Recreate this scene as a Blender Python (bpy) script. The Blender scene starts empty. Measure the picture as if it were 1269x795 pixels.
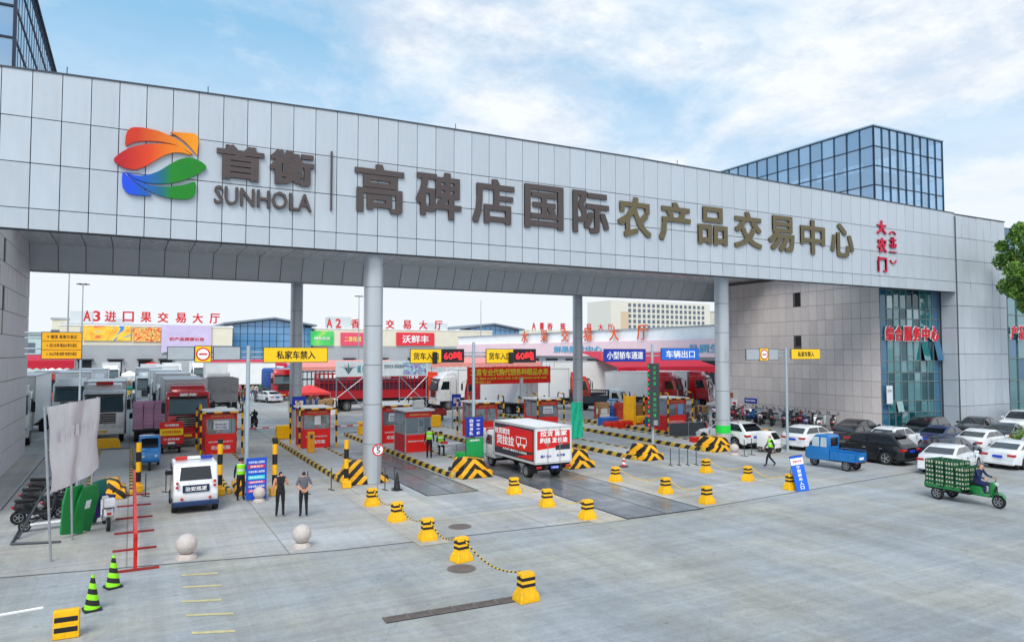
import bpy, bmesh, math, random
from mathutils import Vector, Matrix
R = random.Random(11)
sc = bpy.context.scene
COL = sc.collection
PI = math.pi

# ---------------------------------------------------------------- camera, world, sun, exposure
PF, PCX, PCY, EYE = 880.0, 634.5, 397.5, 6.3          # focal length and centre in photo pixels, camera height in metres
PITCH = math.atan(38.5 / PF)
YAW = math.atan(471.5 * math.cos(PITCH) / PF)
cam = bpy.data.cameras.new("camera")
cam.sensor_width = 36.0
cam.lens = PF * 36.0 / 1269.0
cam.clip_end = 6000
cam.clip_start = 0.5
camo = bpy.data.objects.new("camera", cam)
COL.objects.link(camo)
camo.location = (0, 0, EYE)
camo.rotation_euler = (PI / 2 + PITCH, 0, -YAW)
sc.camera = camo

SUN_EL, SUN_AZ = math.radians(48), math.radians(218)   # azimuth measured from +Y towards +X
world = bpy.data.worlds.new("World")
sc.world = world
world.use_nodes = True
wn, wl = world.node_tree.nodes, world.node_tree.links
wn.clear()
def N(nt, t, **kw):
    n = nt.nodes.new(t)
    for k, v in kw.items():
        if k in ('op',): n.operation = v
        elif hasattr(n, k): setattr(n, k, v)
    return n
def build_world():
    nt = world.node_tree
    L = nt.links.new
    out = N(nt, 'ShaderNodeOutputWorld')
    bg = N(nt, 'ShaderNodeBackground')
    bg.inputs[1].default_value = 0.118
    sky = N(nt, 'ShaderNodeTexSky')
    sky.sky_type = 'NISHITA'
    sky.sun_disc = False
    sky.sun_elevation = SUN_EL
    sky.sun_rotation = SUN_AZ
    sky.air_density = 1.0
    sky.dust_density = 2.0
    sky.ozone_density = 2.0
    tc = N(nt, 'ShaderNodeTexCoord')
    sep = N(nt, 'ShaderNodeSeparateXYZ')
    L(tc.outputs['Generated'], sep.inputs[0])
    # cloud deck seen in perspective: direction / (z + k)
    zc = N(nt, 'ShaderNodeMath', op='MAXIMUM'); zc.inputs[1].default_value = 0.0
    L(sep.outputs[2], zc.inputs[0])
    za = N(nt, 'ShaderNodeMath', op='ADD'); za.inputs[1].default_value = 0.16
    L(zc.outputs[0], za.inputs[0])
    dv = N(nt, 'ShaderNodeVectorMath', op='DIVIDE')
    cb = N(nt, 'ShaderNodeCombineXYZ')
    for i in range(3): L(za.outputs[0], cb.inputs[i])
    L(tc.outputs['Generated'], dv.inputs[0]); L(cb.outputs[0], dv.inputs[1])
    mp = N(nt, 'ShaderNodeMapping')
    mp.inputs['Location'].default_value = (SKYX, SKYY, 0.0)
    mp.inputs['Scale'].default_value = (1.35, 1.35, 0.8)
    L(dv.outputs[0], mp.inputs[0])
    n1 = N(nt, 'ShaderNodeTexNoise'); n1.inputs['Scale'].default_value = 1.0; n1.inputs['Detail'].default_value = 12; n1.inputs['Roughness'].default_value = 0.6
    n1.inputs['Distortion'].default_value = 0.3
    L(mp.outputs[0], n1.inputs[0])
    r1 = N(nt, 'ShaderNodeValToRGB')
    r1.color_ramp.elements[0].position = 0.32; r1.color_ramp.elements[1].position = 0.54
    bd = N(nt, 'ShaderNodeVectorMath', op='DOT_PRODUCT'); bd.inputs[1].default_value = (math.cos(YAW) * .19, -math.sin(YAW) * .19, -.12); L(tc.outputs['Generated'], bd.inputs[0])
    ba = N(nt, 'ShaderNodeMath', op='ADD'); L(n1.outputs[0], ba.inputs[0]); L(bd.outputs['Value'], ba.inputs[1])
    L(ba.outputs[0], r1.inputs[0])
    # the cover closes towards the horizon
    hz = N(nt, 'ShaderNodeMapRange'); hz.inputs[1].default_value = 0.14; hz.inputs[2].default_value = 0.40
    hz.inputs[3].default_value = 1.0; hz.inputs[4].default_value = 0.0
    L(sep.outputs[2], hz.inputs[0])
    mx = N(nt, 'ShaderNodeMath', op='MAXIMUM')
    L(r1.outputs[0], mx.inputs[0]); L(hz.outputs[0], mx.inputs[1])
    # cloud shading: slightly greyer bellies
    n2 = N(nt, 'ShaderNodeTexNoise'); n2.inputs['Scale'].default_value = 2.6; n2.inputs['Detail'].default_value = 10; n2.inputs['Roughness'].default_value = 0.66
    L(mp.outputs[0], n2.inputs[0])
    r2 = N(nt, 'ShaderNodeValToRGB')
    r2.color_ramp.elements[0].position = 0.40; r2.color_ramp.elements[0].color = (3.7, 4.3, 5.1, 1)
    r2.color_ramp.elements[1].position = 0.58; r2.color_ramp.elements[1].color = (5.5, 5.7, 5.9, 1)
    L(n2.outputs[0], r2.inputs[0])
    hm = N(nt, 'ShaderNodeMixRGB'); L(hz.outputs[0], hm.inputs[0]); L(r2.outputs[0], hm.inputs[1]); hm.inputs[2].default_value = (5.0, 5.35, 5.75, 1)
    # open blue between the clouds: sky texture lifted by thin haze
    bl = N(nt, 'ShaderNodeMixRGB'); bl.inputs[0].default_value = 0.65
    L(sky.outputs[0], bl.inputs[1]); bl.inputs[2].default_value = (2.0, 4.0, 5.6, 1)
    m = N(nt, 'ShaderNodeMixRGB')
    L(mx.outputs[0], m.inputs[0]); L(bl.outputs[0], m.inputs[1]); L(hm.outputs[0], m.inputs[2])
    L(m.outputs[0], bg.inputs[0]); L(bg.outputs[0], out.inputs[0])
SKYX, SKYY = 0.0, 0.0
HAZE = False
build_world()

sun = bpy.data.lights.new("sun", 'SUN')
sun.energy = 1.7
sun.angle = math.radians(32)
sun.color = (1.0, 0.96, 0.9)
suno = bpy.data.objects.new("sun", sun)
COL.objects.link(suno)
sd = Vector((math.sin(SUN_AZ) * math.cos(SUN_EL), math.cos(SUN_AZ) * math.cos(SUN_EL), math.sin(SUN_EL)))
suno.rotation_euler = sd.to_track_quat('Z', 'Y').to_euler()
sc.view_settings.view_transform = 'Standard'
sc.view_settings.look = 'None'
sc.view_settings.exposure = 0.6
sc.view_settings.gamma = 1.0
sc.render.engine = 'CYCLES'
sc.cycles.max_bounces = 6
sc.cycles.transparent_max_bounces = 16

# ---------------------------------------------------------------- surveying: photo pixel -> point of the place
_f = Vector((math.sin(YAW) * math.cos(PITCH), math.cos(YAW) * math.cos(PITCH), math.sin(PITCH)))
_r = Vector((math.cos(YAW), -math.sin(YAW), 0))
_u = _r.cross(_f)
def ray(u, v): return _f * PF + _r * (u - PCX) - _u * (v - PCY)
def G(u, v, z=0.0):
    d = ray(u, v); t = (z - EYE) / d.z
    return Vector((d.x * t, d.y * t, z))
def S(u, v, y):
    d = ray(u, v); t = y / d.y
    return Vector((d.x * t, y, EYE + d.z * t))
def SX(u, v, x):
    d = ray(u, v); t = x / d.x
    return Vector((x, d.y * t, EYE + d.z * t))

# ---------------------------------------------------------------- materials
def lin(c):
    def f(x):
        x /= 255.0
        return x / 12.92 if x <= 0.04045 else ((x + 0.055) / 1.055) ** 2.4
    return (f(c[0]), f(c[1]), f(c[2]), 1)
MATS = {}
def mat(name, rgb, rough=0.6, metal=0.0, var=0.12, scale=3.0, bump=0.0, rnd=0.0, alpha=None, coat=0.0, emit=0.0, detail=6, streak=False):
    """procedural paint / metal / plastic: base colour broken up by noise dirt, roughness variation, optional bump"""
    if name in MATS: return MATS[name]
    m = bpy.data.materials.new(name); m.use_nodes = True
    nt = m.node_tree; L = nt.links.new
    b = nt.nodes['Principled BSDF']
    col = rgb if len(rgb) == 4 else lin(rgb)
    b.inputs['Metallic'].default_value = metal
    tc = N(nt, 'ShaderNodeTexCoord')
    nz = N(nt, 'ShaderNodeTexNoise'); nz.inputs['Scale'].default_value = scale; nz.inputs['Detail'].default_value = detail
    nz.inputs['Roughness'].default_value = 0.65
    if streak:
        mp = N(nt, 'ShaderNodeMapping'); mp.inputs['Scale'].default_value = (1, 1, 0.12)
        L(tc.outputs['Object'], mp.inputs[0]); L(mp.outputs[0], nz.inputs[0])
    else:
        L(tc.outputs['Object'], nz.inputs[0])
    mr = N(nt, 'ShaderNodeMapRange'); mr.inputs[1].default_value = 0.3; mr.inputs[2].default_value = 0.7
    mr.inputs[3].default_value = 1 - var; mr.inputs[4].default_value = 1 + var * 0.5
    L(nz.outputs[0], mr.inputs[0])
    src = mr.outputs[0]
    if rnd > 0:
        oi = N(nt, 'ShaderNodeObjectInfo')
        rr = N(nt, 'ShaderNodeMapRange'); rr.inputs[3].default_value = 1 - rnd; rr.inputs[4].default_value = 1 + rnd * 0.6
        L(oi.outputs['Random'], rr.inputs[0])
        mm = N(nt, 'ShaderNodeMath', op='MULTIPLY'); L(src, mm.inputs[0]); L(rr.outputs[0], mm.inputs[1]); src = mm.outputs[0]
    vm = N(nt, 'ShaderNodeVectorMath', op='SCALE'); vm.inputs[0].default_value = col[:3]
    L(src, vm.inputs['Scale']); L(vm.outputs[0], b.inputs['Base Color'])
    r2 = N(nt, 'ShaderNodeMapRange'); r2.inputs[1].default_value = 0.3; r2.inputs[2].default_value = 0.7
    r2.inputs[3].default_value = max(0.02, rough * 0.8); r2.inputs[4].default_value = min(1, rough * 1.25)
    L(nz.outputs[0], r2.inputs[0]); L(r2.outputs[0], b.inputs['Roughness'])
    if bump > 0:
        bp = N(nt, 'ShaderNodeBump'); bp.inputs['Strength'].default_value = bump; bp.inputs['Distance'].default_value = 0.02
        L(nz.outputs[0], bp.inputs['Height']); L(bp.outputs[0], b.inputs['Normal'])
    if coat: b.inputs['Coat Weight'].default_value = coat; b.inputs['Coat Roughness'].default_value = 0.05
    if alpha is not None: b.inputs['Alpha'].default_value = alpha
    if emit:
        b.inputs['Emission Color'].default_value = col; b.inputs['Emission Strength'].default_value = emit
    MATS[name] = m
    return m
def stripes(name, c1, c2, vec=(0, 0, 1), period=0.5, duty=0.5, off=0.0, chevron=False, rough=0.55, var=0.18):
    """painted stripes in object space"""
    if name in MATS: return MATS[name]
    m = mat(name, c1, rough, var=var, scale=5)
    nt = m.node_tree; L = nt.links.new
    sc_ = [n for n in nt.nodes if n.type == 'VECT_MATH'][0]
    tc = [n for n in nt.nodes if n.type == 'TEX_COORD'][0]
    co = tc.outputs['Object']
    if chevron:
        sp = N(nt, 'ShaderNodeSeparateXYZ'); L(co, sp.inputs[0])
        ab = N(nt, 'ShaderNodeMath', op='ABSOLUTE'); L(sp.outputs[0], ab.inputs[0])
        cb = N(nt, 'ShaderNodeCombineXYZ'); L(ab.outputs[0], cb.inputs[0]); L(sp.outputs[1], cb.inputs[1]); L(sp.outputs[2], cb.inputs[2])
        co = cb.outputs[0]
    dt = N(nt, 'ShaderNodeVectorMath', op='DOT_PRODUCT'); dt.inputs[1].default_value = vec; L(co, dt.inputs[0])
    ad = N(nt, 'ShaderNodeMath', op='ADD'); ad.inputs[1].default_value = off + 100 * period; L(dt.outputs['Value'], ad.inputs[0])
    d2 = N(nt, 'ShaderNodeMath', op='DIVIDE'); d2.inputs[1].default_value = period; L(ad.outputs[0], d2.inputs[0])
    fr = N(nt, 'ShaderNodeMath', op='FRACT'); L(d2.outputs[0], fr.inputs[0])
    gt = N(nt, 'ShaderNodeMath', op='GREATER_THAN'); gt.inputs[1].default_value = duty; L(fr.outputs[0], gt.inputs[0])
    mx = N(nt, 'ShaderNodeMixRGB'); mx.inputs[1].default_value = lin(c1); mx.inputs[2].default_value = lin(c2)
    L(gt.outputs[0], mx.inputs[0]); L(mx.outputs[0], sc_.inputs[0])
    return m
def glass(name, tint, trans=0.4, rough=0.04, dark=(20, 30, 36), f0=0.10):
    """window glass: sharp reflection over a tinted, partly see-through pane"""
    if name in MATS: return MATS[name]
    m = bpy.data.materials.new(name); m.use_nodes = True
    nt = m.node_tree; L = nt.links.new; nt.nodes.remove(nt.nodes['Principled BSDF'])
    out = [n for n in nt.nodes if n.type == 'OUTPUT_MATERIAL'][0]
    tr = N(nt, 'ShaderNodeBsdfTransparent'); tr.inputs[0].default_value = lin(tint)
    df = N(nt, 'ShaderNodeBsdfDiffuse'); df.inputs[0].default_value = lin(dark)
    gl = N(nt, 'ShaderNodeBsdfGlossy'); gl.inputs[0].default_value = (0.95, 0.97, 1, 1)
    gl.inputs['Roughness'].default_value = rough
    m1 = N(nt, 'ShaderNodeMixShader'); m1.inputs[0].default_value = 1 - trans
    L(tr.outputs[0], m1.inputs[1]); L(df.outputs[0], m1.inputs[2])
    lw = N(nt, 'ShaderNodeLayerWeight'); lw.inputs[0].default_value = 0.5      # same on both faces of a thin pane
    pw_ = N(nt, 'ShaderNodeMath', op='POWER'); pw_.inputs[1].default_value = 4.0; L(lw.outputs['Facing'], pw_.inputs[0])
    fr = N(nt, 'ShaderNodeMapRange'); fr.inputs[3].default_value = f0; fr.inputs[4].default_value = 0.95; L(pw_.outputs[0], fr.inputs[0])
    m2 = N(nt, 'ShaderNodeMixShader'); L(fr.outputs[0], m2.inputs[0]); L(m1.outputs[0], m2.inputs[1]); L(gl.outputs[0], m2.inputs[2])
    L(m2.outputs[0], out.inputs[0])
    MATS[name] = m
    return m

# ---------------------------------------------------------------- mesh building
class MB:
    def __init__(s): s.v = []; s.f = []; s.m = []
    def add(s, vs, fs, m=0):
        o = len(s.v); s.v += [tuple(p) for p in vs]
        for f in fs: s.f.append(tuple(i + o for i in f)); s.m.append(m)
        return s
    def poly(s, pts, m=0): return s.add(pts, [tuple(range(len(pts)))], m)
    def box(s, x0, x1, y0, y1, z0, z1, m=0):
        return s.add([(x0, y0, z0), (x1, y0, z0), (x1, y1, z0), (x0, y1, z0), (x0, y0, z1), (x1, y0, z1), (x1, y1, z1), (x0, y1, z1)],
                     [(0, 3, 2, 1), (4, 5, 6, 7), (0, 1, 5, 4), (1, 2, 6, 5), (2, 3, 7, 6), (3, 0, 4, 7)], m)
    def rbox(s, x0, x1, y0, y1, z0, z1, b=0.03, seg=2, m=0, taper=None):
        bm = bmesh.new()
        t = MB().box(x0, x1, y0, y1, z0, z1)
        if taper:
            cx_, cy_ = (x0 + x1) / 2, (y0 + y1) / 2
            t.v = [(cx_ + (p[0] - cx_) * (taper[0] if i > 3 else 1), cy_ + (p[1] - cy_) * (taper[1] if i > 3 else 1), p[2]) for i, p in enumerate(t.v)]
        vs = [bm.verts.new(p) for p in t.v]
        for f in t.f: bm.faces.new([vs[i] for i in f])
        bmesh.ops.bevel(bm, geom=list(bm.edges), offset=b, segments=seg, profile=0.5, affect='EDGES')
        bm.verts.index_update()
        s.add([v.co.copy() for v in bm.verts], [[v.index for v in f.verts] for f in bm.faces], m)
        bm.free(); return s
    def prism(s, pts, axis, a, b, m=0, bev=0.0, seg=2, mcap=None):
        def P(p, t): return (t, p[0], p[1]) if axis == 'x' else (p[0], t, p[1]) if axis == 'y' else (p[0], p[1], t)
        n = len(pts)
        vs = [P(p, a) for p in pts] + [P(p, b) for p in pts]
        fs = [(i, (i + 1) % n, n + (i + 1) % n, n + i) for i in range(n)]
        caps = [tuple(range(n))[::-1], tuple(range(n, 2 * n))]
        bm = bmesh.new()
        bv = [bm.verts.new(p) for p in vs]
        for f in fs: bm.faces.new([bv[i] for i in f])
        cf = [bm.faces.new([bv[i] for i in f]) for f in caps]
        bmesh.ops.recalc_face_normals(bm, faces=list(bm.faces))
        if bev > 0: bmesh.ops.bevel(bm, geom=list(bm.edges), offset=bev, segments=seg, profile=0.5, affect='EDGES')
        bm.verts.index_update()
        o = len(s.v)
        s.v += [tuple(v.co) for v in bm.verts]
        for f in bm.faces:
            s.f.append(tuple(v.index + o for v in f.verts)); s.m.append(m)
        bm.free(); return s
    def cyl(s, p0, p1, r0, r1=None, n=10, m=0, cap=True):
        p0, p1 = Vector(p0), Vector(p1); r1 = r0 if r1 is None else r1
        d = (p1 - p0); d.normalize()
        a = d.orthogonal().normalized(); b = d.cross(a)
        vs = []
        for p, r in ((p0, r0), (p1, r1)):
            for i in range(n):
                t = 2 * PI * i / n; vs.append(p + a * (r * math.cos(t)) + b * (r * math.sin(t)))
        fs = [(i, (i + 1) % n, n + (i + 1) % n, n + i) for i in range(n)]
        if cap: fs += [tuple(range(n))[::-1], tuple(range(n, 2 * n))]
        return s.add(vs, fs, m)
    def tube(s, pts, r, n=6, m=0):
        for a, b in zip(pts[:-1], pts[1:]): s.cyl(a, b, r, n=n, m=m)
        return s
    def loft(s, rings, m=0, cap=True, closed=True):
        n = len(rings[0]); vs = [p for r in rings for p in r]; fs = []
        for k in range(len(rings) - 1):
            for i in range(n if closed else n - 1):
                fs.append((k * n + i, k * n + (i + 1) % n, (k + 1) * n + (i + 1) % n, (k + 1) * n + i))
        if cap: fs += [tuple(range(n))[::-1], tuple(range((len(rings) - 1) * n, len(rings) * n))]
        return s.add(vs, fs, m)
    def sphere(s, c, r, m=0, n=12, sz=1.0, zmin=-1):
        rings = []
        k = n // 2
        for j in range(1, k):
            ph = -PI / 2 + PI * j / k
            rings.append([(c[0] + r * math.cos(ph) * math.cos(2 * PI * i / n), c[1] + r * math.cos(ph) * math.sin(2 * PI * i / n), c[2] + r * sz * math.sin(ph)) for i in range(n)])
        return s.loft(rings, m)
    def join(s, o, M=None):
        k = len(s.v)
        s.v += [tuple(M @ Vector(p)) if M else p for p in o.v]
        s.f += [tuple(i + k for i in f) for f in o.f]; s.m += list(o.m)
        return s
    def mesh(s, name, mats, smooth=None, fix=True):
        me = bpy.data.meshes.new(name)
        me.from_pydata(s.v, [], s.f)
        for m in (mats if isinstance(mats, (list, tuple)) else [mats]): me.materials.append(m)
        if any(s.m): me.polygons.foreach_set('material_index', s.m)
        if fix and len(s.f) < 60000:
            bm = bmesh.new(); bm.from_mesh(me); bmesh.ops.recalc_face_normals(bm, faces=bm.faces); bm.to_mesh(me); bm.free()
        if smooth:
            me.shade_smooth(); me.set_sharp_from_angle(angle=math.radians(smooth))
        me.update()
        return me
    def build(s, name, mats, parent=None, loc=(0, 0, 0), rz=0.0, smooth=None, kind=None, label=None, cat=None, group=None, fix=True):
        return put(name, s.mesh(name, mats, smooth, fix), parent, loc, rz, kind, label, cat, group)
def put(name, me, parent=None, loc=(0, 0, 0), rz=0.0, kind=None, label=None, cat=None, group=None, rot=None, scale=None):
    o = bpy.data.objects.new(name, me); COL.objects.link(o)
    o.location = loc
    o.rotation_euler = rot if rot else (0, 0, rz)
    if scale: o.scale = scale
    if parent: o.parent = parent
    if kind: o['kind'] = kind
    if label: o['label'] = label
    if cat: o['category'] = cat
    if group: o['group'] = group
    return o
def thing(name, label, cat, loc=(0, 0, 0), rz=0.0, group=None):
    return put(name, None, None, loc, rz, None, label, cat, group)
def dup(root, loc, rz=0.0, label=None, group=None, swap=None, scale=None):
    kids = {}
    for o in KIDS(root): kids.setdefault(o.parent, []).append(o)
    r = root.copy(); COL.objects.link(r); r.location = loc; r.rotation_euler = (0, 0, rz)
    if scale: r.scale = scale
    if label: r['label'] = label
    if group: r['group'] = group
    def rec(src, dst):
        for c in kids.get(src, []):
            d = c.copy(); COL.objects.link(d); d.parent = dst
            rec(c, d)
    rec(root, r)
    return r
def KIDS(root):
    out, st = [], list(root.children)
    while st:
        o = st.pop(0); out.append(o); st += list(o.children)
    return out
def recolor(root, a, b):
    """give this copy another paint: swap material a for b on meshes of its own"""
    for o in [root] + KIDS(root):
        if o.type == 'MESH' and any(s is a for s in o.data.materials):
            me = o.data.copy()
            for i, s in enumerate(me.materials):
                if s is a: me.materials[i] = b
            o.data = me
    return root

# lettering: solid glyphs, fitted to a box
def glyphs(txt, w, h, depth=0.02, bold=0.0, font_h=True, spacing=1.0):
    """mesh of the text lying in XZ (reading along +X, facing -Y), centred, stretched to w x h; depth along -Y.
    Heavier weights are struck from a few slightly shifted copies, each set 1.5 mm deeper than the last."""
    cu = bpy.data.curves.new('t', 'FONT'); cu.body = txt; cu.size = 1.0; cu.extrude = 0.5; cu.offset = 0.0
    cu.space_character = spacing; cu.resolution_u = 2
    ob = bpy.data.objects.new('t', cu)
    me0 = ob.to_mesh()
    vs = [v.co.copy() for v in me0.vertices]; fs = [tuple(p.vertices) for p in me0.polygons]
    ob.to_mesh_clear(); bpy.data.objects.remove(ob); bpy.data.curves.remove(cu)
    t = MB()
    if not vs: return t
    k = max(0.0, bold * .9)
    sh = [(0, 0)] if k <= 0.002 else [(-k, -k * .8), (k, -k * .8), (k, k * .8), (-k, k * .8), (0, 0)]
    x0, x1 = min(v.x for v in vs) - k, max(v.x for v in vs) + k; y0, y1 = min(v.y for v in vs) - k, max(v.y for v in vs) + k
    sx = w / max(1e-6, x1 - x0); sy = h / max(1e-6, y1 - y0)
    for n_, (dx, dy) in enumerate(sh):
        o = len(t.v)
        t.v += [((v.x + dx - (x0 + x1) / 2) * sx, -(v.z + 0.5) * (depth - .0015 * n_), (v.y + dy - (y0 + y1) / 2) * sy) for v in vs]
        t.f += [tuple(i + o for i in f) for f in fs]
    t.m = [0] * len(t.f)
    return t
def letters(parent, txt, w, h, material, loc, rz=0.0, depth=0.015, bold=0.0, rot=None, name='lettering', spacing=1.0):
    t = glyphs(txt, w, h, depth, bold, spacing=spacing)
    return put(name, t.mesh(name, material, fix=False), parent, loc, rz, rot=rot)
# ---------------------------------------------------------------- shared materials
YEL = (250, 186, 10); BLK = (26, 26, 26)
M_panel = mat('facade_panel_metal', (190, 199, 208), 0.42, 0.2, var=0.12, scale=1.2, rnd=0.045, streak=True)
M_grout = mat('tile_grout', (98, 90, 90), 0.85)
M_joint = mat('panel_joint_dark', (70, 76, 84), 0.8)
M_apron = mat('apron_metal', (200, 207, 214), 0.35, 0.2, var=0.08, scale=1.0, rnd=0.08)
M_soffit = mat('soffit_metal', (222, 226, 230), 0.24, 0.35, var=0.08, scale=1.0, rnd=0.05)
M_tile = mat('stone_tile_pinkish', (212, 203, 200), 0.6, var=0.08, scale=4, rnd=0.09, bump=0.05)
M_tileL = mat('stone_tile_grey', (222, 220, 224), 0.6, var=0.10, scale=3, rnd=0.12, bump=0.05)
M_steel = mat('galvanised_steel', (165, 170, 175), 0.4, 0.5, var=0.15)
M_dsteel = mat('dark_steel', (72, 78, 86), 0.5, 0.3)
M_black = mat('black_plastic', (24, 24, 26), 0.5)
M_rubber = mat('tyre_rubber', (30, 30, 31), 0.85, var=0.3)
M_white = mat('white_paint', (232, 233, 234), 0.35, var=0.08, scale=2)
M_chrome = mat('chrome', (200, 202, 205), 0.15, 0.9)
M_yellow = mat('yellow_paint', YEL, 0.5, var=0.15)
M_yplastic = mat('yellow_plastic', (252, 190, 0), 0.45, var=0.26, scale=7, rnd=0.08, detail=10)
M_red = mat('red_paint', (205, 26, 24), 0.4, var=0.1)
M_redboard = mat('red_board', (216, 18, 16), 0.5, var=0.06)
M_dred = mat('dark_red_cloth', (176, 14, 44), 0.7)
M_blue = mat('sign_blue', (20, 84, 200), 0.4, var=0.05)
M_dblue = mat('deep_blue', (18, 50, 168), 0.45)
M_green = mat('green_paint', (18, 130, 70), 0.5)
M_lit_white = mat('sign_white', (245, 245, 245), 0.5, var=0.03)
M_glassdk = mat('dark_vehicle_glass', (18, 22, 26), 0.06, 0.0, var=0.05, coat=1.0)
M_concrete = mat('concrete', (176, 177, 176), 0.8, var=0.16, scale=2.0, bump=0.15)
M_granite = mat('granite', (200, 190, 184), 0.7, var=0.2, scale=12)
YB_hor = stripes('yellow_black_bands', YEL, BLK, (0, 0, 1), 0.9, 0.5)
YB_kerb = stripes('kerb_yellow_black', (216, 178, 60), (38, 36, 34), (0, 1, 1.0), 0.95, 0.5, var=0.3)
YB_chev = stripes('chevron_yellow_black', (248, 180, 14), (32, 28, 24), (0.72, 0.35, 0.72), 0.42, 0.5, chevron=True, var=0.2)
YB_bar = stripes('bar_yellow_black', YEL, BLK, (1, 1, 0), 0.8, 0.5)

# ---------------------------------------------------------------- ground
def ground_mat(name, base, slab=None, wet=0.0, rough=0.75, stain=0.25, tint=(1, 1, 1)):
    m = bpy.data.materials.new(name); m.use_nodes = True
    nt = m.node_tree; L = nt.links.new; b = nt.nodes['Principled BSDF']
    tc = N(nt, 'ShaderNodeTexCoord')
    def noise(scale, det=8, dist=0.0, stretch=None, rough_=0.6):
        n = N(nt, 'ShaderNodeTexNoise'); n.inputs['Scale'].default_value = scale; n.inputs['Detail'].default_value = det
        n.inputs['Roughness'].default_value = rough_; n.inputs['Distortion'].default_value = dist
        if stretch:
            mp = N(nt, 'ShaderNodeMapping'); mp.inputs['Scale'].default_value = stretch[0]; mp.inputs['Rotation'].default_value = (0, 0, stretch[1])
            L(tc.outputs['Object'], mp.inputs[0]); L(mp.outputs[0], n.inputs[0])
        else: L(tc.outputs['Object'], n.inputs[0])
        return n
    def rng(n, a, b_, c, d):
        r = N(nt, 'ShaderNodeMapRange'); r.inputs[1].default_value = a; r.inputs[2].default_value = b_; r.inputs[3].default_value = c; r.inputs[4].default_value = d
        L(n.outputs[0], r.inputs[0]); return r.outputs[0]
    def mul(a, b_):
        x = N(nt, 'ShaderNodeMath', op='MULTIPLY'); L(a, x.inputs[0])
        if isinstance(b_, float): x.inputs[1].default_value = b_
        else: L(b_, x.inputs[1])
        return x.outputs[0]
    v = rng(noise(0.11, 5, 0.8), 0.35, 0.66, 1 - stain, 1 + stain * 0.35)          # broad stains
    v = mul(v, rng(noise(0.9, 9, 0.5), 0.3, 0.7, 1 - stain * 0.35, 1.05))           # blotches
    v = mul(v, rng(noise(1.0, 6, 0.2, ((0.9, 0.035, 1), 0)), 0.35, 0.65, 1 - stain * 0.75, 1.06))   # tyre tracks along the lanes
    v = mul(v, rng(noise(1.0, 6, 0.6, ((0.10, 0.9, 1), 0.5)), 0.4, 0.62, 1 - stain * 0.35, 1.03))    # turning tracks
    v = mul(v, rng(noise(1.0, 5, 1.5, ((0.05, 1.6, 1), -0.35)), 0.38, 0.6, 1 - stain * 0.3, 1.02))  # skid marks
    v = mul(v, rng(noise(1.0, 6, 0.3, ((0.12, 6.0, 1), -0.42)), 0.42, 0.62, 1 - stain * 0.35, 1.02))
    v = mul(v, rng(noise(1.0, 6, 0.3, ((7.0, 0.10, 1), 0.05)), 0.42, 0.62, 1 - stain * 0.15, 1.01))
    v = mul(v, rng(noise(3.6, 11, 0.4, None, 0.7), 0.3, 0.7, 0.86, 1.07))
    ck = N(nt, 'ShaderNodeTexVoronoi'); ck.feature = 'DISTANCE_TO_EDGE'; ck.inputs['Scale'].default_value = 0.13
    wv = N(nt, 'ShaderNodeVectorMath', op='ADD'); wn_ = noise(0.8, 4); wsx = N(nt, 'ShaderNodeVectorMath', op='SCALE'); wsx.inputs['Scale'].default_value = 1.6
    L(wn_.outputs['Color'], wsx.inputs[0]); L(tc.outputs['Object'], wv.inputs[0]); L(wsx.outputs[0], wv.inputs[1]); L(wv.outputs[0], ck.inputs[0])
    v = mul(v, rng(ck, 0.0, 0.005, 0.84, 1.0))                                       # hairline cracks
    v = mul(v, rng(noise(16, 6), 0.25, 0.75, 0.86, 1.10))                              # grit
    sp = N(nt, 'ShaderNodeTexVoronoi'); sp.inputs['Scale'].default_value = 0.75; L(tc.outputs['Object'], sp.inputs[0])
    v = mul(v, rng(sp, 0.025, 0.06, 0.72, 1.0))                                      # gum and oil spots
    if slab:
        br = N(nt, 'ShaderNodeTexBrick'); br.offset = 0.0
        br.inputs['Scale'].default_value = 1.0; br.inputs['Mortar Size'].default_value = 0.028; br.inputs['Mortar Smooth'].default_value = 0.3
        br.inputs['Brick Width'].default_value = slab[0]; br.inputs['Row Height'].default_value = slab[1]
        br.inputs['Color1'].default_value = (1, 1, 1, 1); br.inputs['Color2'].default_value = (0.9, 0.9, 0.9, 1); br.inputs['Mortar'].default_value = (0.55, 0.55, 0.55, 1)
        L(tc.outputs['Object'], br.inputs[0])
        bw = N(nt, 'ShaderNodeRGBToBW'); L(br.outputs[0], bw.inputs[0]); v = mul(v, bw.outputs[0])
    hue = N(nt, 'ShaderNodeMixRGB'); hue.inputs[1].default_value = lin(base)
    warm = [min(255, c * k) for c, k in zip(base, (1.03, 1.0, 0.94))]
    hue.inputs[2].default_value = lin(warm); L(rng(noise(0.25, 4), 0.4, 0.62, 0, 1), hue.inputs[0])
    vm = N(nt, 'ShaderNodeVectorMath', op='SCALE'); L(hue.outputs[0], vm.inputs[0]); L(v, vm.inputs['Scale']); L(vm.outputs[0], b.inputs['Base Color'])
    n5 = noise(0.5, 6, 0.5)
    r = rng(n5, 0.4, 0.62, rough - wet, min(1.0, rough + 0.08)); L(r, b.inputs['Roughness'])
    bp = N(nt, 'ShaderNodeBump'); bp.inputs['Strength'].default_value = 0.25; bp.inputs['Distance'].default_value = 0.01
    L(noise(30, 5).outputs[0], bp.inputs['Height']); L(bp.outputs[0], b.inputs['Normal'])
    MATS[name] = m
    return m
M_street = ground_mat('street_surface', (171, 176, 180), None, 0.0, 0.8, 0.20)
M_fore = ground_mat('forecourt_concrete', (190, 193, 196), (4.5, 5.0), 0.05, 0.75, 0.20)
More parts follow.
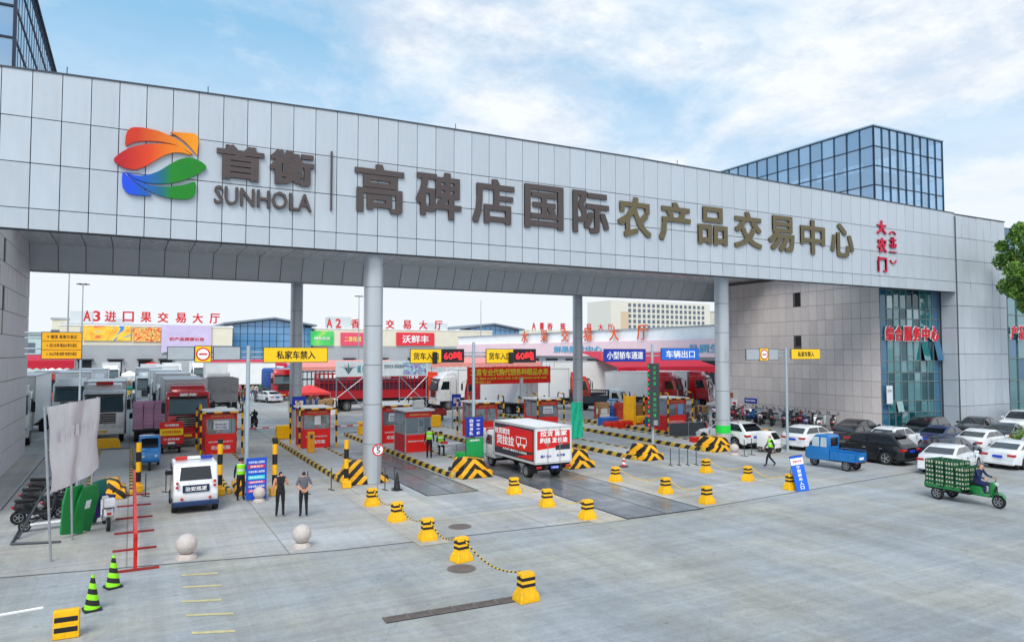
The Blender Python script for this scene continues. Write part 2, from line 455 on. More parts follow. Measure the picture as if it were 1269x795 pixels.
M_lane = ground_mat('lane_surface', (178, 184, 191), None, 0.15, 0.6, 0.26)
M_wet = ground_mat('wet_weigh_plate', (136, 143, 152), None, 0.26, 0.42, 0.35)
M_yard = ground_mat('yard_concrete', (196, 199, 202), (6, 6), 0.0, 0.8, 0.18)

def sheet(name, pts, z, m, kind='structure'):
    return MB().poly([(p[0], p[1], z) for p in pts]).build(name, m, kind=kind)
sheet('ground', [(-1800, -300), (2600, -300), (2600, 3000), (-1800, 3000)], -0.012, M_yard)
sheet('street', [(-60, -60), (120, -60), (120, 24.0), (49.7, 24.2), (19.6, 21.9), (6, 22.8), (-3, 24.5), (-60, 30)], -0.008, M_street)
sheet('forecourt', [(-60, 30.06), (-3, 24.56), (6, 22.86), (19.6, 21.96), (49.7, 24.26), (75, 25), (75, 62), (-60, 62)], -0.004, M_fore)
js = MB()
for a, b in zip([(-60, 30), (-3, 24.5), (6, 22.8), (19.6, 21.9), (49.7, 24.2)], [(-3, 24.5), (6, 22.8), (19.6, 21.9), (49.7, 24.2), (75, 25)]):
    js.poly([(a[0], a[1], 0), (b[0], b[1], 0), (b[0], b[1] + .07, 0), (a[0], a[1] + .07, 0)])
js.build('pavement_joint', mat('joint_dark', (92, 95, 99), 0.9), kind='structure')
# lanes between the toll islands, sheets laid from the joint to the yard
for x0, x1, m in ((11.0, 14.2, M_lane), (16.6, 20.6, M_lane), (22.7, 25.6, M_lane), (28.0, 31.6, M_lane)):
    y0 = 25.6 if x0 > 5 else 27
    sheet('lane', [(x0, y0), (x1, y0), (x1, 70), (x0, 70)], 0.0, m)
# wet weighbridge plates with a dark steel rim
def plate(x0, x1, y0, y1):
    root = thing('weighbridge_plate', PLATE_LABELS.pop(0), 'weighbridge', ((x0 + x1) / 2, (y0 + y1) / 2, 0))
    hx, hy = (x1 - x0) / 2, (y1 - y0) / 2
    MB().box(-hx, hx, -hy, hy, 0.0, 0.012).build('deck', M_wet, root)
    r = MB()
    for a in ((-hx - .06, -hx, -hy - .06, hy + .06), (hx, hx + .06, -hy - .06, hy + .06), (-hx, hx, -hy - .06, -hy), (-hx, hx, hy, hy + .06), (-.02, .02, -hy, hy)):
        r.box(a[0], a[1], a[2], a[3], 0.002, 0.016)
    r.build('rim', M_black, root)
PLATE_LABELS = ['wet dark weighbridge deck running out behind the red delivery truck', 'damp weighbridge deck in the lane right of the speed limit sign']
plate(16.7, 20.4, 21.9, 44); plate(11.6, 14.0, 29.5, 44)
lt = MB()
for x0, x1, y0, y1 in ((15.2, 16.6, 21.8, 31.5), (20.5, 22.3, 24.0, 31.5), (8.4, 9.5, 22.0, 31.0)): lt.poly([(x0, y0, 0), (x1, y0, 0), (x1, y1, 0), (x0, y1, 0)])
lt.build('pale_paving', ground_mat('pale_concrete', (196, 194, 190), None, 0, 0.8, 0.2), kind='structure', loc=(0, 0, 0.004))
# drain, manholes, old paint
p, q = G(476, 768), G(640, 741)
d = (q - p); ang = math.atan2(d.y, d.x); Ld = d.length
rt = thing('trench_drain', 'long rusty trench drain grate set in the street, near the last yellow barrier', 'drain', ((p + q) / 2), ang)
MB().box(-Ld / 2, Ld / 2, -.2, .2, -.01, .0).build('channel', M_black, rt)
dm = mat('rusty_grate', (122, 112, 108), 0.7, 0.3, var=0.3)
k = int(Ld / .5)
gm = MB(); hk = Ld / k / 2
for j in range(5): gm.box(-hk + .004, hk - .004, -.17 + j * .075, -.13 + j * .075, 0, .012)
gm.box(-hk + .002, -hk + .03, -.19, .19, 0, .014); gm.box(hk - .03, hk - .002, -.19, .19, 0, .014)
gm = gm.mesh('grate', dm)
for i in range(k): put('grate', gm, rt, (-Ld / 2 + (i + .5) * Ld / k, 0, 0.001))
mh = MB().cyl((0, 0, -.01), (0, 0, .006), .42, n=28)
for i in range(-3, 4): mh.box(-.3, .3, i * .1 - .015, i * .1 + .015, .006, .011)
mh = mh.mesh('manhole_cover', dm)
for (u, v), l in (((572, 704), 'round manhole cover beside the second yellow barrier from the front'), ((498, 573), 'manhole cover in the lane near the black cone'), ((570, 652), 'manhole cover between the two left barrier rows')):
    put('manhole_cover', mh, None, G(u, v), label=l, cat='manhole cover')
st = MB()
for u0, u1, v in ((225, 270, 713), (226, 275, 728), (225, 275, 746), (231, 290, 763), (238, 292, 785)):
    a, b = G(u0, v), G(u1, v - 2.5)
    st.poly([(a.x, a.y, 0), (b.x, b.y, 0), (b.x, b.y + .16, 0), (a.x, a.y + .16, 0)])
st.build('faded_road_marking', mat('worn_yellow_line', (198, 186, 140), 0.8, var=0.3, scale=6), kind='structure', loc=(0, 0, .0))

# ---------------------------------------------------------------- toll islands: kerb, deck and striped nose block
ISLAND_NOTE = []
def island(xc, w, y0, y1, label, kerb_mat=YB_kerb, nose=True, deck=True, nh=1.05, nw=None):
    root = thing('toll_island', label, 'traffic island', (xc, y0, 0), 0, 'toll islands')
    hw = w / 2; Lk = y1 - y0
    ds = MB(); ds.box(-hw + .17, hw - .17, .2, Lk - .15, 0, .20)
    ds.build('deck', M_concrete, root)
    for sx in (-1, 1):
        k = MB().rbox(min(sx * hw, sx * (hw - .16)), max(sx * hw, sx * (hw - .16)), 0, Lk, 0, .24, .025, 1)
        k.build('kerb', kerb_mat, root)
    MB().rbox(-hw + .165, hw - .165, Lk - .14, Lk, 0, .24, .02, 1).build('kerb', kerb_mat, root)
    if nose:
        nw = nw or w - .85
        nh *= .76
        h2 = nw / 2
        t = MB()
        # two stepped wedges, nose towards the street
        t.rbox(-h2 - .15, h2 + .15, -.6, 1.3, 0, .38, .05, 2, taper=(0.94, 0.94))
        t.rbox(-h2 + .05, h2 - .05, -.35, 1.2, .37, nh, .05, 2, taper=(0.76, 0.8))
        t.build('nose_block', YB_chev, root, smooth=40)
    return root
island(-0.75, 1.9, 35.7, 51.5, 'toll island with a striped wedge nose, leftmost, behind the parked purple scooter', nose=True, nh=.95)
island(4.75, 1.75, 34.0, 52.5, 'toll island with striped nose behind the guard and the blue notice board', nh=1.0)
island(10.05, 2.2, 34.0, 53.0, 'toll island carrying the front left silver column', nh=1.3, nw=1.9)
island(15.4, 2.3, 33.0, 53.5, 'toll island with two booths and the folding table', nh=1.15)
island(21.7, 2.3, 33.0, 56.0, 'toll island beyond the red and white delivery truck', nh=1.25)
island(27.0, 2.0, 33.4, 60.0, 'toll island carrying the pole with the green LED column', nh=1.1)
island(33.3, 2.4, 34.2, 64.0, 'toll island carrying the front right column with the green band', nh=1.1)

# ---------------------------------------------------------------- the gate building
FY = 32.6
def top_z(x):
    ks = [(-16, 16.95), (-5, 17.13), (2, 17.33), (9, 17.48), (25, 17.55), (36, 17.46), (57, 17.23), (64.3, 17.1)]
    for (a, za), (b, zb) in zip(ks[:-1], ks[1:]):
        if x <= b: return za + (zb - za) * (x - a) / (b - a)
    return 17.1
gate = thing('gate_building', 'long silver panelled gate building spanning the toll lanes, with big Chinese lettering', 'gate building', (20, FY, 0))
GX = 20
PW = 0.985
nx0 = -14
cols = []
x = -3.59 - PW * 11
while x < 56.9:
    cols.append(x); x += PW if x < 20 else PW * 1.04
cols[-1] = 57.0
rows = [(11.0, 11.81), (11.81, 13.57), (13.57, 15.34)]
gp = 0.03
def panel(parent, w, h, loc, m=M_panel, th=0.04, cache={}, rot=None, name='panel'):
    key = (round(w, 3), round(h, 3), m.name, name)
    if key not in cache:
        cache[key] = MB().rbox(-w / 2 + gp / 2, w / 2 - gp / 2, 0, th, -h / 2 + gp / 2, h / 2 - gp / 2, .008, 1).mesh(name, m)
    # panels never hang perfectly flat: a hair of tilt breaks up the reflections
    r = rot or (R.gauss(0, .007), 0, R.gauss(0, .007))
    return put(name, cache[key], parent, loc, rot=r)
back = MB()
for a, b in zip(cols[:-1], cols[1:]):
    back.add([(a - GX, .05, 11.0), (b - GX, .05, 11.0), (b - GX, .5, 11.0), (a - GX, .5, 11.0), (a - GX, .05, top_z(a) - .03), (b - GX, .05, top_z(b) - .03), (b - GX, .5, top_z(b) - .03), (a - GX, .5, top_z(a) - .03)],
             [(0, 3, 2, 1), (4, 5, 6, 7), (0, 1, 5, 4), (2, 3, 7, 6)])
back.build('fascia_frame', M_joint, gate)
for a, b in zip(cols[:-1], cols[1:]):
    w = round(b - a, 3)
    for z0, z1 in rows: panel(gate, w, z1 - z0, ((a + b) / 2 - GX, R.uniform(0, .004), (z0 + z1) / 2))
    za, zb = top_z(a), top_z(b)
    g = gp / 2; z0 = 15.34 + g
    t = MB().add([(-w / 2 + g, 0, z0), (w / 2 - g, 0, z0), (w / 2 - g, 0, zb), (-w / 2 + g, 0, za), (-w / 2 + g, .04, z0), (w / 2 - g, .04, z0), (w / 2 - g, .04, zb), (-w / 2 + g, .04, za)],
                 [(0, 1, 2, 3), (7, 6, 5, 4), (0, 4, 5, 1), (1, 5, 6, 2), (2, 6, 7, 3), (3, 7, 4, 0)])
    put('panel', t.mesh('panel', M_panel), gate, ((a + b) / 2 - GX, R.uniform(0, .004), 0), rot=(0, 0, R.gauss(0, .004)))
cp = MB()
for a, b in zip(cols[:-1], cols[1:]):
    za, zb = top_z(a), top_z(b)
    cp.add([(a - GX, -.04, za), (b - GX, -.04, zb), (b - GX, .6, zb), (a - GX, .6, za), (a - GX, -.04, za + .06), (b - GX, -.04, zb + .06), (b - GX, .6, zb + .06), (a - GX, .6, za + .06)],
           [(0, 3, 2, 1), (4, 5, 6, 7), (0, 1, 5, 4), (2, 3, 7, 6)])
cp.build('coping', M_dsteel, gate)
# roof, soffit, rear apron
MB().box(-16 - GX, 58 - GX, 13.2, 21.8, 16.4, 16.75).box(-16 - GX, 58 - GX, .5, 2.0, 16.4, 16.75).box(-16 - GX, -4 - GX, 2.0, 13.2, 16.4, 16.75).box(50 - GX, 58 - GX, 2.0, 13.2, 16.4, 16.75).build('roof', M_dsteel, gate)  # rear depth cut short, out of view, so light reaches the yard
MB().box(-5.7 - GX, 51.5 - GX, 13.2, 19.75, 13.06, 13.2).build('soffit_frame', M_joint, gate)
# unseen roof opening, added to let light onto the lanes, crossed by ribs
for i in range(11): MB().rbox(-.2, .2, .56, 13.2, 13.3, 14.0, .02, 1).build('roof_rib', M_apron, gate, (-5.4 + i * 5.6 - GX, 0, 0))
MB().box(-5.7 - GX, 51.5 - GX, 13.1, 13.2, 13.06, 16.4).build('roof_edge', M_apron, gate)
MB().box(-5.7 - GX, 51.5 - GX, .5, .56, 11.02, 13.05).build('fascia_back', M_apron, gate)
AX0, AX1, NA = -5.7, 51.5, 38
aw = (AX1 - AX0) / NA
ap_me = MB().rbox(-aw / 2 + .02, aw / 2 - .02, 0, .05, -.93, .93, .008, 1).mesh('apron_panel', M_apron)
so_me = MB().rbox(-aw / 2 + .02, aw / 2 - .02, -3.2, 3.2, 0, .05, .008, 1).mesh('soffit_panel', M_soffit)
for i in range(NA):
    xx = AX0 + (i + .5) * aw - GX
    put('apron_panel', ap_me, gate, (xx, 20.15, 12.22), rot=(math.radians(25), 0, 0))
    put('soffit_panel', so_me, gate, (xx, 16.45, 13.0))
MB().add([(AX0 - GX, 19.8, 13.05), (AX1 - GX, 19.8, 13.05), (AX1 - GX, 20.62, 11.4), (AX0 - GX, 20.62, 11.4), (AX0 - GX, 21.6, 16.4), (AX1 - GX, 21.6, 16.4), (AX1 - GX, 21.6, 11.4), (AX0 - GX, 21.6, 11.4), (AX0 - GX, 19.8, 16.4), (AX1 - GX, 19.8, 16.4)],
         [(0, 1, 2, 3), (8, 9, 1, 0), (3, 2, 6, 7), (7, 6, 5, 4), (0, 3, 7, 4, 8), (1, 9, 5, 6, 2)]).build('rear_beam', M_joint, gate)
MB().box(AX0 - GX, AX1 - GX, 20.5, 20.62, 11.32, 11.42).build('drip_edge', M_steel, gate)
# columns
colm = mat('column_metal', (190, 196, 202), 0.32, 0.35, var=0.08, scale=0.8, streak=True)
seg_me = MB().cyl((0, 0, .012), (0, 0, 1.878), .46, n=40).mesh('cladding_panel', colm, smooth=40)
core_me = MB().cyl((0, 0, 0), (0, 0, 13.0), .43, n=24).mesh('core', M_joint, smooth=40)
COLS = ((10.38, 33.75), (S(895, 440, 34.6).x, 34.6), (S(367, 440, 55.6).x, 55.6), (S(716, 440, 55.6).x, 55.6))
for (cx_, cy_) in COLS:
    c = put('core', core_me, gate, (cx_ - GX, cy_ - FY, 0), scale=(1, 1, 1))
    c.name = 'column'
    if cy_ > 40: MB().rbox(-.3, .3, 21.55, 24.0, 12.9, 13.5, .03, 1).build('beam_bracket', M_apron, gate, (cx_ - GX, 0, 0))
    for k in range(7): put('cladding_panel', seg_me, c, (0, 0, k * 1.89))
for (u, v) in ((258, 113), (83, 91), (565, 157), (840, 200)):
    p = S(u, v, 32.9)
    MB().cyl((p.x - GX, .35, top_z(p.x)), (p.x - GX, .35, top_z(p.x) + .45), .02, n=5).box(p.x - GX - .15, p.x - GX + .15, .32, .38, top_z(p.x) + .1, top_z(p.x) + .13).build('lightning_rod', M_dsteel, gate)
# big lettering on the fascia
M_let = mat('bronze_letters', (82, 72, 71), 0.55, 0.1, var=0.15, rnd=0.04)
M_let2 = mat('olive_bronze_letters', (104, 94, 68), 0.55, 0.1, var=0.15, rnd=0.04)
def char_sign(name, label, chars, m, x0, pitch, w, z0, z1, bold=0.045, depth=.14, y=FY - .02):
    root = thing(name, label, 'sign', (x0, y, (z0 + z1) / 2))
    for i, ch in enumerate(chars):
        if ch == ' ': continue
        mm = m(i) if callable(m) else m
        cw = w * (0.62 if ch.isdigit() or ch in 'A' else 1)
        put('character', glyphs(ch, cw, z1 - z0, depth, bold).mesh('character', mm, fix=False), root, (i * pitch, 0, 0))
    return root
cs = char_sign('lettering_sign', 'huge dark bronze Chinese characters reading 高碑店国际农产品交易中心 across the gate fascia', '高碑店国际农产品交易中心',
          lambda i: M_let if i < 5 else M_let2, 10.27, 3.035, 2.42, 12.87, 15.25, bold=.030, depth=.09)
for i, o in enumerate(cs.children):
    if i > 5: o.location.x -= (i - 5) * .02
root = thing('brand_sign', 'bronze characters 首衡 with the Latin word SUNHOLA beneath and a thin divider bar', 'sign', (5, FY - .02, 14))
letters(root, '首', 1.95, 1.55, M_let, (-.98, 0, .5), depth=.12, bold=.05, name='character')
letters(root, '衡', 1.95, 1.6, M_let, (1.2, 0, .55), depth=.12, bold=.045, name='character')
letters(root, 'SUNHOLA', 4.1, .8, M_let, (.02, 0, -.97), depth=.12, bold=.015)
MB().box(2.93, 3.0, -.1, 0, -1.2, 1.55).build('divider_bar', M_let, root)
M_mag = mat('magenta_letters', (196, 14, 60), 0.45, var=0.1)
root = thing('vertical_sign', 'small magenta vertical characters 大农门 and （北二） on the fascia right end', 'sign', (47.9, FY - .02, 14))
for ch, z, h in (('大', 1.35, 1.0), ('农', .05, 1.08), ('门', -1.35, 1.12)): letters(root, ch, 1.02, h, M_mag, (0, 0, z), depth=.1, bold=.03, name='character')
for ch, z, h in (('北', .35, .75), ('二', -.2, .42)): letters(root, ch, .8, h, M_mag, (1.25, 0, z), depth=.1, bold=.03, name='character')
for s in (1, -1):
    t = MB(); n = 9
    pts = []
    for k in range(n + 1):
        a = math.radians(28 + 124 * k / n); pts.append((math.cos(a) * .42, s * (math.sin(a) * .42 - .18)))
    pts += [(x_ * .82, z_ - s * .06) for x_, z_ in reversed(pts)]
    t.prism(pts, 'y', -.1, 0)
    t.build('bracket', M_mag, root, (1.25, 0, (.93 if s > 0 else -1.0)))
# emblem: six leaf shapes surveyed on the fascia
def grad_mat(name, stops, x0, x1, slope=0.0):
    m = mat(name, (255, 255, 255), 0.4, var=0.05); nt = m.node_tree; L = nt.links.new
    scn = [n for n in nt.nodes if n.type == 'VECT_MATH'][0]; tc = [n for n in nt.nodes if n.type == 'TEX_COORD'][0]
    dt = N(nt, 'ShaderNodeVectorMath', op='DOT_PRODUCT'); dt.inputs[1].default_value = (1, 0, slope); L(tc.outputs['Object'], dt.inputs[0])
    r = N(nt, 'ShaderNodeMapRange'); r.inputs[1].default_value = x0; r.inputs[2].default_value = x1; L(dt.outputs['Value'], r.inputs[0])
    cr = N(nt, 'ShaderNodeValToRGB'); L(r.outputs[0], cr.inputs[0])
    for i, (p_, c_) in enumerate(stops):
        e = cr.color_ramp.elements[i] if i < 2 else cr.color_ramp.elements.new(p_)
        e.position = p_; e.color = lin(c_)
    L(cr.outputs[0], scn.inputs[0]); return m
LG = thing('emblem_sign', 'round leaf emblem in orange, red, blue and green on the fascia left', 'sign', (1.0, FY - .02, 14.4))
warm = grad_mat('emblem_warm', [(0, (184, 10, 24)), (1, (242, 152, 0)), (.35, (222, 60, 8)), (.6, (236, 112, 4))], -1.5, 1.2)
hot = grad_mat('emblem_orange', [(0, (204, 44, 8)), (1, (244, 152, 0))], -1.0, 1.2)
cool = grad_mat('emblem_cool', [(0, (8, 76, 224)), (1, (4, 126, 14)), (.45, (6, 104, 130)), (.6, (4, 128, 22))], -1.2, 1.3)
def Z(pts):   # zoomed crop -> photo pixel -> point on the fascia
    return [(lambda q: (q.x - 1.0, q.z - 14.4))(S(130 + a / 4.376, 140 + b / 4.376, FY - .02)) for a, b in pts]
leaf = [
 (hot, [(109, 186), (112, 130), (122, 100), (142, 84), (165, 81), (215, 84), (290, 100), (360, 130), (420, 165), (488, 236), (430, 200), (370, 172), (290, 156), (200, 154), (150, 163)]),
 (hot, [(345, 103), (400, 110), (470, 113), (490, 118), (503, 132), (507, 160), (502, 205), (500, 236), (480, 208), (440, 165), (395, 130)]),
 (warm, [(42, 256), (80, 222), (130, 193), (200, 175), (280, 169), (350, 172), (410, 188), (478, 236), (420, 218), (370, 217), (320, 232), (270, 262), (220, 292), (165, 312), (110, 303), (75, 285)]),
 (cool, [(105, 318), (140, 335), (190, 345), (250, 335), (300, 315), (350, 282), (400, 255), (450, 244), (490, 252), (530, 272), (555, 299), (520, 325), (470, 350), (420, 370), (350, 384), (280, 387), (220, 380), (160, 358)]),
 (cool, [(112, 326), (170, 368), (230, 392), (290, 402), (360, 402), (430, 393), (494, 370), (490, 440), (478, 460), (450, 470), (400, 470), (320, 458), (250, 432), (180, 390)]),
 (cool, [(96, 318), (118, 340), (165, 385), (220, 425), (264, 453), (150, 446), (115, 432), (96, 405), (92, 365)]),
]
def round_poly(pts):
    for _ in range(2):
        q = []
        for i in range(len(pts)):
            a, b = pts[i], pts[(i + 1) % len(pts)]
            q += [(a[0] * .8 + b[0] * .2, a[1] * .8 + b[1] * .2), (a[0] * .2 + b[0] * .8, a[1] * .2 + b[1] * .8)]
        pts = q
    return pts
for i, (m, pp) in enumerate(leaf):
    MB().prism(round_poly(Z(pp)), 'y', -.12, 0).build('leaf_shape', m, LG)

# ---------------------------------------------------------------- wings: right service building, left tiled wall
SB = thing('service_building', 'pale service hall wing at the right with tiled wall, glazed bay and panelled pier', 'building', (51.5, FY, 0))
bx, by = 51.5, FY
MB().box(.03, 5.4, 2.75, 18.9, 0, 13.0).box(9.2, 12.5, .62, 25, 0, 16.3).box(5.5, 9.2, .62, 25, 12.9, 16.3).build('wall_core', M_joint, SB)
# tiled wall facing -X, tiles about 0.8 wide
tm = MB().rbox(-.03, 0, -.398, .398, -.613, .613, .006, 1).mesh('tile', M_tile)
TW = MB().box(-.04, .0, 2.9, 18.9, 0, 13.0).build('tiled_wall', M_grout, SB)
ty0, tz0 = 2.7, 0.25
holes = [(11, 3), (11, 9)]
for i in range(20):
    for j in range(10):
        if (i, j) in ((9, 8), (9, 5)): continue
        put('tile', tm, TW, (-.035 - R.uniform(0, .004), ty0 + .4 + i * .82, tz0 + .62 + j * 1.25), rot=(0, R.gauss(0, .002), R.gauss(0, .003)))
MB().box(-.06, 0, ty0 + 9 * .82 + .05, ty0 + 9 * .82 + .6, tz0 + 8 * 1.25 + .05, tz0 + 9 * 1.25).build('vent_opening', M_black, SB)
MB().box(-.06, 0, ty0 + 9 * .82 + .05, ty0 + 9 * .82 + .6, tz0 + 5 * 1.25 + .35, tz0 + 6 * 1.25 - .1).build('vent_opening', M_black, SB)
MB().box(-.2, .04, 2.7, 18.9, 0, .25).build('plinth', M_concrete, SB)
# glazed bay: swings from the tiled wall's corner (y 35.2) forward to the pier's flank (y 33.8)
M_gl = glass('green_glass', (130, 200, 196), 0.3, 0.03, (50, 134, 142), .2)
M_gld = glass('green_glass_deep', (110, 180, 180), 0.3, 0.03, (20, 82, 92))
M_glp = glass('green_glass_pale', (170, 214, 210), 0.3, 0.03, (96, 160, 164), .3)
M_glb = glass('blue_green_glass', (100, 150, 180), 0.25, 0.03, (56, 116, 154))
M_mul = mat('mullion_grey', (120, 138, 142), 0.4, 0.4)
GXa, GXb = 0.05, 57.0 - bx
ba_ = math.atan2(-1.35, GXb - GXa - .02); GL = math.hypot(1.35, GXb - GXa - .02)
ncol = 9; gw = GL / ncol
zr = [0.1, 1.6, 2.5, 4.0, 4.7, 5.6, 7.6, 8.9, 9.7, 11.2, 12.6]
bay = MB().box(0, GL, -.03, .03, 0, .1).build('glazed_bay', M_mul, SB, (GXa, 2.75, 0), ba_)
for j in range(len(zr) - 1):
    h = zr[j + 1] - zr[j]
    for i in range(ncol):
        mm = M_glb if i in (0, ncol - 1) else R.choice((M_gl, M_gl, M_gld, M_glp, M_gl, M_gld))
        opened = (j, i) in ((5, 6), (5, 8), (1, 2))
        rot = (math.radians(-14), 0, 0) if opened else (R.gauss(0, .010), 0, R.gauss(0, .012))
        me = MB().box(-gw / 2 + .03, gw / 2 - .03, -.01, .01, -h / 2 + .03, h / 2 - .03).mesh('pane', mm)
        put('pane', me, bay, ((i + .5) * gw, -.22 if opened else 0, (zr[j] + zr[j + 1]) / 2), rot=rot)
fm = MB()
for i in range(ncol + 1): fm.box(i * gw - .03, i * gw + .03, -.07, .05, 0, 12.7)
for z in zr: fm.box(0, GL, -.06, .04, z - .035, z + .035)
for i in (2, 4): 
    for z in (4.8, 9.8): fm.box(i * gw, (i + 1) * gw, -.08, -.02, z, z + .05).box(i * gw, i * gw + .05, -.08, -.02, z, z + 1.2).box((i + 1) * gw - .05, (i + 1) * gw, -.08, -.02, z, z + 1.2).box(i * gw, (i + 1) * gw, -.08, -.02, z + 1.15, z + 1.2)
fm.build('mullion_grid', M_mul, bay)
# things behind the glass: floors, blinds
MB().box(.05, 9.1, 3.2, 10, 4.2, 4.45).box(.05, 9.1, 3.2, 10, 8.2, 8.5).box(.05, 9.1, 6, 6.2, 0, 13).build('floor_slab', M_concrete, SB)
# pier
pier = MB().box(57.07 - bx, 64.2 - bx, .05, .6, 0, 17.12).build('pier', M_joint, SB)
prow = [(0.15, 2.05), (2.05, 4.1), (4.1, 6.15), (6.15, 8.2), (8.2, 9.95), (9.95, 11.81), (11.81, 13.57), (13.57, 15.34), (15.34, 17.14)]
pcw = 7.2 / 7
for z0, z1 in prow:
    for i in range(7): panel(pier, pcw, z1 - z0, (57.0 - bx + (i + .5) * pcw, 0, (z0 + z1) / 2))
# the pier's flank, facing the lanes
for z0, z1 in prow[:6]: panel(pier, 1.16, z1 - z0, (57.0 - bx, .02 + .59, (z0 + z1) / 2), rot=(0, 0, -PI / 2))
MB().box(57.05 - bx, 57.9 - bx, .6, 3.0, 0, 12.9).build('flank_core', M_joint, SB)
MB().box(57.0 - bx, 64.25 - bx, -.05, .65, 17.15, 17.21).build('coping', M_dsteel, SB)
MB().cyl((57.05 - bx, -.06, 0), (57.05 - bx, -.06, 17), .045, n=8).build('downpipe', M_dsteel, SB)
MB().box(57.0 - bx - 5.5, 57.0 - bx, .65, 2.6, 12.72, 12.80).build('bay_head', M_joint, SB)
# glazing beyond the pier
fm = MB()
g2 = MB()
for j in range(9):
    for i in range(12):
        put('pane', MB().box(-.7, .7, -.01, .01, -.9, .9).mesh('pane', M_gl if (i + j) % 5 else M_glb), SB, (64.3 - bx + .75 + i * 1.5, 1.6, 1 + j * 1.9)) if i < 8 else None
for i in range(13): fm.box(64.25 - bx + i * 1.5, 64.33 - bx + i * 1.5, 1.5, 1.72, 0, 17)
for j in range(10): fm.box(64.25 - bx, 64.25 - bx + 18, 1.52, 1.70, .02 + j * 1.9, .1 + j * 1.9)
fm.build('mullion_grid', M_mul, SB)
MB().box(64.25 - bx, 82 - bx, 7, 7.3, 0, 17).box(64.25 - bx, 82 - bx, 2, 7, 5.7, 6).box(64.25 - bx, 82 - bx, 2, 7, 11.4, 11.7).build('floor_slab', M_concrete, SB)
M_redletter = mat('red_letters_white_edge', (214, 28, 48), 0.45)
def edged(parent, ch, w, h, loc, red=None):
    letters(parent, ch, w * 1.1, h * 1.1, M_lit_white, loc, depth=.06, bold=.09, name='letter_backing')
    letters(parent, ch, w, h, red or M_redletter, (loc[0], loc[1] - .07, loc[2]), depth=.05, bold=.045, name='character')
root = thing('service_hall_sign', 'red white-edged characters 综合服务中心 on the green glazing', 'sign', (56, FY + 2.6, 8.0))
a, b = S(1105, 413, FY + 2.3), S(1167, 413, FY + 2.0)
root.location = (bx + .05 + 2.75, FY + 2.75 - 1.35 * .5, a.z); root.rotation_euler = (0, 0, ba_)
pw = GL * .92 / 6
for i, ch in enumerate('综合服务中心'): edged(root, ch, pw * .84, 1.15, (-pw * 3 + (i + .5) * pw, -.14, 0))
root = thing('product_sign', 'red white-edged characters 产品 on the glazing beyond the panelled pier', 'sign', (65.6, FY + 1.45, 8.0))
q = S(1262, 412, FY + 1.4); root.location = (q.x, FY + 1.4, q.z)
for i, ch in enumerate('产品展'): edged(root, ch, 1.0, 1.2, (-.9 + i * 1.25, -.05, 0))
# left wall
LW = thing('left_gate_wing', 'grey tiled side wall at the far left edge of the gateway', 'wall', (-5.7, FY, 0))
MB().box(-6, -.04, 0.6, 20.4, 0, 16.4).box(-9, -.04, .1, .55, 0, 11).build('wall_core', M_joint, LW)
t = MB()
for j in range(11):
    for i in range(25):
        y0 = .65 + i * .8
        if i in (7, 12) and j in (7, 9): continue
        t.box(-.04, R.uniform(0, .006), y0 + .012, y0 + .788, j * 1.2 + .02, j * 1.2 + 1.185)
t.build('tile', M_tileL, LW, kind='stuff')
MB().box(-.1, .02, 10.3, 10.45, 7.2, 8.6).box(-.1, .03, 9.0, 9.1, 8.9, 10.5).build('vent_slot', M_black, LW)
# ---------------------------------------------------------------- vehicles
PAINT = {}
def paint(name, rgb, metal=0.15):
    return mat('car_paint_' + name, rgb, 0.3, metal, var=0.13, scale=2.2, coat=0.8, detail=10)
M_tail = mat('tail_lamp_red', (190, 14, 22), 0.2, coat=0.6)
M_head = mat('headlamp_clear', (222, 228, 232), 0.12, 0.3, coat=1.0)
M_plateb = mat('number_plate_blue', (24, 74, 200), 0.4)
M_orange = mat('orange_plastic', (250, 120, 20), 0.5)
def wheel(parent, x, y, r=.33, w=.21, name='wheel', spokes=5, rimc=None, dual=False, cache={}):
    key = (r, w, spokes, (rimc or M_steel).name)
    if key not in cache:
        t = MB()
        prof = [(-w / 2, r * .66), (-w / 2, r * .94), (-w / 2 + .03, r), (w / 2 - .03, r), (w / 2, r * .94), (w / 2, r * .66)]
        n = 20
        t.loft([[(px, pr * math.cos(2 * PI * i / n), pr * math.sin(2 * PI * i / n)) for i in range(n)] for px, pr in prof], 0, cap=False)
        rm = MB()
        rm.cyl((-w * .25, 0, 0), (w * .25, 0, 0), r * .67, n=18, m=1, cap=True)
        for s in (-1, 1):
            rm.cyl((s * w * .25, 0, 0), (s * w * .46, 0, 0), r * .16, n=8)
            for k in range(spokes):
                a = 2 * PI * k / spokes
                c, q = math.cos(a), math.sin(a)
                e = r * .085
                p0 = (s * w * .42, c * r * .1, q * r * .1); p1 = (s * w * .40, c * r * .66, q * r * .66)
                rm.cyl(p0, p1, e, e * .9, n=4)
            ring = [[(s * w * k_, rr * math.cos(2 * PI * i / 18), rr * math.sin(2 * PI * i / 18)) for i in range(18)] for k_, rr in ((.47, r * .68), (.47, r * .6), (.40, r * .58))]
            rm.loft(ring, 0, cap=False)
        cache[key] = (t.mesh('tyre', M_rubber, smooth=35), rm.mesh('rim', [rimc or M_steel, M_black], smooth=35))
    wh = put(name, cache[key][0], parent, (x, y, r))
    put('rim', cache[key][1], wh)
    return wh
def interp(ks, y):
    if y <= ks[0][0]: return ks[0][1]
    for (a, va), (b, vb) in zip(ks[:-1], ks[1:]):
        if y <= b: return va + (vb - va) * (y - a) / (b - a)
    return ks[-1][1]
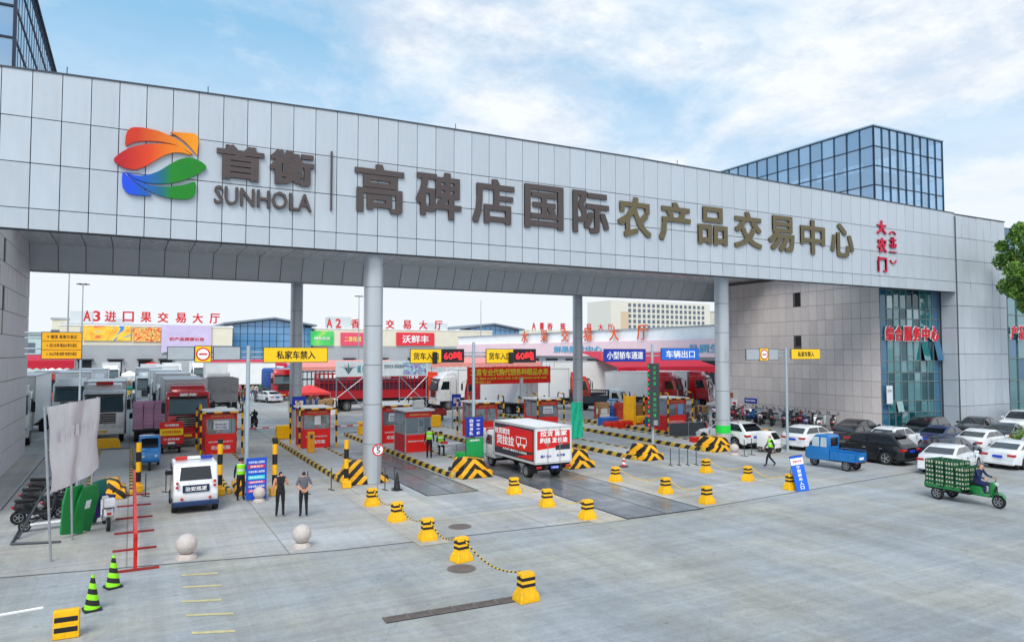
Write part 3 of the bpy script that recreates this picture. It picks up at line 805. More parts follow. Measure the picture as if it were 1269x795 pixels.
CARS = {
 'sedan': dict(L=4.75, W=1.84, H=1.47, top=[(-2.37, .92), (-2.25, 1.02), (-1.75, 1.05), (-.8, 1.0), (.9, .98), (1.2, .95), (2.0, .80), (2.25, .70), (2.37, .58)],
    cab=[(1.05, .94), (.35, 1.34), (.1, 1.42), (-.35, 1.465), (-.75, 1.44), (-1.1, 1.34), (-1.85, 1.03)], wb=(1.42, -1.36), r=.33, rimz=.0),
 'suv': dict(L=4.75, W=1.90, H=1.70, top=[(-2.37, .98), (-2.28, 1.12), (-.8, 1.08), (.9, 1.06), (1.2, 1.03), (2.0, .95), (2.28, .84), (2.37, .68)],
    cab=[(1.15, 1.03), (.5, 1.5), (.2, 1.62), (-.4, 1.69), (-1.2, 1.67), (-1.7, 1.60), (-2.22, 1.12)], wb=(1.42, -1.38), r=.37, rimz=0),
 'hatch': dict(L=4.2, W=1.80, H=1.55, top=[(-2.1, .9), (-2.0, 1.05), (-.8, 1.02), (.9, 1.0), (1.1, .96), (1.8, .84), (2.0, .74), (2.1, .6)],
    cab=[(1.1, .95), (.45, 1.38), (.2, 1.48), (-.4, 1.545), (-1.0, 1.52), (-1.45, 1.42), (-1.98, 1.05)], wb=(1.28, -1.25), r=.32, rimz=0),
}
BASEP = paint('base', (240, 240, 240))
def make_car(kind, extra=None):
    c = CARS[kind]; L, W, r = c['L'], c['W'], c['r']
    root = thing('parked_car', 'x', 'car')
    ys = sorted(set([round(-L / 2 + L * i / 16, 3) for i in range(17)] + [round(w + r * k, 3) for w in c['wb'] for k in (-1.22, -1.0, -.7, -.35, 0, .35, .7, 1.0, 1.22)]))
    rings = []
    for y in ys:
        t = abs(y) / (L / 2)
        hw = W / 2 * (1 - .16 * max(0, (t - .62) / .38) ** 2.2)
        zt = interp(c['top'], y)
        zb = .24 + .10 * max(0, (t - .8) / .2)
        for wy in c['wb']:
            dd = abs(y - wy) / (r * 1.22)
            if dd < 1: zb = max(zb, r + math.sqrt(max(0, 1 - dd * dd)) * r * 1.14 - .02)
        zs = zt - .06
        zm = max(zb + .03, zs * .62)
        half = [(0, zb), (hw * .93, zb), (hw * .985, zb + .02), (hw, zm), (hw * .985, (zm + zs) / 2), (hw * .955, zs), (hw * .86, zt), (hw * .4, zt + .02), (0, zt + .025)]
        rings.append([(x_, y, z_) for x_, z_ in half] + [(-x_, y, z_) for x_, z_ in reversed(half[1:-1])])
    body = MB().loft(rings)
    body.build('body', BASEP, root, smooth=38)
    dark = MB()
    for wy in c['wb']: dark.box(-W / 2 + .08, W / 2 - .08, wy - r * 1.15, wy + r * 1.15, .22, r * 2.0)
    dark.box(-W / 2 + .1, W / 2 - .1, -L / 2 + .3, L / 2 - .3, .17, .3)
    dark.build('underbody', M_black, root)
    # cabin
    pr = c['cab']; zb0 = pr[0][1]; zt0 = c['H']
    def hwz(z): 
        k = (z - zb0) / (zt0 - zb0); return W / 2 * (.90 - .20 * max(0, k) ** 1.15)
    bm = bmesh.new()
    Lf = [bm.verts.new((-hwz(z), y, z)) for y, z in pr]; Rt = [bm.verts.new((hwz(z), y, z)) for y, z in pr]
    Lb = [bm.verts.new((-hwz(zb0 - .08), pr[0][0] + .02, zb0 - .08)), bm.verts.new((-hwz(zb0 - .08), pr[-1][0] - .02, zb0 - .08))]
    Rb = [bm.verts.new((hwz(zb0 - .08), pr[0][0] + .02, zb0 - .08)), bm.verts.new((hwz(zb0 - .08), pr[-1][0] - .02, zb0 - .08))]
    bm.faces.new([Lb[0]] + Lf + [Lb[1]]); bm.faces.new([Rb[0]] + Rt + [Rb[1]])
    seq_l, seq_r = [Lb[0]] + Lf + [Lb[1]], [Rb[0]] + Rt + [Rb[1]]
    for a in range(len(seq_l) - 1): bm.faces.new([seq_l[a], seq_l[a + 1], seq_r[a + 1], seq_r[a]])
    bmesh.ops.recalc_face_normals(bm, faces=list(bm.faces))
    es = [e for e in bm.edges if len(e.link_faces) == 2 and e.calc_face_angle(0) > .6]
    bmesh.ops.bevel(bm, geom=es, offset=.05, segments=3, profile=.5, affect='EDGES')
    bm.verts.index_update()
    t = MB().add([v.co.copy() for v in bm.verts], [[v.index for v in f.verts] for f in bm.faces]); bm.free()
    cabin = t.build('cabin', BASEP, root, smooth=38)
    # windows follow the cabin shape
    def yat(z, front):
        pts = pr[:4] if front else pr[3:][::-1]
        for (ya, za), (yb, zb_) in zip(pts[:-1], pts[1:]):
            if za <= z <= zb_ : return ya + (yb - ya) * (z - za) / (zb_ - za + 1e-9)
        return pts[-1][0] if z > pts[-1][1] else pts[0][0]
    z0w = max(zb0, pr[-1][1]) + .03; z1w = zt0 - .13
    off = .012
    for s in (-1, 1):
        yb_ = -.30
        zz = [z0w + (z1w - z0w) * k / 3 for k in range(4)]
        for nm, fr, edge in (('side_window', True, yb_ + .05), ('side_window', False, yb_ - .05)):
            pts = []
            for z in zz: pts.append((s * (hwz(z) + off), edge, z))
            for z in reversed(zz):
                yy = yat(z, fr); yy = yy - .14 if fr else yy + .20
                pts.append((s * (hwz(z) + off), yy, z))
            MB().poly(pts).build(nm, M_glassdk, cabin)
        # seams and handle
        sm = MB()
        for yy in (yb_, .88 if kind != 'hatch' else .8, -1.25 if kind != 'hatch' else -1.1):
            sm.box(*sorted((s * W / 2 * .93, s * (W / 2 + .004))), yy - .008, yy + .008, .42 if yy > -1 else .75, zb0 - .1)
        sm.box(*sorted((s * W / 2 * .8, s * (W / 2 + .001))), c['wb'][1] + r * 1.25, c['wb'][0] - r * 1.25, .24, .33)
        sm.build('sill_trim', M_black, root)
        for yy in (-.15, -1.1):
            MB().rbox(*sorted((s * W / 2 * .95, s * (W / 2 + .02))), yy - .1, yy + .08, zb0 - .17, zb0 - .13, .01, 1).build('door_handle', M_chrome, root)
        m_ = MB().rbox(*sorted((s * (W / 2 - .02), s * (W / 2 + .19))), .72, .84, zb0 + .02, zb0 + .16, .035, 2)
        m_.build('mirror', BASEP, root)
    def glassq(front, nm):
        za, zb_ = (pr[0][1] + .04, zt0 - .12) if front else (pr[-1][1] + .04, zt0 - .16)
        pts = []; n = 4
        dv = off if front else -off
        rows_ = [(z, yat(z, front)) for z in [za + (zb_ - za) * k / n for k in range(n + 1)]]
        q = MB()
        for (z_a, y_a), (z_b, y_b) in zip(rows_[:-1], rows_[1:]):
            wa, wb_ = hwz(z_a) - .10, hwz(z_b) - .10
            q.poly([(-wa, y_a + dv * 1.5, z_a + off), (wa, y_a + dv * 1.5, z_a + off), (wb_, y_b + dv * 1.5, z_b + off), (-wb_, y_b + dv * 1.5, z_b + off)])
        q.build(nm, M_glassdk, cabin)
    glassq(True, 'windscreen'); glassq(False, 'rear_window')
    zt = interp(c['top'], -L / 2 + .06)
    for s in (-1, 1):
        MB().rbox(*sorted((s * W / 2 * .50, s * W / 2 * .90)), -L / 2 - .015, -L / 2 + .25, zt - .26, zt - .12, .03, 2).build('tail_light', M_tail, root)
        MB().rbox(*sorted((s * W / 2 * .52, s * W / 2 * .885)), L / 2 - .30, L / 2 + .005, .60, .73, .04, 2).build('headlight', M_head, root)
        MB().cyl((s * .55, -L / 2 - .02, .27), (s * .55, -L / 2 + .1, .27), .035, n=8).build('exhaust_pipe', M_chrome, root)
    MB().rbox(-W * .28, W * .28, L / 2 - .12, L / 2 + .012, .40, .62, .02, 1).build('grille', M_black, root)
    MB().rbox(-W * .43, W * .43, -L / 2 - .018, -L / 2 + .1, .27, .44, .03, 1).build('rear_bumper', M_black if kind == 'suv' else BASEP, root)
    MB().box(-.24, .24, -L / 2 - .03, -L / 2 - .005, zt - .34, zt - .20).build('number_plate', M_plateb, root)
    for x_ in (-W / 2 + .12, W / 2 - .12):
        for y_ in c['wb']: wheel(root, x_, y_, r, .22)
    if kind == 'suv':
        for s in (-1, 1): MB().tube([(s * .62, .1, 1.66), (s * .62, .05, 1.72), (s * .62, -1.4, 1.72), (s * .62, -1.5, 1.64)], .02, 5).build('roof_rail', M_dsteel, root)
        MB().rbox(-.6, .6, -1.95, -1.66, 1.56, 1.60, .015, 1).build('spoiler', M_black, root)
    return root
_proto = {}
def car(kind, pname, rgb, label, loc, rz, cat='car', group='cars parked beside the service hall', metal=.15, extra=None):
    if kind not in _proto:
        root = make_car(kind); _proto[kind] = root; first = True
        root['used'] = 0
    root = _proto[kind]
    if root['used'] == 0:
        root['used'] = 1; r = dup(root, loc, rz, label)      # keep the untouched master aside until the end
    else: r = dup(root, loc, rz, label)
    if group: r['group'] = group
    elif 'group' in r: del r['group']
    recolor(r, BASEP, paint(pname, rgb, metal))
    del r['used']
    return r
def heading(p_from, p_to):
    """rotation so that local +Y points from the first ground pixel to the second"""
    a, b = G(*p_from), G(*p_to); d = b - a
    return math.atan2(-d.x, d.y)
E1 = -PI / 2     # local +Y towards world +X
WHT, BLKC, NAVY, GREY = (238, 240, 242), (16, 17, 20), (24, 48, 92), (88, 96, 106)
def at(u, v): p = G(u, v); return (p.x, p.y, 0.0)
CARLIST = [
 ('suv', 'white', WHT, 'white SUV parked behind the silver column with the green band', (35.9, 35.8, 0), 0.0, 0),
 ('hatch', 'white', WHT, 'white hatchback with a yellow sticker on its rear window, behind the blue cargo trike', (39.7, 32.3, 0), E1 + .12, 0),
 ('sedan', 'black', BLKC, 'black sedan with glowing red tail lights, first car along the pinkish tiled wall', (46.9, 33.9, 0), E1 + .1, 0),
 ('suv', 'black', (12, 16, 24), 'large dark blue-black SUV seen from its rear corner, behind the blue cargo trike bed', (38.1, 26.9, 0), 0.10, 0),
 ('sedan', 'white', WHT, 'white sedan with dark red side windows, directly behind the green crate trike', (38.6, 22.6, 0), E1 + .22, 0),
 ('sedan', 'white', WHT, 'white sedan nearest the right edge, showing its rear left corner', (43.7, 21.8, 0), E1 + .05, 0),
 ('sedan', 'white', WHT, 'white sedan with wide red tail lights in the middle row of parked cars', (47.9, 25.9, 0), E1 + .10, 0),
 ('sedan', 'blue', NAVY, 'metallic dark blue sedan in the middle of the parked cars', (47.8, 28.3, 0), E1 + .10, 0),
 ('sedan', 'slate', (46, 58, 74), 'slate grey sedan squeezed between the black SUV and the white sedan with red windows', (42.0, 24.6, 0), E1 + .12, 0),
 ('suv', 'charcoal', (34, 38, 44), 'charcoal SUV facing left in front of the green glazing', (50.4, 31.3, 0), -E1 + .12, 0),
 ('sedan', 'black', BLKC, 'black sedan facing left in front of the panelled pier', (56.3, 30.9, 0), -E1 + .12, 0),
 ('suv', 'white', WHT, 'white SUV facing left at the far right, in front of the pier edge', (62.6, 31.0, 0), -E1 + .16, 0),
 ('sedan', 'grey', (52, 62, 78), 'blue-grey sedan behind the green shrub at the right', (53.5, 27.4, 0), E1 + .25, 0),
 ('hatch', 'white', WHT, 'white hatchback of which only the roof shows, behind the large black SUV', (43.7, 29.0, 0), E1 + .1, 0),
 ('sedan', 'black', BLKC, 'black sedan parked between the white hatchback roof and the black sedan with red lights', (43.2, 31.6, 0), E1 + .15, 0),
 ('sedan', 'silver', (176, 182, 188), 'silver sedan at the right edge of the middle parked row', (51.0, 23.6, 0), E1 + .1, 0),
 ('suv', 'white', WHT, 'white SUV cut by the right edge in the back parked row', (57.8, 26.3, 0), E1 + .2, 0),
]
for kind, pn, rgb, lb, loc, rz, _ in CARLIST: car(kind, pn, rgb, lb, loc, rz)
p = G(335, 499); car('sedan', 'white', WHT, 'small white sedan driving away in the market yard beyond the toll booths', (p.x, p.y + 2, 0), 0.35, group=None)

def text_plate(parent, txt, w, h, loc, rz=0, board=None, ink=None, tw=.8, th=.55, bold=.01, name='sign_face', depth=.03):
    """a board with raised lettering, facing local -Y"""
    MB().box(-w / 2, w / 2, -depth, 0, -h / 2, h / 2).build(name, board, parent, loc, rz)
    if txt:
        M = Matrix.Rotation(rz, 4, 'Z'); o = M @ Vector((0, -depth - .002, 0))
        letters(parent, txt, w * tw, h * th, ink, (loc[0] + o.x, loc[1] + o.y, loc[2] + o.z), rz=rz, depth=.006, bold=bold)

# ---- trucks: front at local +Y
def truck_cab(root, w, h, l, y1, z0, pm, big=True, txt=None, beak=False):
    """flat-nosed cab, its nose at y1"""
    zs = z0 + h * .46
    prof = [(y1 - .02, z0), (y1, z0 + .35), (y1 - .03, zs), (y1 - .30 * (1 if big else 1.2), z0 + h * .86), (y1 - .55, z0 + h * (1.0 if big else .96)), (y1 - l + .1, z0 + h), (y1 - l, z0 + h * .97), (y1 - l, z0)]
    cab = MB().prism(prof, 'x', -w / 2, w / 2, bev=.07, seg=2).build('cab', pm, root, smooth=40)
    def yz(z): return interp([(z0, y1 - .02), (z0 + .35, y1), (zs, y1 - .03), (z0 + h * .86, y1 - .30 * (1 if big else 1.2)), (z0 + h, y1 - .55)], z)
    zw0, zw1 = zs + .02, z0 + h * .84
    MB().poly([(-w / 2 + .10, yz(zw0) + .03, zw0), (w / 2 - .10, yz(zw0) + .03, zw0), (w / 2 - .16, yz(zw1) + .03, zw1), (-w / 2 + .16, yz(zw1) + .03, zw1)]).build('windscreen', mat('windscreen_glass', (70, 92, 100), 0.05, coat=1.0), cab)
    MB().box(-w / 2 + .12, w / 2 - .12, yz(zw0) + .02, yz(zw0) + .06, zs - .06, zs + .01).build('wiper_panel', M_black, cab)
    for s in (-1, 1):
        ya, yb = y1 - .32, y1 - l * (.62 if big else .8)
        MB().poly([(s * (w / 2 + .008), ya, zs + .02), (s * (w / 2 + .008), yb, zs + .02), (s * (w / 2 + .008), yb, z0 + h * .80), (s * (w / 2 + .008), ya - .28, z0 + h * .80)]).build('side_window', M_glassdk, cab)
        MB().box(*sorted((s * w / 2 * .98, s * (w / 2 + .004))), yb - .14, yb - .12, z0 + .1, z0 + h * .84).build('door_seam', M_black, cab)
        mm = MB().tube([(s * w / 2, y1 - .15, z0 + h * .82), (s * (w / 2 + .2), y1 + .12, z0 + h * .80), (s * (w / 2 + .2), y1 + .12, z0 + h * .5)], .02, 5)
        mm.rbox(*sorted((s * (w / 2 + .08), s * (w / 2 + .3))), y1 + .06, y1 + .16, z0 + h * .5, z0 + h * .76, .03, 1)
        mm.build('mirror', M_black, cab)
        MB().rbox(*sorted((s * w * .30, s * w * .46)), y1 - .1, y1 + .05, z0 + .08, z0 + .28, .03, 1).build('headlight', M_head, root)
    g = MB().box(-w * .28, w * .28, y1 - .05, y1 + .02, z0 + .36, zs - .12)
    g.build('grille', M_black, cab)
    for k in range(4 if big else 2):
        z_ = z0 + .42 + k * (zs - z0 - .55) / (4 if big else 2)
        MB().box(-w * .27, w * .27, y1 + .02, y1 + .04, z_, z_ + .04).build('grille_bar', M_chrome if big else pm, cab)
    MB().rbox(-w / 2 + .02, w / 2 - .02, y1 - .3, y1 + .06, z0 - .32, z0 + .06, .05, 1).build('bumper', pm, root)
    MB().box(-.22, .22, y1 + .06, y1 + .075, z0 - .2, z0 - .06).build('number_plate', mat('number_plate_yellow', (236, 190, 40), 0.5), root)
    if big:
        MB().prism([(y1 - .75, z0 + h * .985), (y1 - 1.0, z0 + h + .34), (y1 - l + .05, z0 + h + .42), (y1 - l + .05, z0 + h * .985)], 'x', -w / 2 + .22, w / 2 - .22, bev=.06).build('roof_fairing', pm, cab, smooth=40)
        MB().rbox(-w / 2 + .12, w / 2 - .12, y1 - .42, y1 - .1, z0 + h * .86, z0 + h * .9, .02, 1).build('sun_visor', M_black, cab)
    if txt: letters(cab, txt, w * .42, h * .085, M_lit_white, (0, y1 - .30, z0 + h * .93), rz=PI, depth=.03, bold=.03, name='badge')
    return cab
def cargo_box(root, w, h, y0, y1, z0, m, ribs=False, door=True, name='cargo_box', trim=None):
    b = MB().rbox(-w / 2, w / 2, y0, y1, z0, z0 + h, .03, 1).build(name, m, root)
    tr = MB()
    for s in (-1, 1):
        for z in (z0 - .02, z0 + h - .06): tr.box(*sorted((s * (w / 2 - .02), s * (w / 2 + .025))), y0 - .01, y1 + .01, z, z + .09)
        for y in (y0 - .015, y1 - .065): tr.box(*sorted((s * (w / 2 - .02), s * (w / 2 + .025))), y, y + .08, z0, z0 + h)
        if ribs:
            n = int((y1 - y0) / .6)
            for k in range(1, n): tr.box(*sorted((s * (w / 2 - .01), s * (w / 2 + .012))), y0 + k * (y1 - y0) / n - .02, y0 + k * (y1 - y0) / n + .02, z0 + .08, z0 + h - .07)
    for z in (z0 - .02, z0 + h - .06): tr.box(-w / 2, w / 2, y0 - .035, y0 + .01, z, z + .08).box(-w / 2, w / 2, y1 - .01, y1 + .025, z, z + .08)
    tr.build('edge_trim', trim or mat('box_trim', (196, 198, 200), .5, var=.1), b)
    if door:
        for s in (-1, 1):
            d = MB().box(*sorted((s * .02, s * (w / 2 - .06))), y0 - .03, y0 - .005, z0 + .07, z0 + h - .08).build('rear_door', m, b)
            MB().cyl((s * .35, y0 - .05, z0 + .05), (s * .35, y0 - .05, z0 + h - .05), .016, n=5).box(*sorted((s * .28, s * .5)), y0 - .06, y0 - .035, z0 + .9, z0 + .95).build('lock_bar', M_chrome, d)
            MB().rbox(*sorted((s * (w / 2 - .35), s * (w / 2 - .05))), y0 - .08, y0, z0 - .24, z0 - .12, .02, 1).build('tail_light', M_tail, root)
    return b
def chassis(root, w, y0, y1, z, axles, r=.48, tw=.28, steer=None):
    c = MB()
    for s in (-1, 1): c.box(*sorted((s * .35, s * .45)), y0, y1, z - .28, z)
    k = y0 + .4
    while k < y1: c.box(-.4, .4, k - .05, k + .05, z - .2, z - .05); k += 1.2
    for y in axles: c.cyl((-w / 2 + .2, y, r), (w / 2 - .2, y, r), .07, n=6)
    c.build('chassis', M_black, root)
    for y in axles:
        for s in (-1, 1): wheel(root, s * (w / 2 - .2), y, r, tw if y == steer else tw * 1.7, spokes=8)
    for s in (-1, 1):
        for y in axles:
            if y != steer: MB().box(*sorted((s * (w / 2 - .45), s * (w / 2 - .02))), y - r - .14, y - r - .11, .25, z - .02).build('mudflap', M_black, root)
def stake_sides(root, w, h, y0, y1, z0, m, bars=7):
    b = MB().box(-w / 2, w / 2, y0, y1, z0, z0 + .14)
    for s in (-1, 1): b.box(*sorted((s * (w / 2 - .05), s * w / 2)), y0, y1, z0 + .14, z0 + .75)
    b.box(-w / 2, w / 2, y0, y0 + .05, z0 + .14, z0 + .75).box(-w / 2, w / 2, y1 - .05, y1, z0 + .14, z0 + h)
    b = b.build('cargo_bed', m, root)
    st = MB(); k = max(2, int((y1 - y0) / .45))
    for s in (-1, 1):
        for i in range(k + 1):
            y = y0 + .04 + (y1 - y0 - .08) * i / k
            st.box(*sorted((s * (w / 2 - .06), s * w / 2)), y - .03, y + .03, z0 + .7, z0 + h)
        for j in range(3): st.box(*sorted((s * (w / 2 - .045), s * (w / 2 - .015))), y0, y1, z0 + h - .1 - j * .5 * (h - .8), z0 + h - .02 - j * .5 * (h - .8))
    for i in range(6):
        x_ = -w / 2 + .05 + (w - .1) * i / 5; st.box(x_ - .03, x_ + .03, y0, y0 + .05, z0 + .7, z0 + h)
    for j in range(3): st.box(-w / 2, w / 2, y0 + .01, y0 + .04, z0 + h - .1 - j * .5 * (h - .8), z0 + h - .02 - j * .5 * (h - .8))
    st.build('stake_rails', m, root)
def big_truck(label, loc, rz, pm, L=9.0, cargo='box', cm=None, h=2.6, cat='truck', txt=None, cabh=2.35, cabl=2.1, w=2.45, group=None, name='box_truck', deck=1.15):
    """L is overall length; origin at ground under the middle"""
    root = thing(name, label, cat, loc, rz, group)
    y1 = L / 2; cabh_ = cabh
    truck_cab(root, w, cabh_, cabl, y1, .85, pm, True, txt)
    ya = y1 - cabl - .15
    ax = [y1 - 1.25, -L / 2 + 1.5] + ([-L / 2 + 2.75] if L > 8 else [])
    chassis(root, w, -L / 2, y1 - .4, deck - .05, ax, steer=ax[0])
    if cargo == 'box': cargo_box(root, w + .05, h, -L / 2, ya, deck, cm or M_white)
    elif cargo == 'stake': stake_sides(root, w, h * .8, -L / 2, ya, deck, cm or M_dsteel)
    return root
def small_truck(label, loc, rz, pm, L=5.6, cargo='box', cm=None, h=1.9, w=1.75, cat='light truck', name='light_truck', group=None, txt=None, cabh=1.55):
    root = thing(name, label, cat, loc, rz, group)
    y1 = L / 2
    truck_cab(root, w, cabh, 1.45, y1, .5, pm, False, txt)
    chassis(root, w, -L / 2, y1 - .3, .78, [y1 - .75, -L / 2 + 1.15], r=.34, tw=.19, steer=y1 - .75)
    ya = y1 - 1.55
    if cargo == 'box': cargo_box(root, w + .15, h, -L / 2, ya, .82, cm or M_white)
    elif cargo == 'stake': stake_sides(root, w, h * .75, -L / 2, ya, .82, cm or M_dsteel)
    return root

# delivery truck at the weighbridge
M_vred = mat('vinyl_red', (222, 22, 20), 0.35, var=0.05)
M_vdark = mat('vinyl_dark', (52, 46, 58), 0.4)
t = small_truck('white box truck with red advertising on side and doors, driving down the lane', (18.55, 33.3, 0), 0.0, M_white, L=6.0, h=1.78, w=1.95, cat='delivery truck', name='delivery_truck', cabh=1.55)
bx_ = [o for o in t.children if o.name.startswith('cargo_box')][0]
W2 = (1.95 + .15) / 2; y0b, y1b = -3.0, 1.45; zb, hb = .82, 1.78
def side_vinyl(parent, pts, m, off): MB().poly([(-W2 - off, y, z) for y, z in pts]).build('vinyl_print', m, parent)
side_vinyl(bx_, [(y0b + .1, zb + .1), (y1b - .1, zb + .1), (y1b - .1, zb + hb - .1), (y0b + .1, zb + hb - .1)], M_vdark, .020)
side_vinyl(bx_, [(y0b + .2, zb + .55), (y1b - .2, zb + .42), (y1b - .2, zb + hb - .38), (y0b + 2.6, zb + hb - .16), (y0b + .2, zb + hb - .2)], M_vred, .024)
side_vinyl(bx_, [(y0b + .2, zb + .16), (y0b + 2.0, zb + .16), (y0b + .2, zb + .45)], M_vred, .024)
for txt, w_, h_, y_, z_ in (('拉货就找', 1.7, .32, .45, 2.14), ('货拉拉', 1.95, .50, .1, 1.68)):
    letters(bx_, txt, w_, h_, M_lit_white, (-W2 - .026, y_, z_), rz=-PI / 2, depth=.006, bold=.03)
letters(bx_, '企业用车 搬家拉货 长途跨城', 2.6, .11, M_lit_white, (-W2 - .026, -.9, 1.24), rz=-PI / 2, depth=.006, bold=.01)
vm_ = MB()
for a, b, c, d in ((-2.2, -1.1, 1.6, 1.65), (-2.2, -1.1, 1.95, 2.0), (-2.2, -2.15, 1.6, 2.0), (-1.15, -1.1, 1.6, 1.9), (-1.6, -1.55, 1.65, 1.95)): vm_.box(-W2 - .032, -W2 - .026, a, b, c, d)
vm_.cyl((-W2 - .034, -1.95, 1.57), (-W2 - .026, -1.95, 1.57), .1, n=12).cyl((-W2 - .034, -1.35, 1.57), (-W2 - .026, -1.35, 1.57), .1, n=12).build('van_pictogram', M_lit_white, bx_)
yb_ = y0b - .036
MB().poly([(-W2 + .1, yb_, zb + .68), (W2 - .1, yb_, zb + .82), (W2 - .1, yb_, zb + hb - .18), (-W2 + .1, yb_, zb + hb - .18)]).build('vinyl_print', M_vred, bx_)
MB().poly([(.1, yb_ - .004, zb + .64), (W2 - .1, yb_ - .004, zb + .64), (W2 - .1, yb_ - .004, zb + .92), (.1, yb_ - .004, zb + .86)]).build('vinyl_print', M_vdark, bx_)
letters(bx_, '拉货 搬家', 1.55, .27, M_lit_white, (0, yb_ - .006, 2.28), depth=.005, bold=.03)
letters(bx_, '跑腿 发长途', 1.6, .27, M_lit_white, (0, yb_ - .006, 1.95), depth=.005, bold=.03)
letters(bx_, '冀F 52A', .62, .14, M_dblue, (-.45, yb_ - .006, 1.18), depth=.004, bold=.01)
letters(bx_, '总质量', .5, .12, M_dblue, (.4, yb_ - .006, 1.2), depth=.004, bold=.01)
text_plate(t, 'F 0A9G8', .46, .15, (.05, -3.03, .62), board=M_plateb, ink=M_lit_white, name='number_plate', th=.6)
# open driver's door
MB().rbox(-.04, .04, -1.0, 0, -.45, .95, .03, 1).build('open_door', M_white, t, (-1.1, 2.4, 1.15), rz=math.radians(-62))
for dy in (2.3, 1.9):
    pass
M_drv = None

# security cart
t = thing('patrol_cart', 'white electric security patrol cart with light bar, seen from behind', 'patrol cart', (2.35, 32.2, 0), 0.0); t.scale = (1.13, 1.05, .94)
prof = [(-1.35, .34), (-1.42, .75), (-1.32, 1.18), (-1.05, 1.95), (-.85, 2.03), (.5, 2.03), (.7, 1.96), (1.15, 1.2), (1.45, .95), (1.5, .36)]
b = MB().prism(prof, 'x', -.72, .72, bev=.09, seg=3).build('body', paint('white', WHT), t, smooth=40)
MB().poly([(-.52, -1.285, 1.35), (.52, -1.285, 1.35), (.47, -1.10, 1.87), (-.47, -1.10, 1.87)]).build('rear_window', M_glassdk, b)
MB().poly([(-.55, 1.12, 1.30), (.55, 1.12, 1.30), (.5, .78, 1.9), (-.5, .78, 1.9)]).build('windscreen', M_glassdk, b)
for s in (-1, 1):
    for a, c_ in ((-1.0, -.15), (-.05, .75)): MB().poly([(s * .73, a, 1.22), (s * .73, c_, 1.22), (s * .73, c_ - .1, 1.85), (s * .73, a + .1, 1.85)]).build('side_window', M_glassdk, b)
    for z_ in (1.28, 1.10): MB().cyl((s * .60, -1.46, z_), (s * .60, -1.3, z_), .05, n=10).build('tail_light', M_tail, t)
    MB().cyl((s * .45, -1.48, .62), (s * .45, -1.38, .62), .05, n=10).build('reflector', M_tail, t)
    wheel(t, s * .66, -.95, .29, .18); wheel(t, s * .66, 1.0, .29, .18)
    MB().rbox(*sorted((s * .72, s * .90)), .85, .92, 1.25, 1.45, .03, 1).build('mirror', M_black, t)
MB().rbox(-.74, .74, -1.50, -1.3, .30, .50, .04, 1).box(-.735, .735, -1.3, 1.4, .30, .46).build('lower_skirt', mat('navy_trim', (24, 52, 96), 0.4), t)
text_plate(t, '治安巡逻', .86, .30, (0, -1.43, 1.02), board=mat('navy_panel', (14, 34, 76), 0.4), ink=M_lit_white, tw=.8, th=.6, bold=.02)
for x0, x1, m in ((-.62, -.22, M_red), (-.22, .22, M_white), (.22, .62, M_dblue)): MB().rbox(x0, x1, -.25, .02, 2.05, 2.17, .03, 1).build('light_bar', m, t)

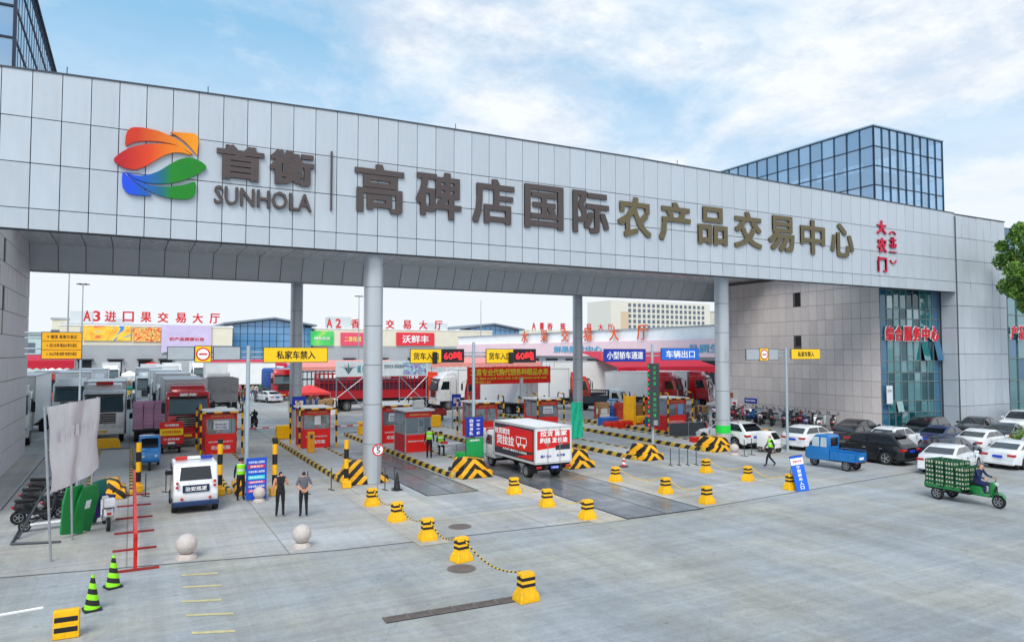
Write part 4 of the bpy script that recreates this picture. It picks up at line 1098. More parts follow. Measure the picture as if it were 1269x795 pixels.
# cargo trikes
def trike(label, loc, rz, m, cab=True, L=2.9, name='cargo_trike', bed_h=.4):
    t = thing(name, label, 'cargo tricycle', loc, rz)
    fr = MB().box(-.45, .45, -L / 2, .25, .42, .5).tube([(0, .2, .45), (0, .9, .42), (0, 1.1, .95)], .035)
    fr.cyl((-.55, -L / 2 + .55, .28), (.55, -L / 2 + .55, .28), .04, n=6)
    fr.build('frame', M_black, t)
    bd = MB().box(-.55, .55, -L / 2, -.05, .5, .55)
    for s in (-1, 1): bd.box(*sorted((s * .52, s * .55)), -L / 2, -.05, .55, .55 + bed_h)
    bd.box(-.55, .55, -L / 2, -L / 2 + .03, .55, .55 + bed_h).box(-.55, .55, -.08, -.05, .55, .55 + bed_h)
    for s in (-1, 1):
        bd.tube([(s * .54, -L / 2 + .03, .55 + bed_h), (s * .54, -L / 2 + .03, .66 + bed_h), (s * .54, -.1, .66 + bed_h), (s * .54, -.1, .55 + bed_h)], .015, 5)
        for k in range(5): bd.box(*sorted((s * .54, s * .565)), -L / 2 + .1 + k * .27, -L / 2 + .13 + k * .27, .5, .55 + bed_h)
    bd.build('cargo_bed', m, t)
    MB().box(-.2, .2, -L / 2 - .035, -L / 2 - .01, .62, .74).build('number_plate', M_lit_white, t)
    for s in (-1, 1):
        wheel(t, s * .48, -L / 2 + .55, .27, .13, spokes=6)
        MB().box(*sorted((s * .38, s * .5)), -L / 2 - .03, -L / 2, .45, .52).build('tail_light', M_tail, t)
    wheel(t, 0, 1.15, .27, .12, spokes=6)
    if cab:
        prof = [(-.02, .45), (-.02, 1.72), (.05, 1.8), (.75, 1.8), (.85, 1.72), (1.18, 1.12), (1.38, .98), (1.45, .55), (1.3, .42), (.95, .40)]
        c = MB().prism(prof, 'x', -.52, .52, bev=.05).build('cab', m, t, smooth=40)
        MB().poly([(-.42, 1.14, 1.2), (.42, 1.14, 1.2), (.4, .88, 1.68), (-.4, .88, 1.68)]).build('windscreen', M_glassdk, c)
        MB().poly([(-.35, -.025, 1.2), (.35, -.025, 1.2), (.35, -.025, 1.65), (-.35, -.025, 1.65)]).build('rear_window', M_glassdk, c)
        for s in (-1, 1):
            for a, b_ in ((.12, .48), (.56, .92)):
                MB().poly([(s * .53, a, 1.15), (s * .53, b_ + (.1 if b_ > .5 else 0), 1.15), (s * .53, b_ - .04, 1.66), (s * .53, a, 1.66)]).build('side_window', mat('pale_window', (190, 205, 210), 0.1), c)
            MB().cyl((s * .3, 1.44, .8), (s * .3, 1.47, .8), .07, n=10).build('headlight', M_head, c)
            MB().rbox(*sorted((s * .52, s * .66)), .95, 1.0, 1.2, 1.34, .02, 1).build('mirror', M_black, c)
    else:
        fk = MB().tube([(-.05, 1.15, .27), (-.06, 1.0, .95), (-.32, .85, 1.05)], .022).tube([(.05, 1.15, .27), (.06, 1.0, .95), (.32, .85, 1.05)], .022)
        fk.build('fork_and_handlebar', M_black, t)
        MB().prism([(.98, .5), (1.08, .95), (1.02, 1.05), (.9, 1.0), (.85, .55)], 'x', -.18, .18, bev=.03).prism([(.05, .5), (.15, .78), (.55, .80), (.62, .6), (.9, .45), (.9, .40), (.1, .40)], 'x', -.22, .22, bev=.03).build('fairing', m, t, smooth=40)
        MB().rbox(-.16, .16, .02, .58, .78, .88, .03, 2).build('seat', M_black, t)
        MB().prism([(.93, .28), (1.0, .52), (1.25, .60), (1.42, .42), (1.35, .56), (1.2, .66), (.95, .56)], 'x', -.09, .09, bev=.01).build('mudguard', m, t)
        MB().cyl((0, 1.06, .95), (0, 1.12, .95), .08, n=10).build('headlight', M_head, t)
    return t
M_tblue = paint('trike_blue', (20, 122, 196))
t = trike('blue cargo trike with enclosed cab and open bed, before the parked cars', (33.9, 26.1, 0), heading((1054, 582), (1018, 577)), M_tblue, L=3.0)
p = G(185, 583); trike('blue enclosed cargo trike facing the camera, left of the patrol cart', (p.x, p.y + 1.3, 0), PI, M_tblue, L=2.7)
p = G(212, 562); t = trike('cargo trike carrying a red and yellow advertising board, in front of the red truck', (p.x, p.y + 1.2, 0), 0.0, M_dsteel, cab=False, L=2.6)
text_plate(t, None, 1.35, 1.35, (0, -1.3, 1.3), board=M_redboard)
text_plate(t, '批发销售四季鲜果', 1.3, .42, (0, -1.335, 1.36), board=mat('bright_yellow', (250, 214, 20), .5), ink=M_redboard, th=.5)
letters(t, '市场精选', .8, .16, M_lit_white, (0, -1.34, 1.78), depth=.005, bold=.02)
letters(t, '订货热线', .9, .14, M_lit_white, (0, -1.34, .92), depth=.005, bold=.02)
# green crate trike with rider at right
gh = heading((1178, 618), (1230, 628))
gp_ = (G(1230, 628) + G(1177, 618)) / 2
GT = trike('green open cargo trike loaded with green crates, crossing the street at the right', (gp_.x, gp_.y, 0), gh, paint('trike_green', (20, 128, 62)), cab=False, L=3.3, bed_h=.1)
M_crate = mat('green_crate', (10, 84, 52), 0.5, rnd=.15)
def crate_mesh(w, d, h, m, slots=3):
    c = MB()
    c.box(-w / 2, w / 2, -d / 2, d / 2, 0, .015)
    t_ = .014
    for s in (-1, 1):
        c.box(-w / 2, w / 2, *sorted((s * (d / 2 - t_), s * d / 2)), 0, .05).box(-w / 2, w / 2, *sorted((s * (d / 2 - t_), s * d / 2)), h - .04, h)
        c.box(*sorted((s * (w / 2 - t_), s * w / 2)), -d / 2, d / 2, 0, .05).box(*sorted((s * (w / 2 - t_), s * w / 2)), -d / 2, d / 2, h - .04, h)
        for k in range(slots + 1):
            x_ = -w / 2 + .02 + (w - .04) * k / slots; c.box(x_ - .02, x_ + .02, *sorted((s * (d / 2 - t_), s * d / 2)), .04, h - .03)
            y_ = -d / 2 + .02 + (d - .04) * k / slots; c.box(*sorted((s * (w / 2 - t_), s * w / 2)), y_ - .02, y_ + .02, .04, h - .03)
    return c
fillm = mat('produce', (240, 232, 204), 0.7, var=.4, scale=14)
cm_ = crate_mesh(.34, .40, .19, M_crate).box(-.152, .152, -.183, .183, .03, .125, 1).mesh('crate', [M_crate, fillm])
Mw = Matrix.Translation(GT.location) @ Matrix.Rotation(gh, 4, 'Z')
for i in range(3):
    for j in range(4):
        for k in range(6 if j < 3 else 5):
            if 0 < i < 2 and 0 < j < 3 and k < 4: continue
            tier = ('bottom', 'second', 'third', 'fourth', 'fifth', 'top')[k]; pos = ('rearmost', 'second', 'third', 'front')[j]; side = ('left', 'middle', 'right')[i]
            q = Mw @ Vector((-.37 + i * .37 + R.gauss(0, .008), -1.40 + j * .44, .56 + k * .185))
            put('crate', cm_, None, q, gh + R.gauss(0, .02), label='green produce crate on the open trike, %s tier of the %s %s stack' % (tier, pos, side), cat='crate', group='crates on the green trike')
# ---------------------------------------------------------------- people: one skinned surface per pose, shared between people
def pose_mesh(name, J, Ebones, rad, lab, fingers=True, sub=1):
    names = list(J); V_ = [Vector(J[n]) for n in names]; rr = [rad[n] for n in names]; ed = [(names.index(a), names.index(b)) for a, b in Ebones]
    lb = [lab.get((a, b), 1) for a, b in Ebones]
    if fingers:
        for s in ('L', 'R'):
            w, h = Vector(J['wrist' + s]), Vector(J['palm' + s]); d = (h - w).normalized()
            side = Vector((0, 1, 0)); side = (side - d * side.dot(d)).normalized()
            nrm = d.cross(side)
            hi = names.index('palm' + s)
            for k, (o_, l_) in enumerate(((-.028, .062), (-.010, .075), (.010, .070), (.028, .055))):
                p1 = h + side * o_ + d * .02; p2 = p1 + d * l_ * .6; p3 = p2 + (d * .7 + nrm * .3 * (1 if s == 'L' else -1)) * l_ * .4
                for q, r_ in ((p1, .010), (p2, .009), (p3, .007)):
                    V_.append(q); rr.append(r_); names.append('f'); ed.append((hi if q is p1 else len(V_) - 2, len(V_) - 1)); lb.append(0)
            p1 = w + (h - w) * .5 + side * .035; p2 = p1 + (side * .6 + d) * .035
            for q, r_ in ((p1, .011), (p2, .009)):
                V_.append(q); rr.append(r_); names.append('t'); ed.append((names.index('wrist' + s) if q is p1 else len(V_) - 2, len(V_) - 1)); lb.append(0)
    me = bpy.data.meshes.new(name); me.from_pydata(V_, ed, [])
    ob = bpy.data.objects.new(name, me); COL.objects.link(ob)
    md = ob.modifiers.new('s', 'SKIN'); md.use_smooth_shade = True
    sv = me.skin_vertices[0].data
    for i, r_ in enumerate(rr):
        k = (r_, r_) if not isinstance(r_, tuple) else r_
        sv[i].radius = k; sv[i].use_root = (i == 0)
    if sub: ob.modifiers.new('u', 'SUBSURF').levels = sub
    dg = bpy.context.evaluated_depsgraph_get(); dg.update()
    out = bpy.data.meshes.new_from_object(ob.evaluated_get(dg))
    bpy.data.objects.remove(ob)
    out.materials.clear()
    for _ in range(7): out.materials.append(M_white)
    # colour each face by its nearest bone; the crown and back of the head are hair
    hd = Vector(J['head'])
    fwd = Vector((0, 1, 0)) if 'face' not in J else (Vector(J['face']) - hd).normalized()
    segs = [(V_[a], V_[b], l) for (a, b), l in zip(ed, lb)]
    for p in out.polygons:
        c = p.center; best, bl = 1e9, 1
        for a, b, l in segs:
            ab = b - a; t = max(0, min(1, (c - a).dot(ab) / max(1e-9, ab.length_squared)))
            d = (c - (a + ab * t)).length
            if d < best: best, bl = d, l
        if bl == 0 and (c - hd).length < .17 and ((c - hd).dot(fwd) < -.01 or c.z > hd.z + .055) and c.z > hd.z - .06: bl = 4
        p.material_index = bl
    for p in out.polygons: p.use_smooth = True
    return out
BJ = dict(pelvis=(0, 0, .95), spine=(0, 0, 1.12), chest=(0, 0, 1.34), neck=(0, 0, 1.475), head=(0, .015, 1.59), top=(0, .01, 1.66), nose=(0, .105, 1.575),
          shL=(-.17, 0, 1.40), elL=(-.235, -.01, 1.13), wristL=(-.25, .05, .90), palmL=(-.25, .065, .83),
          shR=(.17, 0, 1.40), elR=(.235, -.01, 1.13), wristR=(.25, .05, .90), palmR=(.25, .065, .83),
          hipL=(-.09, 0, .90), knL=(-.10, .02, .50), anL=(-.11, -.02, .09), toL=(-.125, .13, .045),
          hipR=(.09, 0, .90), knR=(.10, .02, .50), anR=(.11, -.02, .09), toR=(.125, .13, .045))
BR = dict(pelvis=(.145, .11), spine=(.135, .10), chest=(.155, .115), neck=.06, head=(.083, .098), top=.07, nose=.016,
          shL=.062, elL=.045, wristL=.032, palmL=(.038, .022), shR=.062, elR=.045, wristR=.032, palmR=(.038, .022),
          hipL=.095, knL=.062, anL=.045, toL=.04, hipR=.095, knR=.062, anR=.045, toR=.04)
BE = [('pelvis', 'spine'), ('spine', 'chest'), ('chest', 'neck'), ('neck', 'head'), ('head', 'top'), ('head', 'nose'), ('chest', 'shL'), ('shL', 'elL'), ('elL', 'wristL'), ('wristL', 'palmL'),
      ('chest', 'shR'), ('shR', 'elR'), ('elR', 'wristR'), ('wristR', 'palmR'), ('pelvis', 'hipL'), ('hipL', 'knL'), ('knL', 'anL'), ('anL', 'toL'), ('pelvis', 'hipR'), ('hipR', 'knR'), ('knR', 'anR'), ('anR', 'toR')]
BL = {('neck', 'head'): 0, ('head', 'top'): 0, ('head', 'nose'): 0, ('chest', 'neck'): 1, ('shL', 'elL'): 6, ('shR', 'elR'): 6, ('elL', 'wristL'): 5, ('elR', 'wristR'): 5, ('wristL', 'palmL'): 0, ('wristR', 'palmR'): 0,
      ('pelvis', 'hipL'): 2, ('pelvis', 'hipR'): 2, ('hipL', 'knL'): 2, ('hipR', 'knR'): 2, ('knL', 'anL'): 2, ('knR', 'anR'): 2, ('anL', 'toL'): 3, ('anR', 'toR'): 3}
def J_(**kw): d = dict(BJ); d.update(kw); return d
POSES = {
 'stand': J_(),
 'relaxed': J_(anL=(-.16, -.04, .09), toL=(-.20, .10, .045), knL=(-.13, .03, .5), elR=(.27, .02, 1.14), wristR=(.24, .16, .96), palmR=(.22, .22, .93)),
 'behind': J_(elL=(-.27, -.08, 1.15), wristL=(-.09, -.19, 1.0), palmL=(-.02, -.20, .98), elR=(.27, -.08, 1.15), wristR=(.09, -.18, .98), palmR=(.03, -.21, .95)),
 'phone': J_(elR=(.26, .02, 1.16), wristR=(.20, .20, 1.26), palmR=(.17, .26, 1.30), anL=(-.13, -.03, .09)),
 'walk': J_(knL=(-.10, .20, .53), anL=(-.11, .27, .12), toL=(-.12, .42, .09), knR=(.10, .02, .50), anR=(.11, -.30, .15), toR=(.12, -.17, .06), elL=(-.24, -.12, 1.14), wristL=(-.24, -.08, .90), palmL=(-.24, -.06, .84), elR=(.24, .08, 1.14), wristR=(.22, .24, .97), palmR=(.21, .29, .93)),
 'sit': J_(pelvis=(0, 0, .55), spine=(0, .0, .72), chest=(0, .03, .94), neck=(0, .05, 1.075), head=(0, .075, 1.19), top=(0, .07, 1.26), nose=(0, .165, 1.17), shL=(-.17, .03, 1.0), elL=(-.24, .10, .76), wristL=(-.17, .32, .72), palmL=(-.15, .39, .72), shR=(.17, .03, 1.0), elR=(.24, .10, .76), wristR=(.17, .32, .72), palmR=(.15, .39, .72),
    hipL=(-.09, .03, .52), knL=(-.13, .42, .50), anL=(-.13, .42, .09), toL=(-.14, .57, .045), hipR=(.09, .03, .52), knR=(.13, .42, .50), anR=(.13, .42, .09), toR=(.14, .57, .045)),
 'ride': J_(pelvis=(0, 0, .88), spine=(0, .02, 1.05), chest=(0, .10, 1.26), neck=(0, .14, 1.39), head=(0, .17, 1.50), top=(0, .165, 1.57), nose=(0, .262, 1.485), shL=(-.17, .11, 1.32), elL=(-.26, .24, 1.12), wristL=(-.27, .46, 1.07), palmL=(-.28, .52, 1.06), shR=(.17, .11, 1.32), elR=(.26, .24, 1.12), wristR=(.27, .46, 1.07), palmR=(.28, .52, 1.06),
    hipL=(-.09, .03, .85), knL=(-.16, .40, .78), anL=(-.16, .38, .42), toL=(-.16, .53, .38), hipR=(.09, .03, .85), knR=(.16, .40, .78), anR=(.16, .38, .42), toR=(.16, .53, .38)),
}
PM = {k: pose_mesh('person', v, BE, BR, BL) for k, v in POSES.items()}
CLOTH = {}
def cloth(name, rgb): return mat('cloth_' + name, rgb, 0.85, var=0.12, scale=9)
SKIN = mat('skin', (205, 150, 120), 0.55, var=.05); HAIR = mat('hair_black', (24, 20, 18), 0.6)
C_ = {'black': (26, 26, 30), 'grey': (96, 98, 108), 'white': (225, 225, 225), 'red': (190, 30, 40), 'navy': (28, 40, 84), 'blue': (50, 90, 160), 'pink': (220, 120, 140), 'green': (60, 120, 80), 'brown': (110, 80, 60), 'beige': (190, 170, 140), 'yellow': (230, 190, 60)}
VEST = stripes('hi_vis_vest', (150, 238, 30), (226, 230, 226), (0, 0, 1), .26, .72, off=.04, rough=.6)
def person(pose, label, loc, rz, shirt='black', trousers='black', shoes='black', sleeve='short', hair=HAIR, vest=False, name='person', group=None, cap=None, z=0.0, sc_=1.0):
    o = bpy.data.objects.new(name, PM[pose]); COL.objects.link(o)
    o.location = (loc[0], loc[1], z); o.rotation_euler = (0, 0, rz); o.scale = (sc_ * 1.05,) * 3
    sh, tr = cloth(shirt, C_[shirt]), cloth(trousers, C_[trousers])
    ms = [SKIN, sh, tr, cloth(shoes, C_[shoes]), hair, sh if sleeve == 'long' else SKIN, SKIN if sleeve == 'none' else sh]
    for i, m in enumerate(ms): o.material_slots[i].link = 'OBJECT'; o.material_slots[i].material = m
    o['label'] = label; o['category'] = 'person'
    if group: o['group'] = group
    J = POSES[pose]
    if vest:
        rings = []
        for zk, rx, ry in ((-.30, .175, .135), (-.15, .172, .132), (.0, .185, .14), (.08, .19, .135), (.13, .13, .10)):
            c = Vector(J['chest']); sp = Vector(J['spine']); t_ = zk / .22
            cc = c + (c - sp) * (zk / .22) if zk < 0 else c + Vector((0, 0, zk))
            rings.append([(cc.x + rx * math.cos(2 * PI * i / 16), cc.y + ry * math.sin(2 * PI * i / 16), cc.z) for i in range(16)])
        MB().loft(rings, cap=False).build('vest', VEST, o, smooth=60)
    if cap:
        c = Vector(J['head'])
        MB().sphere((c.x, c.y - .01, c.z + .05), .115, n=12, sz=.75).box(c.x - .07, c.x + .07, c.y + .06, c.y + .17, c.z + .04, c.z + .055).build('cap', cap, o, smooth=60)
    return o
p = G(347, 640); person('phone', 'man in a black sleeveless vest, left of the two men standing in the lane', p, -.15, 'black', 'black', sleeve='none')
p = G(376, 640); person('behind', 'man in a grey T-shirt with hands clasped behind his back, standing in the lane', p, -.05, 'grey', 'black')
p = G(298, 619); person('stand', 'guard in a bright green vest facing the camera, beside the blue notice board', p, PI, 'black', 'black', sleeve='long', vest=True, cap=M_black)
p = G(955, 578); person('walk', 'marshal in a bright green vest walking left past the white mini cart', p, PI / 2 - .5, 'black', 'black', sleeve='long', vest=True, hair=HAIR)
person('stand', 'toll worker in a bright green vest seen from behind, beside the folding table', (15.25, 38.6), -.3, 'black', 'black', sleeve='long', vest=True, z=.2, cap=M_black)
person('sit', 'worker in a dark green-trimmed jacket sitting behind the folding table', (16.4, 39.7), PI * .92, 'black', 'black', sleeve='long', vest=True, z=.2, cap=M_black)
q = Matrix.Translation(GT.location) @ Matrix.Rotation(gh, 4, 'Z') @ Vector((0, .30, 0))
person('ride', 'driver in a dark blue jacket riding the green open trike', (q.x, q.y), gh, 'navy', 'navy', sleeve='long', z=.03)
q = Vector((17.95, 35.35, 0)); person('sit', 'driver in a dark shirt seated in the red and white delivery truck', (q.x, q.y), 0, 'navy', 'black', z=.42)

# ---------------------------------------------------------------- plastic barriers and chains
bar = thing('barrier', 'x', 'barrier')
prof = [(-.32, 0), (.32, 0), (.31, .16), (.20, .30), (.185, .78), (.15, .82), (-.15, .82), (-.185, .78), (-.20, .30), (-.31, .16)]
bb = MB().prism(prof, 'x', -.20, .20, bev=.03)
bb = MB()
def ring(hx, hy, z): return [(hx * sx_, hy * sy_, z) for sx_, sy_ in ((-.93, -1), (.93, -1), (1, -.9), (1, .9), (.93, 1), (-.93, 1), (-1, .9), (-1, -.9))]
bb.loft([ring(.33, .26, 0), ring(.33, .26, .07), ring(.31, .24, .18), ring(.225, .165, .33), ring(.215, .15, .74), ring(.205, .14, .765), ring(.15, .10, .77)])
bb.build('body', M_yplastic, bar, smooth=35)
for z in (.40, .57):
    MB().loft([ring(.231 - (z - .33) * .024, .172 - (z - .33) * .036, z), ring(.230 - (z - .23) * .024, .170 - (z - .23) * .036, z + .085)]).build('reflective_band', M_black, bar)
MB().cyl((-.25, 0, .66), (.25, 0, .66), .035, n=8).build('rope_pin', M_black, bar)
CH = [[(461, 626), (492, 645), (530, 668), (572, 694), (652, 743)], [(637, 611), (678, 627), (728, 642)], [(763, 596), (825, 611), (876, 623)], [(875, 585), (927, 595), (980, 606)]]
ord_ = ['first', 'second', 'third', 'fourth', 'fifth']
rown = ['left row', 'row left of the wet weighbridge', 'row right of the wet weighbridge', 'row nearest the parked cars']
M_rope = stripes('rope_yellow_black', (236, 196, 60), (40, 36, 30), (1, 1, 0), .22, .5)
M_ropey = mat('rope_yellow', (236, 190, 60), .6)
ri = 0
for k, ch in enumerate(CH):
    ps = [G(u, v) for u, v in ch]
    n = len(ps)
    for i, p in enumerate(ps):
        d = (ps[min(i + 1, n - 1)] - ps[max(i - 1, 0)]); a = math.atan2(-d.x, d.y)
        q = 'nearest the camera' if i == n - 1 else ('farthest from the camera' if i == 0 else ord_[i] + ' from the far end')
        dup(bar, (p.x, p.y, 0), a + R.gauss(0, .12) , 'yellow black-banded barrier, %s in the %s' % (q, rown[k]), 'yellow barriers in chained rows', scale=(.88, .88, .92))
    for i in range(n - 1):
        a, b = ps[i] + Vector((0, 0, .66)), ps[i + 1] + Vector((0, 0, .66))
        a2, b2 = a.lerp(b, .23 / (b - a).length), b.lerp(a, .23 / (b - a).length)
        pts = [a2.lerp(b2, t / 10) - Vector((0, 0, .30 * (1 - (2 * t / 10 - 1) ** 2))) for t in range(11)]
        o = MB().tube([Vector(x_) - pts[0] for x_ in pts], .022 if k == 0 else .018, 6).build('rope', M_rope if k == 0 else M_ropey, None, pts[0],
            label='striped rope hanging between barriers, %s span of the %s' % (ord_[i], rown[k]), cat='rope', group='ropes between the barriers')
for o in KIDS(bar): bpy.data.objects.remove(o)
bpy.data.objects.remove(bar)
p = G(82, 789)
t = thing('block_barrier', 'square yellow barrier block with two black bands in the bottom left corner', 'barrier', (p.x, p.y, 0), -.05); t.scale = (.66, .5, .80)
MB().rbox(-.38, .38, -.2, .2, 0, .76, .03, 2).build('body', M_yplastic, t, smooth=35)
for z in (.18, .46): MB().rbox(-.34, .34, -.215, -.1, z, z + .14, .01, 1).build('reflective_band', M_black, t)
a, b = Vector((p.x - .44, p.y, .72)), Vector((p.x - 3.2, p.y + .4, .5))
MB().tube([(0, 0, 0), b - a], .03, 6).build('white_pole', M_white, None, a, label='pale pole leaning on the square yellow block, running out of frame', cat='pole')
# cones
def cone(label, u, v, h, c1, c2, base=M_black, tip=True):
    p = G(u, v); t = thing('traffic_cone', label, 'traffic cone', (p.x, p.y, 0), R.random())
    n = 16
    MB().cyl((0, 0, .03), (0, 0, h), .17 * h / .8, .03, n=n).build('cone_body', stripes('cone_%s' % label[:5], c1, c2, (0.25, 0.0, 1), .26, .5, rough=.5), t, smooth=50)
    MB().rbox(-.2, .2, -.2, .2, 0, .05, .02, 1).cyl((0, 0, h - .12), (0, 0, h), .055, .02, n=10).build('cone_base', base, t)
    return t
cone('fluorescent green cone with black bands, the nearer one to the yellow block', 114, 755, .85, (150, 240, 20), BLK)
cone('lime green cone with black bands, the farther one behind the yellow block', 140, 727, .85, (150, 240, 20), BLK)
cone('black cone beside the striped column base', 492, 607, .8, (26, 28, 30), (40, 42, 44))
cone('small red and white cone in front of the striped nose under the LED pole', 773, 578, .6, (220, 40, 30), (235, 235, 235))
cone('little red and white cone lying beside the black scooters at left', 40, 642, .5, (235, 235, 235), (210, 50, 40))
# stone balls
def ball(label, u, v, r=.34, m=M_granite):
    p = G(u, v); t = thing('stone_ball_bollard', label, 'bollard', (p.x, p.y, 0), 0, 'stone ball bollards')
    MB().cyl((0, 0, 0), (0, 0, .07), r * 1.0, r * .95, n=24).cyl((0, 0, .07), (0, 0, .14), r * .8, r * .7, n=24).build('base', m, t, smooth=40)
    MB().sphere((0, 0, .12 + r), r, n=28).build('ball', m, t, smooth=80)
ball('round stone bollard at the kerb line, leftmost of the stone balls', 231, 691, .31)
ball('round stone bollard with dark scribbled marks, in front of the two standing men', 374, 677, .30)
ball('round stone bollard at the foot of the blue notice board', 321, 621, .25)
ball('round stone bollard in front of the column with the green band', 910, 563, .28)
# striped posts
for (u, v, h), l in (((272, 613, 2.45), 'yellow and black post left of the guard'), ((340, 613, 2.5), 'yellow and black post just right of the blue notice board'), ((429, 604, 2.2), 'yellow and black post beside the front left column base'), ((171, 609, 2.2), 'yellow and black post right of the leftmost striped nose')):
    p = G(u, v); t = thing('striped_post', l, 'bollard post', (p.x, p.y, 0), 0, 'yellow and black posts')
    MB().cyl((0, 0, 0), (0, 0, h), .11, n=18).build('post', YB_hor, t, smooth=40)
    MB().rbox(-.2, .2, -.2, .2, 0, .32, .03, 1).build('foot', M_yellow, t)

# ---------------------------------------------------------------- toll booths
M_bglass = glass('booth_glass', (226, 236, 240), 0.75, 0.03, (176, 188, 196), .14)
M_alu = mat('booth_aluminium', (176, 182, 188), 0.35, 0.4)
M_paper = mat('paper_white', (226, 230, 236), 0.7)
def booth(label, x, y, w=1.75, d=2.2, h=2.45, frame=True, header='高碑店国际农产品交易中心', paper=True, ac=False, welcome='欢迎光临', rz=0.0, z=.2):
    t = thing('toll_booth', label, 'toll booth', (x, y, z), rz, 'red toll booths')
    hw = w / 2
    zr_ = 1.15
    fr = MB()
    for sx in (-1, 1):
        for sy in (0, 1): fr.box(*sorted((sx * (hw - .07), sx * hw)), sy * d - (.07 if sy else 0), sy * d + (0 if sy else .07), 0, h)
        fr.box(*sorted((sx * (hw - .05), sx * hw)), d * .5 - .03, d * .5 + .03, zr_, h - .1).box(*sorted((sx * (hw - .055), sx * (hw - .005))), .07, d - .07, zr_ - .03, zr_ + .04)
    fr.box(-hw + .07, hw - .07, 0, .06, zr_ - .03, zr_ + .04).box(-.02, .02, .01, .05, zr_ + .04, h - .3).box(-hw, hw, 0, d, 0, .06)
    fr.build('frame', mat('booth_frame_red', (236, 30, 30), .45) if frame else M_alu, t)
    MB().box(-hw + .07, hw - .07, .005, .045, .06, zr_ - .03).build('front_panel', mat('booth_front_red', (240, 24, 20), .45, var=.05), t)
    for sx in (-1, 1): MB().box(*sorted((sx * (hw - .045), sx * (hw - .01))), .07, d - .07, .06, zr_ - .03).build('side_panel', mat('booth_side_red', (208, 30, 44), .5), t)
    MB().box(-hw + .07, hw - .07, d - .045, d - .01, .06, zr_).build('rear_panel', M_redboard, t)
    MB().box(-hw + .07, hw - .07, .02, .03, zr_ + .04, h - .36).build('window', M_bglass, t)
    MB().box(-hw + .07, hw - .07, d - .03, d - .02, zr_, h - .05).build('window', M_bglass, t)
    for sx in (-1, 1): MB().box(*sorted((sx * (hw - .035), sx * (hw - .025))), .07, d - .07, zr_ + .04, h - .05).build('window', M_bglass, t)
    MB().rbox(-hw - .14, hw + .14, -.2, d + .14, h, h + .12, .03, 1).build('roof', mat('booth_roof_grey', (214, 216, 218), .6, var=.15), t)
    MB().box(-hw, hw, -.02, .02, h - .36, h - .02).build('header_board', mat('header_red', (216, 30, 34), .5), t)
    letters(t, header, w * .72, .10, mat('gold_letters', (244, 214, 120), .5), (.05, -.022, h - .19), depth=.006, bold=.012)
    letters(t, header, w * .78, .10, M_lit_white, (0, .003, .72), depth=.006, bold=.012)
    if welcome: letters(t, welcome, w * .62, .24, M_lit_white, (0, .003, .38), depth=.006, bold=.02)
    MB().box(-hw + .07, hw - .07, d - .10, d - .06, 1.1, h - .1).build('inner_back', mat('inner_back_pale', (206, 212, 214), .7), t)  # pale panel added inside to make the booth windows look lighter
    MB().box(-hw + .2, hw - .2, .3, .8, .75, .80).rbox(-.25, .1, .35, .6, .8, 1.2, .02, 1).build('desk', M_dsteel, t)
    if paper:
        q = MB().box(-.42, .42, -.0, .012, 1.45, 1.98).build('notice', M_paper, t)
        letters(t, '轿车禁止通行', .66, .11, mat('ink_purple', (90, 60, 120), .6), (0, -.002, 1.75), depth=.004, bold=.02)
        letters(t, '请走小车通道', .66, .11, mat('ink_purple', (90, 60, 120), .6), (0, -.002, 1.57), depth=.004, bold=.02)
    if ac:
        MB().rbox(-.1, .55, .5, .85, h + .14, h + .62, .03, 1).cyl((.22, .47, h + .38), (.22, .5, h + .38), .18, n=14).build('air_conditioner', mat('ac_casing', (206, 204, 198), .5), t)
    if frame:
        g = MB()
        hx, y0_, y1_ = hw + .28, -.42, d + .3
        H_ = h + .10
        for sx in (-1, 1):
            for y_ in (y0_, y1_):
                MB().cyl((sx * hx, y_, -.0), (sx * hx, y_, H_ + .1), .065, n=10).build('guard_post', stripes('guard_bands', (240, 176, 20), BLK, (0, 0, 1), .7, .5), t, smooth=40)
        g = MB()
        g.cyl((-hx, y0_, H_ - .06), (hx, y0_, H_ - .06), .055, n=8).cyl((-hx, y1_, H_ - .06), (hx, y1_, H_ - .06), .055, n=8)
        for sx in (-1, 1): g.tube([(sx * hx, y0_, H_ + .05), (sx * hx, y0_, H_ + .38), (sx * hx, y0_ + .8, H_ + .44), (sx * hx, y0_ + .9, H_ + .1)], .045, 8)
        g.build('guard_rail', stripes('guard_bands_h', (240, 176, 20), BLK, (1, 1, 0), .9, .5), t, smooth=40)
    return t
IB = 46.2
booth('red toll booth with a paper notice in its window, leftmost, behind the guard', 4.85, IB, paper=True)
booth('red toll booth with a yellow card machine in front of it', 10.55, IB, paper=False)
booth('red toll booth half hidden behind the taller booth, right of the front left column', 15.75, IB, paper=True)
booth('red and glass booth without guard posts, air conditioner on its roof, behind the folding table', 15.45, 40.9, w=1.7, d=2.0, h=2.5, frame=False, paper=False, ac=True, welcome=None)
booth('red toll booth behind the delivery truck, left of its cargo box', 22.35, 45.6, paper=False)
booth('red toll booth with a notice, half hidden by the teal wrapped column', 28.0, 46.5, paper=True)
island(37.6, 2.6, 41.2, 54, 'short toll island with the rightmost booth, behind the white SUV', nose=False)
booth('red toll booth with a blue notice, rightmost, beside the LED pole', 37.6, 43.0, w=1.9, paper=False, header='高碑店国际农产品交易中心')
t = [o for o in bpy.data.objects if o.name == 'toll_booth.006'][0]
MB().box(.15, .65, -.002, .012, 1.25, 2.0).build('notice', mat('notice_blue', (120, 160, 210), .6), t)
t = [o for o in bpy.data.objects if o.name == 'toll_booth.001'][0]
MB().rbox(-.15, .25, -.04, .0, 1.45, 2.0, .02, 1).build('intercom', M_white, t)
